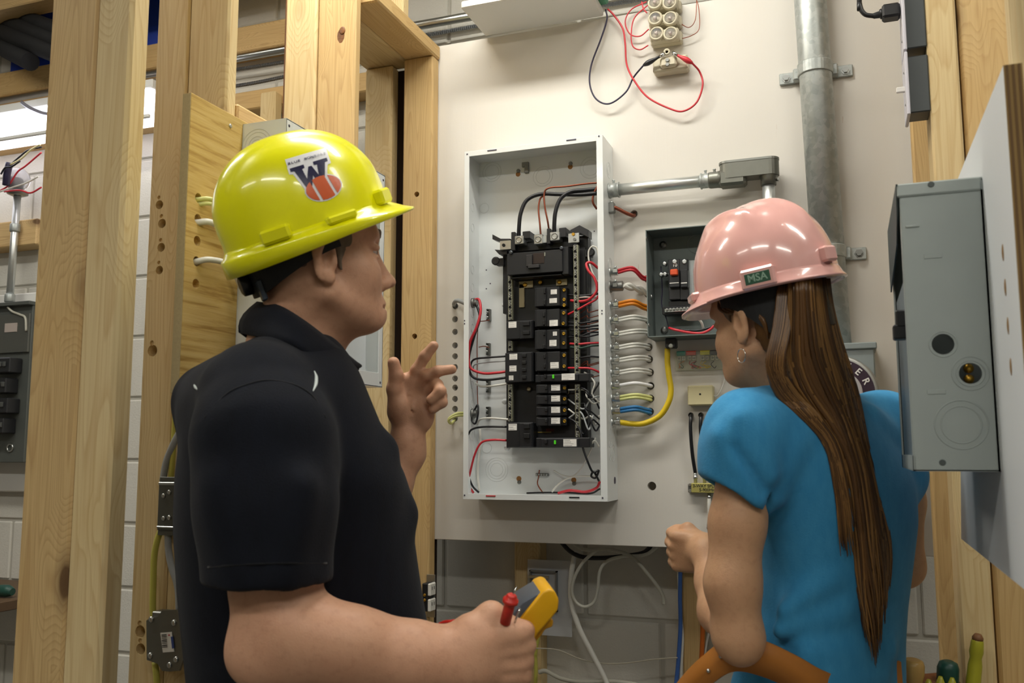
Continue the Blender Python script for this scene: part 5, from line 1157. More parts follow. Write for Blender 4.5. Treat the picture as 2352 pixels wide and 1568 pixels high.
def stack(rows, fwd, left):
    """body trunk: rows = [(centre point, half depth, half width)] from top to bottom, sections are ellipses"""
    rows = sorted(rows, key=lambda r: r[0][2]); zs = np.array([r[0][2] for r in rows]); C = np.array([r[0] for r in rows]); fb = np.array([r[1] for r in rows]); sd = np.array([r[2] for r in rows])
    zz = np.linspace(zs[0], zs[-1], 80)
    def sm(v):
        y = np.interp(zz, zs, v); 
        for _ in range(4): y[1:-1] = (y[:-2]+2*y[1:-1]+y[2:])/4
        return y
    cx, cy_, f_, s_ = sm(C[:,0]), sm(C[:,1]), sm(fb), sm(sd)
    def fn(X,Y,Z):
        z = Z.ravel(); ex = np.interp(z,zz,cx)[None,None,:]; ey = np.interp(z,zz,cy_)[None,None,:]; ef = np.interp(z,zz,f_)[None,None,:]; es = np.interp(z,zz,s_)[None,None,:]
        u_ = (X-ex)*fwd[0]+(Y-ey)*fwd[1]; v_ = (X-ex)*left[0]+(Y-ey)*left[1]
        k = (np.abs(u_/ef)**2.3+np.abs(v_/es)**2.3)**(1/2.3); d = (k-1)*np.minimum(ef,es)
        return np.maximum(d, np.maximum(zs[0]-Z, Z-zs[-1])).astype(np.float32)
    R = max(fb.max(), sd.max()); return fn, np.array([cx.min()-R,cy_.min()-R,zs[0]]), np.array([cx.max()+R,cy_.max()+R,zs[-1]])
def chain(f, pts, k=.012):
    for (a, ra), (b, rb) in zip(pts[:-1], pts[1:]): f.op(cap(a,b,ra,rb), k)
    return f
def rotz(a): return np.array([math.cos(a), math.sin(a), 0.0])
# ---------------------------------------------------------------- skin, cloth
def skin(name, base, red, dark):
    t = NT(name); v = t.coord(False); n = t.noise(v, 14, 4, .6); n2 = t.noise(v, 90, 3, .6); n3 = t.noise(v, 420, 2, .6)
    c = t.mix(t.math('MULTIPLY', n, .75), lin(base), lin(red)); c = t.mix(t.math('MULTIPLY', t.math('SUBTRACT', n2, .5, True), 1.1), c, lin(dark))
    t.set(Base_Color=c, Roughness=.5, Specular_IOR_Level=.35, Subsurface_Weight=.12, Subsurface_Scale=.008, Subsurface_Radius=(1,.4,.25)); t.bump(t.math('ADD', n2, n3), .18, .0015); return t.m
SKIN_M = skin('skin_tanned','d0a486','c08a6e','9c6e56'); SKIN_G = skin('skin_fair','d2a882','c69272','a87c5c')
def cloth(name, col, col2, scale=420, bump=.25, rough=.85, sheen=.15):
    t = NT(name); v = t.coord(False); n = t.noise(v, scale, 3, .6); st = t.n('ShaderNodeMapping'); t.l(v, st.inputs[0]); st.inputs['Scale'].default_value = (1,1,.35); n2 = t.noise(st.outputs[0], 60, 4, .7); n3 = t.noise(v, 7, 3)
    c = t.mix(n2, lin(col), lin(col2)); t.set(Base_Color=c, Roughness=rough, Specular_IOR_Level=.2, Sheen_Weight=sheen)
    t.bump(t.math('ADD', n, t.math('MULTIPLY', n3, 2.0)), bump, .0022); return t.m
POLO = cloth('polo_knit','0a0c13','111622', sheen=.04); TEE = cloth('heather_tee','2a7fb4','4a9cca',300,.2, sheen=.1); JEANS = cloth('denim','23304a','35466a'); TROUS = cloth('dark_trousers','17181c','202228')
def head_frame(ear, near, fwd, pitch, s, ear_y=.078):
    """ear = world point of the visible ear, near = +1 if that is the left ear; returns origin and axes"""
    f = np.array([fwd[0]*math.cos(pitch), fwd[1]*math.cos(pitch), math.sin(pitch)]); l = np.array([-fwd[1],fwd[0],0]); u_ = np.cross(f,l)
    return np.asarray(ear)-l*near*ear_y*s, f, l, u_
class Head:
    def __init__(H, o, f, l, u_, s): H.o, H.f, H.l, H.u, H.s = o, f, l, u_, s; H.A = np.array([f,l,u_])
    def p(H, x, y, z): return H.o+(H.f*x+H.l*y+H.u*z)*H.s
    def e(H, c, r): return ell(H.p(*c), np.array(r)*H.s, H.A)
    def c(H, a, b, ra, rb=None): return cap(H.p(*a), H.p(*b), ra*H.s, None if rb is None else rb*H.s)
def build_head(f, H, chin=-.09, fem=0.0, neck=None):
    w = 1-.08*fem
    f.op(H.e((-.012,0,.055),(.097,.077,.088)),.01); f.op(H.e((.04,0,-.015),(.052,.060*w,.085)),.03); f.op(H.e((.038,0,chin+.022),(.052,.049*w,.042)),.025)
    f.op(H.e((.078,0,chin),(.019,.022*w,.017)),.022)
    for y in (-1,1):
        f.op(H.c((.0,y*.056*w,-.045),(.068,y*.02,chin-.004),.016,.013),.025); f.op(H.e((.056,y*.038,-.018),(.028,.024,.026)),.025)
        f.op(H.c((.090,y*.012,.042),(.081,y*.044,.043),.0095,.0095),.016)
    f.op(H.e((.046,0,.065),(.049,.064,.052)),.02)
    f.op(H.c((.088,0,.03),(.106,0,-.02),.0075,.0095),.014); f.op(H.e((.110,0,-.027),(.0125,.0115,.010)),.01)
    for y in (-1,1): f.op(H.e((.098,y*.0115,-.032),(.012,.0075,.0085)),.008)
    f.op(H.e((.086,0,-.062),(.011,.024,.0085)),.012); f.op(H.e((.084,0,-.0755),(.0105,.021,.0075)),.01)
    f.op(H.c((.101,-.004,-.0688),(.088,-.026,-.0695),.0022),.004,True); f.op(H.c((.101,.004,-.0688),(.088,.026,-.0695),.0022),.004,True)
    for y in (-1,1):
        f.op(H.e((.098,y*.033,.019),(.02,.019,.013)),.016,True); f.op(H.e((.0785,y*.032,.0235),(.0145,.0165,.0078)),.005); f.op(H.e((.078,y*.032,.0085),(.012,.015,.005)),.007)
        f.op(H.e((.112,y*.0065,-.0365),(.005,.0035,.003)),.003,True)
        ec = (-.006,y*.079,.0)
        Ae = np.array([H.f*.94-H.u*.26-H.l*y*.18, H.l*y+H.f*.28, H.u*.96+H.f*.26]); Ae = np.array([unit(Ae[0]),unit(Ae[1]),unit(Ae[2])])
        f.op(ell(H.p(*ec),np.array((.0185,.0075,.032))*H.s,Ae),.008); f.op(ell(H.p(ec[0]-.004,ec[1]+y*.004,.014),np.array((.017,.007,.019))*H.s,Ae),.006)
        f.op(ell(H.p(ec[0]+.003,ec[1]+y*.0085,.004),np.array((.010,.0095,.020))*H.s,Ae),.004,True); f.op(H.e((ec[0]+.004,ec[1]-y*.002,-.0265),(.009,.006,.009)),.007)
        f.op(H.e((ec[0]+.013,ec[1]-y*.0005,-.002),(.004,.005,.008)),.006)
    if neck is not None: 
        f.op(cap(H.p(-.022,0,-.03), neck[0], .054*H.s*w, neck[1]),.03); f.op(cap(H.p(.03,0,chin+.02), np.asarray(neck[0])+H.f*.02*H.s, .03*H.s, neck[1]*.8),.03)
    return f
EYEW = flat('eye_white','a99a90',.3); IRIS = flat('iris_brown','3a2a20',.2)
def eyes(H, parent):
    for y in (-1,1):
        e = obj('eye', MB().sphere(H.p(.0765,y*.032,.0175), .0118*H.s, 14, 10), EYEW, parent)
        d = unit(H.f); obj('iris', MB().lathe(H.p(.0765,y*.032,.0175)+d*.0105*H.s,d,[(0,.0055*H.s),(.0012,.004*H.s)],12), IRIS, e)
# ---------------------------------------------------------------- hard hats
class Hat:
    def __init__(h, c, fwd, left, up, a, b, H, s=1.0, ridge=.004, v=False, peak=.05, lip=.013):
        h.c, h.A = np.asarray(c), np.array([fwd,left,up]); h.a, h.b, h.H, h.ridge, h.v, h.peak, h.lip = a, b, H, ridge, v, peak, lip
    def w(h, q): return h.c+h.A.T @ np.asarray(q)
    def dome(h, ph, t, off=0.0):
        n = 2/2.35; c_, s_ = max(math.cos(t),0)**n, math.sin(t)**n
        x, y, z = (h.a+off)*math.cos(ph)*c_, (h.b+off)*math.sin(ph)*c_, (h.H+off)*s_
        if h.v:     # raised V: one central ridge and two short side ridges
            g = math.exp(-(y/.013)**2)*.007*min(1,max(0,(z-.06)/.04))
            for sg in (-1,1):
                d = (y*sg-.05-(.03-x)*.18)/.011; g += math.exp(-d*d)*.0075*min(1,max(0,(.075-abs(x-.01))/.03))*min(1,max(0,(z-.075)/.02))
            k = 1+g/math.sqrt(x*x+y*y+z*z)
        else:
            g = h.ridge*(1/(1+math.exp((abs(y)-.036)/.0028)))*min(1,max(0,(z-.02)/.05)) + h.ridge*.6*(1/(1+math.exp((abs(y)-.024)/.0025)))*min(1,max(0,(z-.02)/.05))
            k = 1+g/math.sqrt(x*x+y*y+z*z+1e-9)
        return np.array([x*k,y*k,z*k])
    def pk(h, ph):
        p = math.atan2(math.sin(ph),math.cos(ph)); return max(0, math.cos(p*.5)**2-.5)*2 if abs(p) < math.pi/2 else 0
    def shell(h, nph=120, nt=34):
        m = MB(); vs = []; fs = []
        for off in (0,-.003):
            for i in range(nt):
                t = math.pi/2*i/(nt-1)*.9995
                for j in range(nph): vs.append(h.w(h.dome(2*math.pi*j/nph,t,off)))
        for q in (0,1):
            o = q*nt*nph
            for i in range(nt-1):
                for j in range(nph):
                    k = (j+1) % nph; f = (o+i*nph+j,o+i*nph+k,o+(i+1)*nph+k,o+(i+1)*nph+j); fs.append(f if q == 0 else f[::-1])
        for q in (0,1):
            o = q*nt*nph+(nt-1)*nph; f = [o+j for j in range(nph)]; fs.append(f if q == 0 else f[::-1])
        m.add(vs, fs, True); return m
    def brim(h, nph=120):
        m = MB(); prof = []
        for j in range(nph):
            ph = 2*math.pi*j/nph; k = h.pk(ph); c_, s_ = math.cos(ph), math.sin(ph)
            o = .009+h.peak*k**1.3; nrm = unit((c_/h.a,s_/h.b,0)); base = np.array([h.a*c_,h.b*s_,0]); dz = -.012*k**1.2
            if h.v: dz -= .006
            bk = max(0,-c_)
            L = h.lip*(1-.75*k)+(.008*bk if not h.v else 0)
            P = [base*.985+[0,0,.012], base+nrm*.002+[0,0,.004], base+nrm*(o*.6)+[0,0,dz*.6-.001], base+nrm*o+[0,0,dz-.003], base+nrm*(o+.0015)+[0,0,dz-.006], base+nrm*(o+.001)+[0,0,dz-L], base+nrm*(o-.0015)+[0,0,dz-L-.001], base+nrm*(o-.003)+[0,0,dz-.008], base*.97+[0,0,-.002+dz*.2]]
            prof.append([h.w(p) for p in P])
        n = len(prof[0]); vs = [p for q in prof for p in q]; fs = []
        for j in range(nph):
            k = (j+1) % nph
            for i in range(n): i2 = (i+1) % n; fs.append((j*n+i,j*n+i2,k*n+i2,k*n+i))
        m.add(vs, fs, True); return m
    def lug(h, ph, z0, z1, half, out):
        """block standing on the shell wall between heights z0 and z1"""
        t = math.asin(min(1,(max((z0+z1)/2,1e-4)/h.H)**(2.35/2))); q = h.dome(ph,t); n = unit((math.cos(ph)/h.a,math.sin(ph)/h.b,.12)); tg = unit((-math.sin(ph)*h.a,math.cos(ph)*h.b,0)); up = np.cross(n,tg)
        W = lambda v: h.A.T @ v
        return MB().obox(h.w(q+n*(out/2-.006)), (half,(z1-z0)/2,out/2+.006), (W(tg),W(up),W(n)), .0035), h.w(q+n*out), W(tg), W(up), W(n)
# ================================================================ the man
M_F = rotz(math.radians(44)); M_L = np.array([-M_F[1],M_F[0],0])         # head direction
B_F = rotz(math.radians(34)); B_L = np.array([-B_F[1],B_F[0],0])         # trunk direction
ear = PT(756,598,1.345)
mo_, mf, ml, mu = head_frame(ear,-1,M_F,math.radians(8),1.0)
HM = Head(mo_,mf,ml,mu,1.0)
neckb = PT(672,800,1.425)
f1 = Field(HM.o-[.17,.17,.26],HM.o+[.17,.17,.17],.0026); build_head(f1,HM,chin=-.082,neck=(neckb,.066))
f1.op(cap(neckb,neckb+[0,0,-.06],.062,.066),.03)
# right arm (near) with fist
sc = lambda x, y, t: PT(x,y,t)
fa = Field(np.min([sc(480,1568,1.1),sc(1260,1240,1.3),sc(540,1640,1.25)],0)-[.02,.05,.06], np.max([sc(520,1230,1.3),sc(1270,1380,1.34),sc(1260,1300,1.1)],0)+[.03,.06,.02], .003)
elb = sc(640,1478,1.175)
chain(fa,[(sc(630,1220,1.21),.058),(sc(634,1345,1.19),.056),(elb,.05)],.02)
fa.op(ell(sc(592,1498,1.165),(.036,.036,.036)),.04)
chain(fa,[(elb,.051),(sc(730,1478,1.175),.0525),(sc(830,1498,1.18),.05),(sc(950,1508,1.19),.0415),(sc(1062,1515,1.205),.0335)],.025)
fa.op(cap(sc(950,1530,1.19),sc(1062,1535,1.205),.034,.032),.03)
fa.op(cap(sc(660,1440,1.15),sc(800,1470,1.155),.03,.034),.03)
IR = _r; IU = _u; IH = _h
pc = sc(1135,1500,1.215); tilt = math.radians(-8)
hx = IR*math.cos(tilt)-IU*math.sin(-tilt); hu = IU*math.cos(tilt)+IR*math.sin(-tilt)*0+IR*.05
hx = unit(IR*.97-IU*.02+IH*.24); hn = unit(IH-hx*np.dot(IH,hx)); hu = np.cross(hn,hx); hu = hu if np.dot(hu,IU) > 0 else -hu
fa.op(rbox(pc,(.05,.043,.02),np.array([hx,hu,hn]),.019),.02)
fa.op(rbox(pc-hx*.035,(.03,.035,.022),np.array([hx,hu,hn]),.02),.03)
for k in range(4):
    kn = pc+hx*(.044-.003*abs(k-1))+hu*(.030-.0205*k)+hn*(-.006)
    fa.op(cap(kn-hx*.03-hn*.004,kn,.009,.0118),.008)
    p2 = kn+hx*.012+hn*.036+hu*.002; p3 = kn-hx*.012+hn*.052; p4 = kn-hx*.03+hn*.046
    chain(fa,[(kn,.0115),(p2,.0105),(p3,.0098),(p4,.0088)],.004)
th0 = pc-hx*.03+hu*.034+hn*.004; th1 = sc(1128,1414,1.225); th2 = sc(1168,1432,1.245); th3 = sc(1182,1456,1.262)
chain(fa,[(th0,.02),(th1,.0148),(th2,.0118),(th3,.0098)],.014); fa.op(cap(th1,pc+hx*.02+hu*.025,.012,.014),.02)
for k in range(3):   # tendons on the back of the hand
    a = pc-hx*.03-hn*.0185+hu*(.018-.016*k); b = pc+hx*.035-hn*.0175+hu*(.026-.02*k); fa.op(cap(a,b,.0028,.003),.006)
# left arm (far): sleeve hides the upper part; wrist and open hand
t0 = 1.63
fl = Field(np.min([sc(840,1250,1.5),sc(1070,1250,1.5),sc(840,1250,1.8)],0)-.02, np.max([sc(840,760,1.8),sc(1070,740,1.8),sc(1070,760,1.5)],0)+.02, .0024)
wr = sc(936,1005,t0)
chain(fl,[(sc(830,1240,1.60),.045),(sc(896,1115,1.615),.036),(sc(936,1040,t0),.029),(wr,.0265)],.02)
px_m = t0/F
def hp3(x, y, d=0.0): return sc(x,y,t0+d)
pal = hp3(948,925)
PXa = unit(_r*.95-_u*.3+_h*.25); PUa = unit(_u*.93+_r*.36); PUa = unit(PUa-PXa*np.dot(PUa,PXa)); PNa = np.cross(PXa,PUa)
fl.op(rbox(hp3(950,918,.004),(.036,.045,.0145),np.array([PXa,PUa,PNa]),.0142),.015)
fl.op(cap(wr,hp3(930,960),.026,.02),.02); fl.op(ell(hp3(918,932,-.010),(.02,.02,.026)),.016); fl.op(ell(hp3(975,952,-.004),(.018,.018,.028)),.016)
def fing(pts, r0, r1):
    n = len(pts); chain(fl,[(hp3(*p),r0+(r1-r0)*i/(n-1)) for i, p in enumerate(pts)],.005)
fing([(912,930,-.012),(906,893,-.016),(910,862,-.018),(904,833,-.02)],.0155,.0108)          # thumb
fing([(938,892,.0),(957,850,-.006),(976,818,-.010),(996,794,-.012)],.0118,.0088)          # index, straight
fing([(958,892,.004),(980,862,-.012),(1006,852,-.018),(1038,848,-.012)],.0116,.0086)      # middle, bent outwards
fing([(978,904,.006),(1004,884,-.018),(1012,898,-.034),(990,918,-.034)],.0112,.009)       # ring, curled in
fing([(988,924,.006),(1014,908,-.012),(1016,924,-.026),(994,940,-.028)],.0102,.0082)      # little finger, curled in
for a, b in (((921,905),(948,948)),((938,910),(985,925))): fl.op(cap(hp3(*a,-.0165),hp3(*b,-.0165),.0016),.004,True)
# hidden trunk and legs keep the body one figure standing on the floor
hipc = PT(705,1640,1.40); gz = lambda p, z: np.array([p[0],p[1],z])
ft = Field(gz(hipc,0)-[.34,.34,.0],gz(hipc,1.5)+[.34,.34,.0],.011)
ft.op(cap(gz(hipc,1.0),gz(neckb,1.38),.1,.1),.05)
for s in (-1,1): chain(ft,[(gz(hipc+B_L*s*.09,.95),.075),(gz(hipc+B_L*s*.1+B_F*.02,.5),.05),(gz(hipc+B_L*s*.11,.08),.04)],.03)
man = sdf_obj('person', [f1,fa,fl,ft], SKIN_M, None, 1, label='person in a yellow hard hat and black polo shirt holding a multimeter', cat='person', org=gz(hipc,0))
eyes(HM, man)
# short hair on the sides and nape, eyebrow
HAIRM = cloth('short_hair','5d5144','80715f',700,.6)
fh = Field(HM.o-[.13,.13,.13],HM.o+[.13,.13,.13],.0028)
fh.op(HM.e((-.014,0,.05),(.1,.0815,.092)),.005); fh.op(HM.e((-.05,0,-.02),(.05,.056,.06)),.03)
def loc(H): 
    def g(X,Y,Z): x, y, z = X-H.o[0], Y-H.o[1], Z-H.o[2]; return tuple((x*a[0]+y*a[1]+z*a[2])/H.s for a in H.A)
    return g
lm = loc(HM)
def hk(X,Y,Z):
    x, y, z = lm(X,Y,Z); d = np.maximum(x-.066+ .9*np.maximum(0,.04-z), z-.085)
    low = np.where(x < -.03, -.004-z, np.where(x < .012, .018-z, np.where(x < .03, -.008-z, .02-z))); d = np.maximum(d, low)
    earb = .024-np.sqrt((x+.006)**2+(z-.0)**2*.5); return np.maximum(d, earb)
fh.keep(hk); fh.op(HM.c((.016,-.0705,.02),(.019,-.066,-.012),.005,.003),.006); fh.op(HM.c((.016,.0705,.02),(.019,.066,-.012),.005,.003),.006)
sdf_obj('hair', [fh], HAIRM, man)
for y in (-1,1): obj('eyebrow', MB().tube([HM.p(.1005,y*.012,.0445),HM.p(.0955,y*.03,.050),HM.p(.085,y*.048,.0455)],.0042*HM.s,8,5,rad=[.7,1,.5]), HAIRM, man)
# polo shirt
def row(xl, xr, y, t, w): 
    c = PT((xl+xr)/2,y,t); hh = (xr-xl)/2*t/F; fb = math.sqrt(max(hh*hh-(w*math.sin(math.radians(14)))**2,.0016))/math.cos(math.radians(14)); return (c,fb,w)
rows = [row(596,770,775,1.42,.075),row(548,800,810,1.42,.12),row(480,826,850,1.42,.165),row(440,848,905,1.42,.195),row(424,886,1000,1.42,.205),row(416,935,1100,1.42,.205),row(414,944,1200,1.42,.2),row(424,965,1350,1.42,.195),row(440,990,1500,1.42,.19),row(455,1000,1650,1.42,.185),row(465,990,1760,1.42,.18)]
zb_ = PT(700,1760,1.42)[2]
fs_ = Field(np.append((PT(690,1100,1.42)-[.42,.42,0])[:2],zb_-.02),np.append((PT(690,1100,1.42)+[.42,.42,0])[:2],PT(690,740,1.42)[2]),.0052)
fs_.op(stack(rows,B_F,B_L),.01)
shn = PT(594,908,1.245); 
chain(fs_,[(PT(655,878,1.345),.056),(shn,.07)],.04)
fs_.op(cap(PT(730,900,1.58),PT(790,1110,1.62),.07,.06),.05)
fs_.op(cap(PT(478,915,1.40),PT(590,905,1.30),.05,.056),.05)
# near sleeve, cut straight at the hem and hollow
slv = fs_.like()
chain(slv,[(shn,.073),(PT(606,1000,1.215),.0885),(PT(612,1150,1.195),.087),(PT(617,1420,1.175),.082)],.03)
hem = PT(617,1338,1.18); axd = unit(PT(617,1420,1.175)-PT(612,1150,1.195)); axd = unit(axd-_r*.05)
slv.keep(lambda X,Y,Z: (X-hem[0])*axd[0]+(Y-hem[1])*axd[1]+(Z-hem[2])*axd[2])
fs_.join(slv,.014)
fs_.op(cap(hem-axd*.09,hem+axd*.05,.062,.0755),.004,True)
# folds: soft ridges and creases
for a, b, r in (((462,960,1.33),(520,880,1.24),.010),((480,1010,1.30),(560,905,1.19),.009),((690,905,1.27),(740,1060,1.235),.010),((885,1030,1.37),(790,1120,1.30),.010),((930,1180,1.40),(830,1330,1.32),.010),((520,1120,1.135),(560,1300,1.12),.008),((690,1120,1.13),(660,1300,1.12),.008)):
    fs_.op(cap(PT(*a),PT(*b),r,r*.4),.045)
fs_.op(cap(PT(480,1318,1.118),PT(755,1312,1.118),.0035),.004,False) if False else None
shirt = sdf_obj('polo_shirt', [fs_], POLO, man, 2)
# neck opening of the shirt is covered by the collar
up_ = [(590,692,1.415),(640,700,1.355),(700,735,1.33),(765,785,1.355),(815,826,1.40),(826,834,1.43)]
lo_ = [(548,764,1.412),(608,776,1.312),(680,795,1.272),(730,842,1.30),(772,846,1.345),(806,852,1.40)]
m = MB(); U = [PT(*p) for p in up_]; Lw = [PT(*p) for p in lo_]
U2, _ = spline(U,5); L2, _ = spline(Lw,5); vs = []; fs = []
nk = 5
def mir(p): q = np.asarray(p)-neckb; return np.asarray(p)-2*B_L*np.dot(q,B_L)
for side in (0,1):
    g = (lambda p: p) if side == 0 else mir
    for off in (0,.004):
        for i in range(len(U2)):
            for j in range(nk+1):
                s = j/nk; p = U2[i]*(1-s)+L2[i]*s; c = neckb+[0,0,.0]; o = unit((p-c)*[1,1,0]); p = p+o*(.010*math.sin(math.pi*s))-o*off-np.array([0,0,1])*off*.3; vs.append(g(p))
n = len(U2)*(nk+1)
for side in (0,1):
    b = side*2*n
    for q in (0,1):
        for i in range(len(U2)-1):
            for j in range(nk): k = b+q*n+i*(nk+1)+j; fs.append((k,k+1,k+nk+2,k+nk+1))
    for i in range(len(U2)-1):
        for j in (0,nk): k = b+i*(nk+1)+j; fs.append((k,k+nk+1,k+n+nk+1,k+n))
    for j in range(nk):
        for i in (0,len(U2)-1): k = b+i*(nk+1)+j; fs.append((k,k+1,k+n+1,k+n))
obj('collar', m.add(vs,fs,True), POLO, man)
PIPE = flat('white_piping','c9d3d2',.6)
bpy.context.view_layer.update()
from mathutils.bvhtree import BVHTree
sb = BVHTree.FromObject(shirt, bpy.context.evaluated_depsgraph_get()); sl_ = wloc(shirt)
def onshirt(px, py, off=.0005):
    d = unit(ray(px,py)); r = sb.ray_cast(Vector(CAM-sl_), Vector(d)); return np.array(r[0])+sl_-d*off if r[0] is not None else PT(px,py,1.25)
obj('piping', MB().tube([onshirt(x,y) for x, y in ((722,852),(726,866),(725,882),(719,898))],.0026,8,5,rad=[.3,1,1,.3]), PIPE, shirt)
obj('piping', MB().tube([onshirt(x,y) for x, y in ((446,884),(449,889),(453,894))],.0022,8,5,rad=[.5,1,.4]), PIPE, shirt)
SEAM = cloth('polo_seam','06070b','0a0c12')
obj('shoulder_seam', MB().tube([onshirt(x,y,-.0004) for x, y in ((470,960),(520,905),(570,882),(620,873),(680,885),(720,912),(748,960))],.0012,6,6), SEAM, shirt)
obj('hem_seam', MB().tube([onshirt(x,y,-.0003) for x, y in ((478,1302),(520,1299),(570,1296),(617,1294),(680,1293),(750,1293))],.0014,6,6), SEAM, shirt)
# trousers and shoes (below the picture)
fp_ = Field(gz(hipc,.06)-[.36,.36,0],gz(hipc,zb_+.05)+[.36,.36,0],.012)
fp_.op(ell(gz(hipc,.95),(.16,.19,.13),np.array([B_F,B_L,[0,0,1]])),.03)
for s in (-1,1): chain(fp_,[(gz(hipc+B_L*s*.09,.9),.105),(gz(hipc+B_L*s*.1+B_F*.02,.5),.075),(gz(hipc+B_L*s*.11,.1),.065)],.04)
sdf_obj('trousers', [fp_], TROUS, man, 2)
for s in (-1,1):
    q = gz(hipc+B_L*s*.11,0); fsn = Field(q-[.25,.25,0],q+[.25,.25,.16],.009); fsn.op(cap(q+[0,0,.05]-B_F*.05,q+[0,0,.045]+B_F*.16,.048,.04),.02); fsn.op(cap(q+[0,0,.05],q+[0,0,.12],.05,.05),.03); fsn.keep(lambda X,Y,Z: .004-Z+0*X+0*Y)
    sdf_obj('shoe', [fsn], flat('shoe_black','1c1b1a',.5), man)
# ---------------------------------------------------------------- yellow hard hat
hp_t = math.radians(24); rl_ = math.radians(9)
hf = unit(M_F*math.cos(hp_t)+np.array([0,0,1])*math.sin(hp_t)); hu_ = unit(np.array([0,0,1])*math.cos(hp_t)-M_F*math.sin(hp_t))
HL_ = unit(M_L*math.cos(rl_)+hu_*math.sin(rl_)); hu_ = np.cross(hf,HL_)
hc = HM.p(-.006,0,.062)
HATY = flat('hat_yellow','f0ee00',.28,coat=.5)
ht = Hat(hc,hf,HL_,hu_,.133,.112,.146,peak=.027,lip=.022)
hat = thing('hard_hat', 'shiny yellow hard hat with a football sticker on its side', 'hard hat', hc)
sh_o = obj('shell', ht.shell(), HATY, hat); obj('brim', ht.brim(), HATY, hat)
for ph, z0, z1, hw, out in ((-.7,.004,.027,.017,.013),(-1.42,.0,.012,.024,.010),(-2.15,.001,.022,.022,.011),(.62,.004,.027,.017,.013),(1.22,.0,.012,.024,.010),(2.15,.001,.022,.022,.011)): obj('lug', ht.lug(ph,z0,z1,hw,out)[0], HATY, hat)
# black suspension band and ratchet at the nape
m = MB(); vs = []; fs = []; N = 40
for i in range(N+1):
    ph = math.radians(84+192*i/N); dn = .5-.5*math.cos(2*math.pi*i/N)
    for r_, z_ in ((1.0,-.002),(1.0,-.034-.036*dn),(.955,-.034-.036*dn),(.955,-.002)):
        vs.append(ht.w((.116*math.cos(ph)*r_-.0,.093*math.sin(ph)*r_,z_)))
for i in range(N):
    for j in range(4): k = (j+1) % 4; fs.append((i*4+j,i*4+k,(i+1)*4+k,(i+1)*4+j))
fs += [(0,1,2,3),(N*4+3,N*4+2,N*4+1,N*4)]
obj('nape_band', m.add(vs,fs,False), flat('band_black','101114',.6), hat)
q = ht.w((-.116,0,-.046)); obj('ratchet_knob', MB().lathe(q,-hf,[(0,.017),(.012,.016),(.014,.012)],16), BLACKP, hat)
q = ht.w((-.108,-.03,-.06)); obj('strap_clip', MB().obox(q,(.009,.004,.016),(M_L,hf,hu_),.002), flat('clip_blue_grey','3a4450',.4), hat)
# sticker: thin sheets laid on the shell
from mathutils.bvhtree import BVHTree
def shell_bvh(o): dg = bpy.context.evaluated_depsgraph_get(); return BVHTree.FromObject(o, dg)
bpy.context.view_layer.update(); bvh = shell_bvh(sh_o); shl = wloc(sh_o)
sc0 = PT(716,396,1.28); sdir = unit(sc0-CAM)
sU = unit(_r*.965-_u*-.262*0+_u*.262); sU = unit(_r*math.cos(math.radians(17))+_u*math.sin(math.radians(17))); sV = np.cross(sU,-sdir); sV = sV if np.dot(sV,_u) > 0 else -sV
PXS = 1.31/F
def on_shell(a, b, off, bv, shl_, c0, U_, V_, dr):
    p = c0+U_*a+V_*b-dr*.3-shl_; r = bv.ray_cast(Vector(p), Vector(dr)); return (np.array(r[0])+np.array(r[1])*off*(1 if np.dot(r[1],dr) < 0 else -1)+shl_) if r[0] else None
def sheet(name, test, u0, u1, v0, v1, n, off, mat, parent, bv=None, **kw):
    bv = bv or bvh; a_ = np.linspace(u0,u1,n); b_ = np.linspace(v0,v1,n); idx = {}; m = MB(); vs = []; fs = []
    def vid(i,j):
        if (i,j) not in idx:
            p = on_shell(a_[i]*PXS,b_[j]*PXS,off,bv,kw.get('shl',shl),kw.get('c0',sc0),kw.get('U',sU),kw.get('V',sV),kw.get('dr',sdir)); idx[(i,j)] = None if p is None else len(vs)
            if p is not None: vs.append(p)
        return idx[(i,j)]
    for i in range(n-1):
        for j in range(n-1):
            if test((a_[i]+a_[i+1])/2,(b_[j]+b_[j+1])/2):
                q = [vid(i,j),vid(i+1,j),vid(i+1,j+1),vid(i,j+1)]
                if None not in q: fs.append(q)
    return obj(name, m.add(vs,fs,True), mat, parent)
def inpoly(P):
    P = np.array(P,float)
    def t(x,y):
        c = False; n = len(P)
        for i in range(n):
            x0,y0 = P[i]; x1,y1 = P[i-1]
            if (y0 > y) != (y1 > y) and x < (x1-x0)*(y-y0)/(y1-y0)+x0: c = not c
        return c
    return t
Wp_ = [(-45,22),(-12,22),(-12,14),(-19,13),(-15,-12),(-4,14),(4,14),(13,-10),(17,13),(10,14),(10,22),(44,22),(44,14),(36,13),(20,-32),(8,-32),(0,-8),(-10,-32),(-22,-32),(-37,13),(-45,14)]
ball = lambda x, y, g=0: ((x-14)/(41+g))**2+((y+41)/(27+g))**2 < 1
wt = inpoly(Wp_); wbig = inpoly([(-49,45),(49,45),(50,8),(40,6),(24,-37),(-26,-37),(-42,8),(-50,10)])
st_o = sheet('sticker', lambda x,y: wbig(x,y) or ball(x,y,3), -60,62,-75,50,100,.0007, flat('sticker_white','e9e9ec',.35), hat)
sheet('letter_w', wt, -50,50,-36,24,110,.0012, flat('sticker_navy','161440',.35), st_o)
sheet('football', lambda x,y: ball(x,y) and not (abs((x-14)*.97+(y+41)*.2+18) < 3.2 or abs((x-14)*.97+(y+41)*.2-18) < 3.2), -30,60,-72,-10,100,.0014, flat('sticker_orange','d8602e',.35), st_o)
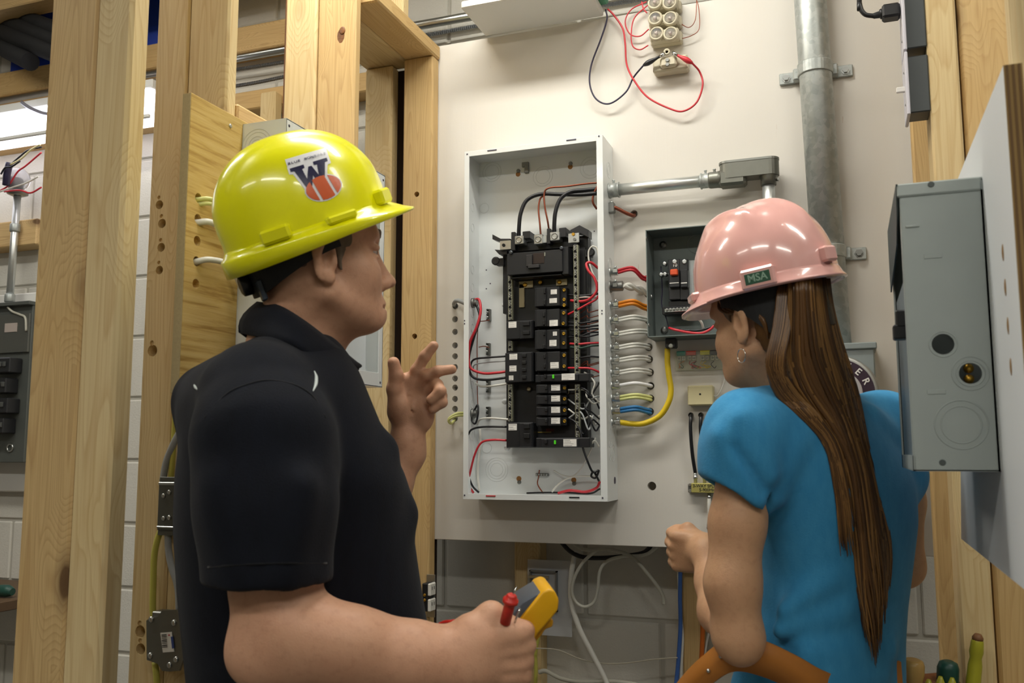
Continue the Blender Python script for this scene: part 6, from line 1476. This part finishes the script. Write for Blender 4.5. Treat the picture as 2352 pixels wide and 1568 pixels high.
for k, ch_ in enumerate('BLUE BOMBERS'):
    if ch_ == ' ': continue
    p = on_shell((-43+k*7.8)*PXS,33*PXS,.0013,bvh,shl,sc0,sU,sV,sdir); nn = unit(p-hc); uu = unit(sU-nn*np.dot(sU,nn)); text(ch_, p, 11.5*PXS, uu, np.cross(nn,uu), flat('sticker_navy','161440'), st_o, 'sticker_letter', .0001, .0001)
# ---------------------------------------------------------------- multimeter and probe
mc_ = sc(1208,1432,1.262); La = unit(_r*.60+_u*.80+_h*.1); Na = unit(-_r*.76+_u*.56-_h*.16); Na = unit(Na-La*np.dot(Na,La)); Wa = np.cross(La,Na)
mm_ = thing('multimeter', 'yellow handheld multimeter gripped in the fist', 'multimeter', mc_)
YM_ = flat('meter_yellow','e2a90c',.38); GM_ = flat('meter_grey','4d5560',.4)
def meter_body(l0, l1, w_, n0, n1, b): c = mc_+La*(l0+l1)/2+Na*(n0+n1)/2; return MB().obox(c,((l1-l0)/2,w_,(n1-n0)/2),(La,Wa,Na),b)
def slab(name, poly, t0_, dep, mat, bw, par):
    o = obj(name, MB().prism([PT(x,y,t0_) for x, y in poly], unit(_h-_r*.12-_u*.05)*dep), mat, par); md = o.modifiers.new('bevel','BEVEL'); md.width = bw; md.segments = 3; md.limit_method = 'ANGLE'; md.angle_limit = .5
    for p_ in o.data.polygons: p_.use_smooth = True
    return o
slab('holster',[(1150,1500),(1172,1450),(1246,1358),(1262,1351),(1274,1356),(1285,1378),(1282,1402),(1268,1420),(1236,1456),(1205,1510)],1.222,.085,YM_,.006,mm_)
slab('holster_foot',[(1212,1472),(1262,1418),(1272,1424),(1270,1440),(1252,1446),(1246,1458),(1222,1484)],1.235,.06,flat('meter_yellow_dark','c8900a',.4),.003,mm_)
slab('face',[(1140,1480),(1170,1418),(1200,1384),(1244,1358),(1252,1357),(1180,1448),(1160,1490)],1.228,.073,GM_,.003,mm_)
slab('display',[(1186,1396),(1204,1380),(1230,1364),(1232,1366),(1206,1383),(1188,1399)],1.24,.045,flat('lcd','7d8a80',.2),.0005,mm_)
pr = thing('test_probe', 'red test probe with a needle tip held against the multimeter', 'test probe', sc(1168,1405,1.235))
pb = sc(1160,1430,1.205); pt2 = sc(1173,1378,1.198); ptip = sc(1187,1346,1.196)
obj('handle', MB().lathe(pb,pt2-pb,[(0,.0072),(.024,.0072),(.029,.0072),(.030,.0105),(.035,.0105),(.0352,.0072),(.04,.0072),(.042,.005)],14), flat('probe_red','c22a20',.4), pr)
obj('needle', MB().cyl(pt2,ptip,.0016,8,.0008), CHROME, pr)
obj('lead', MB().tube([sc(1000,1446,1.3),sc(1015,1434,1.3),sc(1035,1430,1.29),sc(1055,1440,1.28),sc(1085,1475,1.27),sc(1120,1500,1.265)],.0045,8,6), flat('probe_red','c22a20',.4), pr)
obj('lead_sleeve', MB().tube([sc(1038,1432,1.288),sc(1050,1440,1.282),sc(1060,1450,1.28)],.0072,10,3), flat('probe_red','c22a20',.4), pr)
pr2 = sc(1178,1475,1.262); obj('second_needle', MB().cyl(sc(1182,1430,1.205),sc(1194,1397,1.203),.0015,8), CHROME, mm_)
# ================================================================ the girl
rxy = unit([_r[0],_r[1],0]); hxy = unit([_h[0],_h[1],0])
def away(deg): a = math.radians(deg); return -rxy*math.cos(a)+hxy*math.sin(a)
G_F = away(54); GB_F = away(52); GB_L = np.array([-GB_F[1],GB_F[0],0]); G_L = np.array([-G_F[1],G_F[0],0])
GS = .88
go, gf, gl, gu = head_frame(PT(1697,748,1.47),1,G_F,math.radians(-7),GS)
HG = Head(go,gf,gl,gu,GS)
gneck = PT(1850,935,1.50)
g1 = Field(HG.o-[.16,.16,.25],HG.o+[.16,.16,.15],.0026); build_head(g1,HG,chin=-.072,fem=1,neck=(gneck,.05))
# left arm (near), elbow bent, hand half closed in front of the body
ga = Field(np.min([PT(1500,1540,1.3),PT(1800,1540,1.3),PT(1500,1540,1.65)],0)-.03, np.max([PT(1500,1060,1.65),PT(1800,1040,1.65),PT(1800,1060,1.3)],0)+.03, .0028)
gel = PT(1695,1455,1.375)
chain(ga,[(PT(1712,1060,1.43),.042),(PT(1694,1200,1.40),.0405),(PT(1683,1340,1.385),.040),(gel,.036)],.02)
ga.op(ell(PT(1702,1478,1.37),(.028,.028,.03)),.03)
gwr = PT(1622,1268,1.555)
chain(ga,[(gel+_h*.01,.034),(PT(1655,1405,1.455),.034),(PT(1640,1335,1.51),.0295),(gwr,.0225)],.015)
hgx = unit(-_r*.9+_h*.42+_u*.02); hgn = unit(-_h*.9-_r*.42-_u*.1); hgn = unit(hgn-hgx*np.dot(hgn,hgx)); hgu = np.cross(hgn,hgx); hgu = hgu if np.dot(hgu,_u) > 0 else -hgu
gp0 = PT(1592,1268,1.585)
ga.op(rbox(gp0,(.036,.036,.0145),np.array([hgx,hgu,hgn]),.014),.016); ga.op(cap(gwr,gp0-hgx*.012,.0235,.022),.02)
for k in range(4):
    kn = gp0+hgx*(.034-.003*abs(k-1))+hgu*(.026-.0175*k)+hgn*.002
    q2 = kn+hgx*.014-hgn*.026-hgu*.003; q3 = kn-hgx*.010-hgn*.036-hgu*.003; chain(ga,[(kn-hgx*.02,.0095),(kn,.0098),(q2,.009),(q3,.0082)],.004)
chain(ga,[(gp0-hgx*.012+hgu*.02-hgn*.008,.014),(gp0+hgx*.014+hgu*.034-hgn*.02,.0108),(gp0+hgx*.036+hgu*.026-hgn*.032,.0088),(gp0+hgx*.05+hgu*.018-hgn*.036,.0078)],.008)
# right arm (far side)
gr = Field(np.min([PT(1980,1450,1.45),PT(2130,1450,1.45),PT(1980,1450,1.9)],0)-.03, np.max([PT(1980,960,1.9),PT(2140,950,1.9),PT(2140,960,1.45)],0)+.03, .004)
chain(gr,[(PT(2040,1000,1.60),.042),(PT(2070,1150,1.60),.037),(PT(2074,1300,1.60),.034)],.02); chain(gr,[(PT(2074,1300,1.60),.034),(PT(2020,1340,1.75),.028)],.02)
ghip = PT(1890,1600,1.52)
gt = Field(gz(ghip,0)-[.3,.3,.0],gz(ghip,1.5)+[.3,.3,.0],.011)
gt.op(cap(gz(ghip,.95),gz(gneck,1.34),.08,.07),.05)
for s in (-1,1): chain(gt,[(gz(ghip+GB_L*s*.075,.9),.07),(gz(ghip+GB_L*s*.08+GB_F*.02,.48),.045),(gz(ghip+GB_L*s*.085,.08),.035)],.03)
girl = sdf_obj('person', [g1,ga,gr,gt], SKIN_G, None, 1, label='person in a pink hard hat and blue t-shirt with long brown hair', cat='person', org=gz(ghip,0))
eyes(HG, girl)
obj('earring', MB().torus(HG.p(-.004,.085,-.048)-[0,0,.008],unit(HG.f*.3+HG.l),.011,.0008,28,6), CHROME, girl)
# t-shirt
def grow(xl, xr, y, t, w, a=42):
    c = PT((xl+xr)/2,y,t); hh = (xr-xl)/2*t/F; a = math.radians(a); fb = math.sqrt(max(hh*hh-(w*math.cos(a))**2,.003))/math.sin(a); return (c,fb,w)
ga_ = [ (PT(1850,918,1.50),.055,.07),(PT(1858,945,1.51),.075,.115),(PT(1872,985,1.515),.092,.15),(PT(1895,1050,1.515),.10,.165),(PT(1915,1120,1.515),.105,.165),(PT(1922,1200,1.515),.106,.158),(PT(1920,1300,1.515),.102,.146),(PT(1910,1400,1.515),.102,.14),(PT(1893,1480,1.515),.11,.148),(PT(1880,1560,1.515),.118,.16),(PT(1872,1660,1.515),.122,.165)]
gzb = PT(1880,1660,1.515)[2]
gs_ = Field(np.append((PT(1880,1200,1.5)-[.33,.33,0])[:2],gzb-.01),np.append((PT(1880,1200,1.5)+[.33,.33,0])[:2],PT(1850,880,1.5)[2]),.0046)
gs_.op(stack(ga_,GB_F,GB_L),.01)
lsh = PT(1715,985,1.425); gs_.op(cap(PT(1835,945,1.49),lsh,.045,.056),.05); gs_.op(cap(PT(1900,960,1.53),PT(2030,985,1.60),.048,.052),.05); gs_.op(cap(PT(2030,975,1.60),PT(2062,1090,1.60),.056,.05),.04)
sl2 = gs_.like(); chain(sl2,[(lsh,.058),(PT(1700,1040,1.415),.0575),(PT(1676,1190,1.40),.0545)],.03)
hem2 = PT(1686,1136,1.405); ad = unit(unit(PT(1672,1180,1.40)-PT(1712,1000,1.42))-_r*.30+_h*.05)
sl2.keep(lambda X,Y,Z: (X-hem2[0])*ad[0]+(Y-hem2[1])*ad[1]+(Z-hem2[2])*ad[2]); gs_.join(sl2,.03)
gs_.op(cap(hem2-ad*.06,hem2+ad*.05,.0425,.0505),.004,True)
gs_.op(cap(PT(1835,905,1.50),PT(1845,870,1.49),.052,.056),.01,True)
for a, b, r in (((1660,1000,1.375),(1745,1140,1.36),.006),((1700,960,1.37),(1770,1090,1.36),.006),((1780,1140,1.39),(1830,1020,1.39),.006),((1800,1400,1.40),(1900,1330,1.40),.007),((1790,1450,1.40),(1930,1400,1.405),.007),((1860,1500,1.39),(2040,1490,1.44),.008),((2000,950,1.5),(2050,1010,1.53),.006),((1830,1560,1.375),(2020,1545,1.43),.008)):
    gs_.op(cap(PT(*a),PT(*b),r,r*.3),.035)
for a, b, r in (((1745,1060,1.375),(1757,1180,1.375),.005),((1690,1030,1.352),(1755,1130,1.352),.003)): gs_.op(cap(PT(*a),PT(*b),r),.016,True)
sdf_obj('t_shirt', [gs_], TEE, girl, 2)
# jeans and shoes (below the picture)
gj = Field(gz(ghip,.05)-[.3,.3,0],gz(ghip,gzb+.04)+[.3,.3,0],.012)
gj.op(ell(gz(ghip,.93),(.115,.15,.12),np.array([GB_F,GB_L,[0,0,1]])),.03)
for s in (-1,1): chain(gj,[(gz(ghip+GB_L*s*.075,.88),.09),(gz(ghip+GB_L*s*.08+GB_F*.02,.48),.06),(gz(ghip+GB_L*s*.085,.09),.05)],.04)
sdf_obj('jeans', [gj], JEANS, girl, 2)
for s in (-1,1):
    q = gz(ghip+GB_L*s*.085,0); fq = Field(q-[.22,.22,0],q+[.22,.22,.15],.009); fq.op(cap(q+[0,0,.045]-GB_F*.045,q+[0,0,.04]+GB_F*.13,.042,.036),.02); fq.op(cap(q+[0,0,.05],q+[0,0,.1],.043,.045),.03); fq.keep(lambda X,Y,Z: .004-Z+0*X+0*Y)
    sdf_obj('shoe', [fq], flat('shoe_white','b9b6b0',.6), girl)
# long hair: a close cap under the hat and several hundred locks
def hair_mat(name, a, b, c_):
    t = NT(name); v = t.coord(False); st = t.n('ShaderNodeMapping'); t.l(v, st.inputs[0]); st.inputs['Scale'].default_value = (1,1,.06)
    n = t.noise(st.outputs[0], 300, 3, .7); n2 = t.noise(st.outputs[0], 45, 2)
    t.set(Base_Color=t.mix(n2, t.mix(n, lin(a), lin(b)), lin(c_)), Roughness=.38, Specular_IOR_Level=.45, Anisotropic=.5); t.bump(n, .5, .002); return t.m
HAIRG = hair_mat('long_brown_hair','4a3018','7a5630','5c3e1f')
gh = Field(HG.o-[.13,.13,.16],HG.o+[.13,.13,.12],.0028)
gh.op(HG.e((-.016,0,.05),(.103,.082,.094)),.005); gh.op(HG.e((-.04,0,-.02),(.066,.066,.07)),.03)
lg = loc(HG)
def gk(X,Y,Z):
    x, y, z = lg(X,Y,Z); d = np.maximum(x-.07+.9*np.maximum(0,.06-z), z-.09); ear_ = .03-np.sqrt((x+.004)**2+((z-.004)*.72)**2)
    d = np.maximum(d, np.where(x > -.03, np.maximum(ear_, .0-z-np.maximum(0,-x)*1.2), -9)); return np.maximum(d, -.085-z)
gh.keep(gk); hair = sdf_obj('hair', [gh], HAIRG, girl)
rg = random.Random(11); m = MB()
cl = [(660,1778,1903,1.395,1.475),(740,1778,1918,1.39,1.465),(800,1768,1930,1.39,1.46),(860,1770,1948,1.39,1.455),(930,1815,1965,1.395,1.455),(1000,1880,1985,1.387,1.435),(1080,1910,2012,1.382,1.43),(1160,1922,2032,1.38,1.425),(1240,1935,2044,1.378,1.42),(1320,1950,2042,1.376,1.415),(1400,1968,2036,1.374,1.41),(1480,1985,2034,1.374,1.405)]
CY = np.array([c[0] for c in cl],float); CA = np.array(cl,float)
def lock(m, s, d, y0, end, wob, r):
    n = max(5, int((end-y0)/60)); pts = []
    for i in range(n+1):
        y = y0+(end-y0)*i/n; xl, xr, ta, tb2 = [np.interp(y,CY,CA[:,j]) for j in (1,2,3,4)]; k = (y-672)/808
        q = s+.07*math.sin(y*.011+wob)*min(1,k*3)+.03*math.sin(y*.027+wob*2)*k; q = min(max(q,-.06),1.06); bulge = max(0,1-(2*q-1)**2)
        pts.append(PT(xl+(xr-xl)*q, y, tb2-(tb2-ta)*bulge*d))
    m.tube(pts, r, 5, 2, rad=[.8,1,1,1,.9,.7,.45,.1])
ms = [MB(),MB(),MB()]
for k in range(520):
    s = rg.random(); d = rg.random()**.5; edge = 1-abs(2*s-1); end = 1180+rg.random()**.7*(170+190*edge**.5); lock(ms[k % 3], s, d, 640, end, rg.uniform(0,6.28)*.35+s*4, rg.uniform(.0022,.0046))
for k in range(46):   # hair falling over the near shoulder and joining the tail
    a = rg.random(); b = rg.random(); x0 = 1752+40*a
    ms[k % 3].tube([PT(x0+34,650,1.42),PT(x0+24,750,1.405),PT(x0+8,840,1.395),PT(x0+26+20*b,905,1.402),PT(x0+80+14*b,955,1.392),PT(1892+26*a,1015+10*b,1.386),PT(1912+30*a,1100,1.379),PT(1925+40*a,1190+90*b,1.377)],.0034,5,3,rad=[.7,1,1,1,1,.9,.7,.15])
m = ms[0]
for k in range(7): m.tube([HG.p(.05-.008*k,.062,.07),HG.p(.045-.008*k,.072,.045),HG.p(.02-.008*k,.076,.028),HG.p(-.02-.006*k,.078,.022-.004*k),HG.p(-.055,.07,-.0-.006*k)],.003,5,4,rad=[.6,1,1,1,.6])
HAIRL = hair_mat('long_brown_hair_light','6e4c28','9a7240','7d5a30'); HAIRK = hair_mat('long_brown_hair_dark','3a2614','5c4022','4a3018')
for mm2, mt2 in ((ms[0],HAIRG),(ms[1],HAIRL),(ms[2],HAIRK)): obj('hair_locks', mm2, mt2, girl, kind='stuff')
# ---------------------------------------------------------------- pink hard hat
ph_t = math.radians(-5); up0 = np.array([0,0,1.])
gfh = unit(G_F*math.cos(ph_t)+up0*math.sin(ph_t)); guh = unit(up0*math.cos(ph_t)-G_F*math.sin(ph_t))
grl = math.radians(9); GHL = unit(G_L*math.cos(grl)-guh*math.sin(grl)); guh = np.cross(gfh,GHL)
ghc = HG.p(-.012,0,.080)
PINK = flat('hat_pink','eab3ac',.2,coat=.7)
hg = Hat(ghc,gfh,GHL,guh,.123,.106,.137,v=True,peak=.024,lip=.006)
ghat = thing('hard_hat', 'glossy pale pink hard hat with a small green label on its side', 'hard hat', ghc)
obj('shell', hg.shell(), PINK, ghat); obj('brim', hg.brim(), PINK, ghat)
for ph, z0, z1, hw, out in ((.0,.012,.04,.02,.010),(3.1416,.01,.035,.014,.012),(.82,-.004,.012,.022,.012),(-.82,-.004,.012,.022,.012),(-1.9,.002,.034,.027,.011)): obj('lug', hg.lug(ph,z0,z1,hw,out)[0], PINK, ghat)
lm_, lc, ltg, lup, ln = hg.lug(2.08,-.012,.02,.027,.013); lgo = obj('lug', lm_, PINK, ghat)
GRNL = flat('label_green','2f5a44',.4); lb = obj('label', MB().obox(lc,(.0195,.0085,.0006),(ltg,lup,ln),.0003), GRNL, lgo)
rd = ltg if np.dot(ltg,_r) > 0 else -ltg; text('MSA', lc+ln*.0007, .016, rd, lup, flat('label_mint','8fae9a',.4), lb, 'lettering', .0002, .0003)
vs = []; fs = []; N = 40; m = MB()
for i in range(N+1):
    ph = math.radians(70+220*i/N); dn = .5-.5*math.cos(2*math.pi*i/N)
    for r_, z_ in ((1.0,.0),(1.0,-.025-.06*min(1,dn*2.4)),(.955,-.025-.06*min(1,dn*2.4)),(.955,.0)): vs.append(hg.w((.100*math.cos(ph)*r_,.086*math.sin(ph)*r_,z_)))
for i in range(N):
    for j in range(4): k = (j+1) % 4; fs.append((i*4+j,i*4+k,(i+1)*4+k,(i+1)*4+j))
fs += [(0,1,2,3),(N*4+3,N*4+2,N*4+1,N*4)]
obj('nape_band', m.add(vs,fs,False), flat('band_black','101114'), ghat)
# ---------------------------------------------------------------- leather tool belt and tools
LEA = flat('leather_tan','b0702c',.5,noise=.18,nscale=18,bump=.15); LEAD_ = flat('leather_dark','7a4620',.5,noise=.2,nscale=18)
bp = [(1500,1680,1.50),(1560,1600,1.425),(1615,1545,1.39),(1680,1502,1.372),(1750,1512,1.362),(1830,1548,1.362),(1900,1585,1.372),(1990,1602,1.42),(2060,1580,1.49),(2080,1560,1.56)]
P, _ = spline([PT(*p) for p in bp],6); vs = []; fs = []
for i, p in enumerate(P):
    for dz, o in ((.027,0),(-.027,0),(-.027,.004),(.027,.004)): vs.append(p+_u*dz+unit((gz(ghip,p[2])-p)*[1,1,0])*o)
for i in range(len(P)-1):
    for j in range(4): k = (j+1) % 4; fs.append((i*4+j,i*4+k,(i+1)*4+k,(i+1)*4+j))
n = len(P)-1; fs += [(0,1,2,3),(n*4+3,n*4+2,n*4+1,n*4)]
belt = obj('tool_belt', MB().add(vs,fs,True), LEA, label='tan leather tool belt slung around the hips over the blue shirt', cat='tool belt')
for x, y, t in ((1655,1507,1.376),(1627,1540,1.383)): q = PT(x,y,t); obj('rivet', MB().sphere(q,.0032,10,6), STEEL, belt)
pc2 = PT(2120,1640,1.58); pA = (unit(_r+_h*.2),unit(_h-_r*.2),np.array([0,0,1.]))
pch = obj('pouch', MB().obox(PT(2115,1660,1.585),(.075,.03,.075),pA,.012), LEAD_, belt)
obj('pouch_flap', MB().prism([PT(x,y,1.45) for x, y in ((2005,1600),(2028,1545),(2046,1512),(2070,1520),(2076,1600))],_h*.02), LEA, belt)
def tool(x, y0, y1, t, lean, prof, mat, label, cat, name, tip=None, tipm=None):
    a = PT(x-lean,y1,t); b = PT(x,y0,t); L = np.linalg.norm(b-a); r = thing(name, label, cat, a)
    obj('handle', MB().lathe(a,b-a,[(L*s,rr) for s, rr in prof],16), mat, r)
    if tip: obj('end_cap', MB().lathe(a+(b-a)*tip[0],b-a,[(0,tip[1]),(L*tip[2]*.5,tip[1]),(L*tip[2],tip[1]*.6)],14), tipm, r)
    return r
tool(2096,1514,1680,1.55,2,[(0,.012),(.5,.0125),(.64,.0135),(.72,.0165),(.8,.019),(.92,.0195),(.98,.017),(1,.012)],flat('varnished_wood','c09a58',.3,noise=.1,nscale=30),'round wooden tool handle standing in the tool belt pouch','tool handle','hammer_handle')
tool(2178,1517,1680,1.58,4,[(0,.013),(.6,.014),(.72,.018),(.9,.018),(.97,.015),(1,.008)],flat('grip_teal','16463c',.4),'dark green rounded tool grip standing in the tool belt pouch','tool handle','green_grip')
tool(2246,1462,1680,1.56,22,[(0,.012),(.3,.0125),(.7,.0115),(.78,.0095),(.84,.0115),(.95,.010),(1,.007)],flat('grip_yellow','a8a42a',.35),'tall yellow-green screwdriver handle with a brown cap in the pouch','tool handle','screwdriver',(.96,.009,.07),flat('cap_brown','7a5230',.6))
for k, (x, y) in enumerate(((2160,1553),(2187,1556),(2133,1560))): tool(x,y,1680,1.56,0,[(0,.008),(.7,.009),(.85,.0085),(1,.003)],flat('grip_yellow','a8a42a'),('yellow-green plier grip directly in front of the dark green grip','second yellow-green plier grip beside the dark green grip','small yellow-green grip between the wooden handle and the green grip')[k],'tool handle','plier_grip')
bpy.context.view_layer.update()
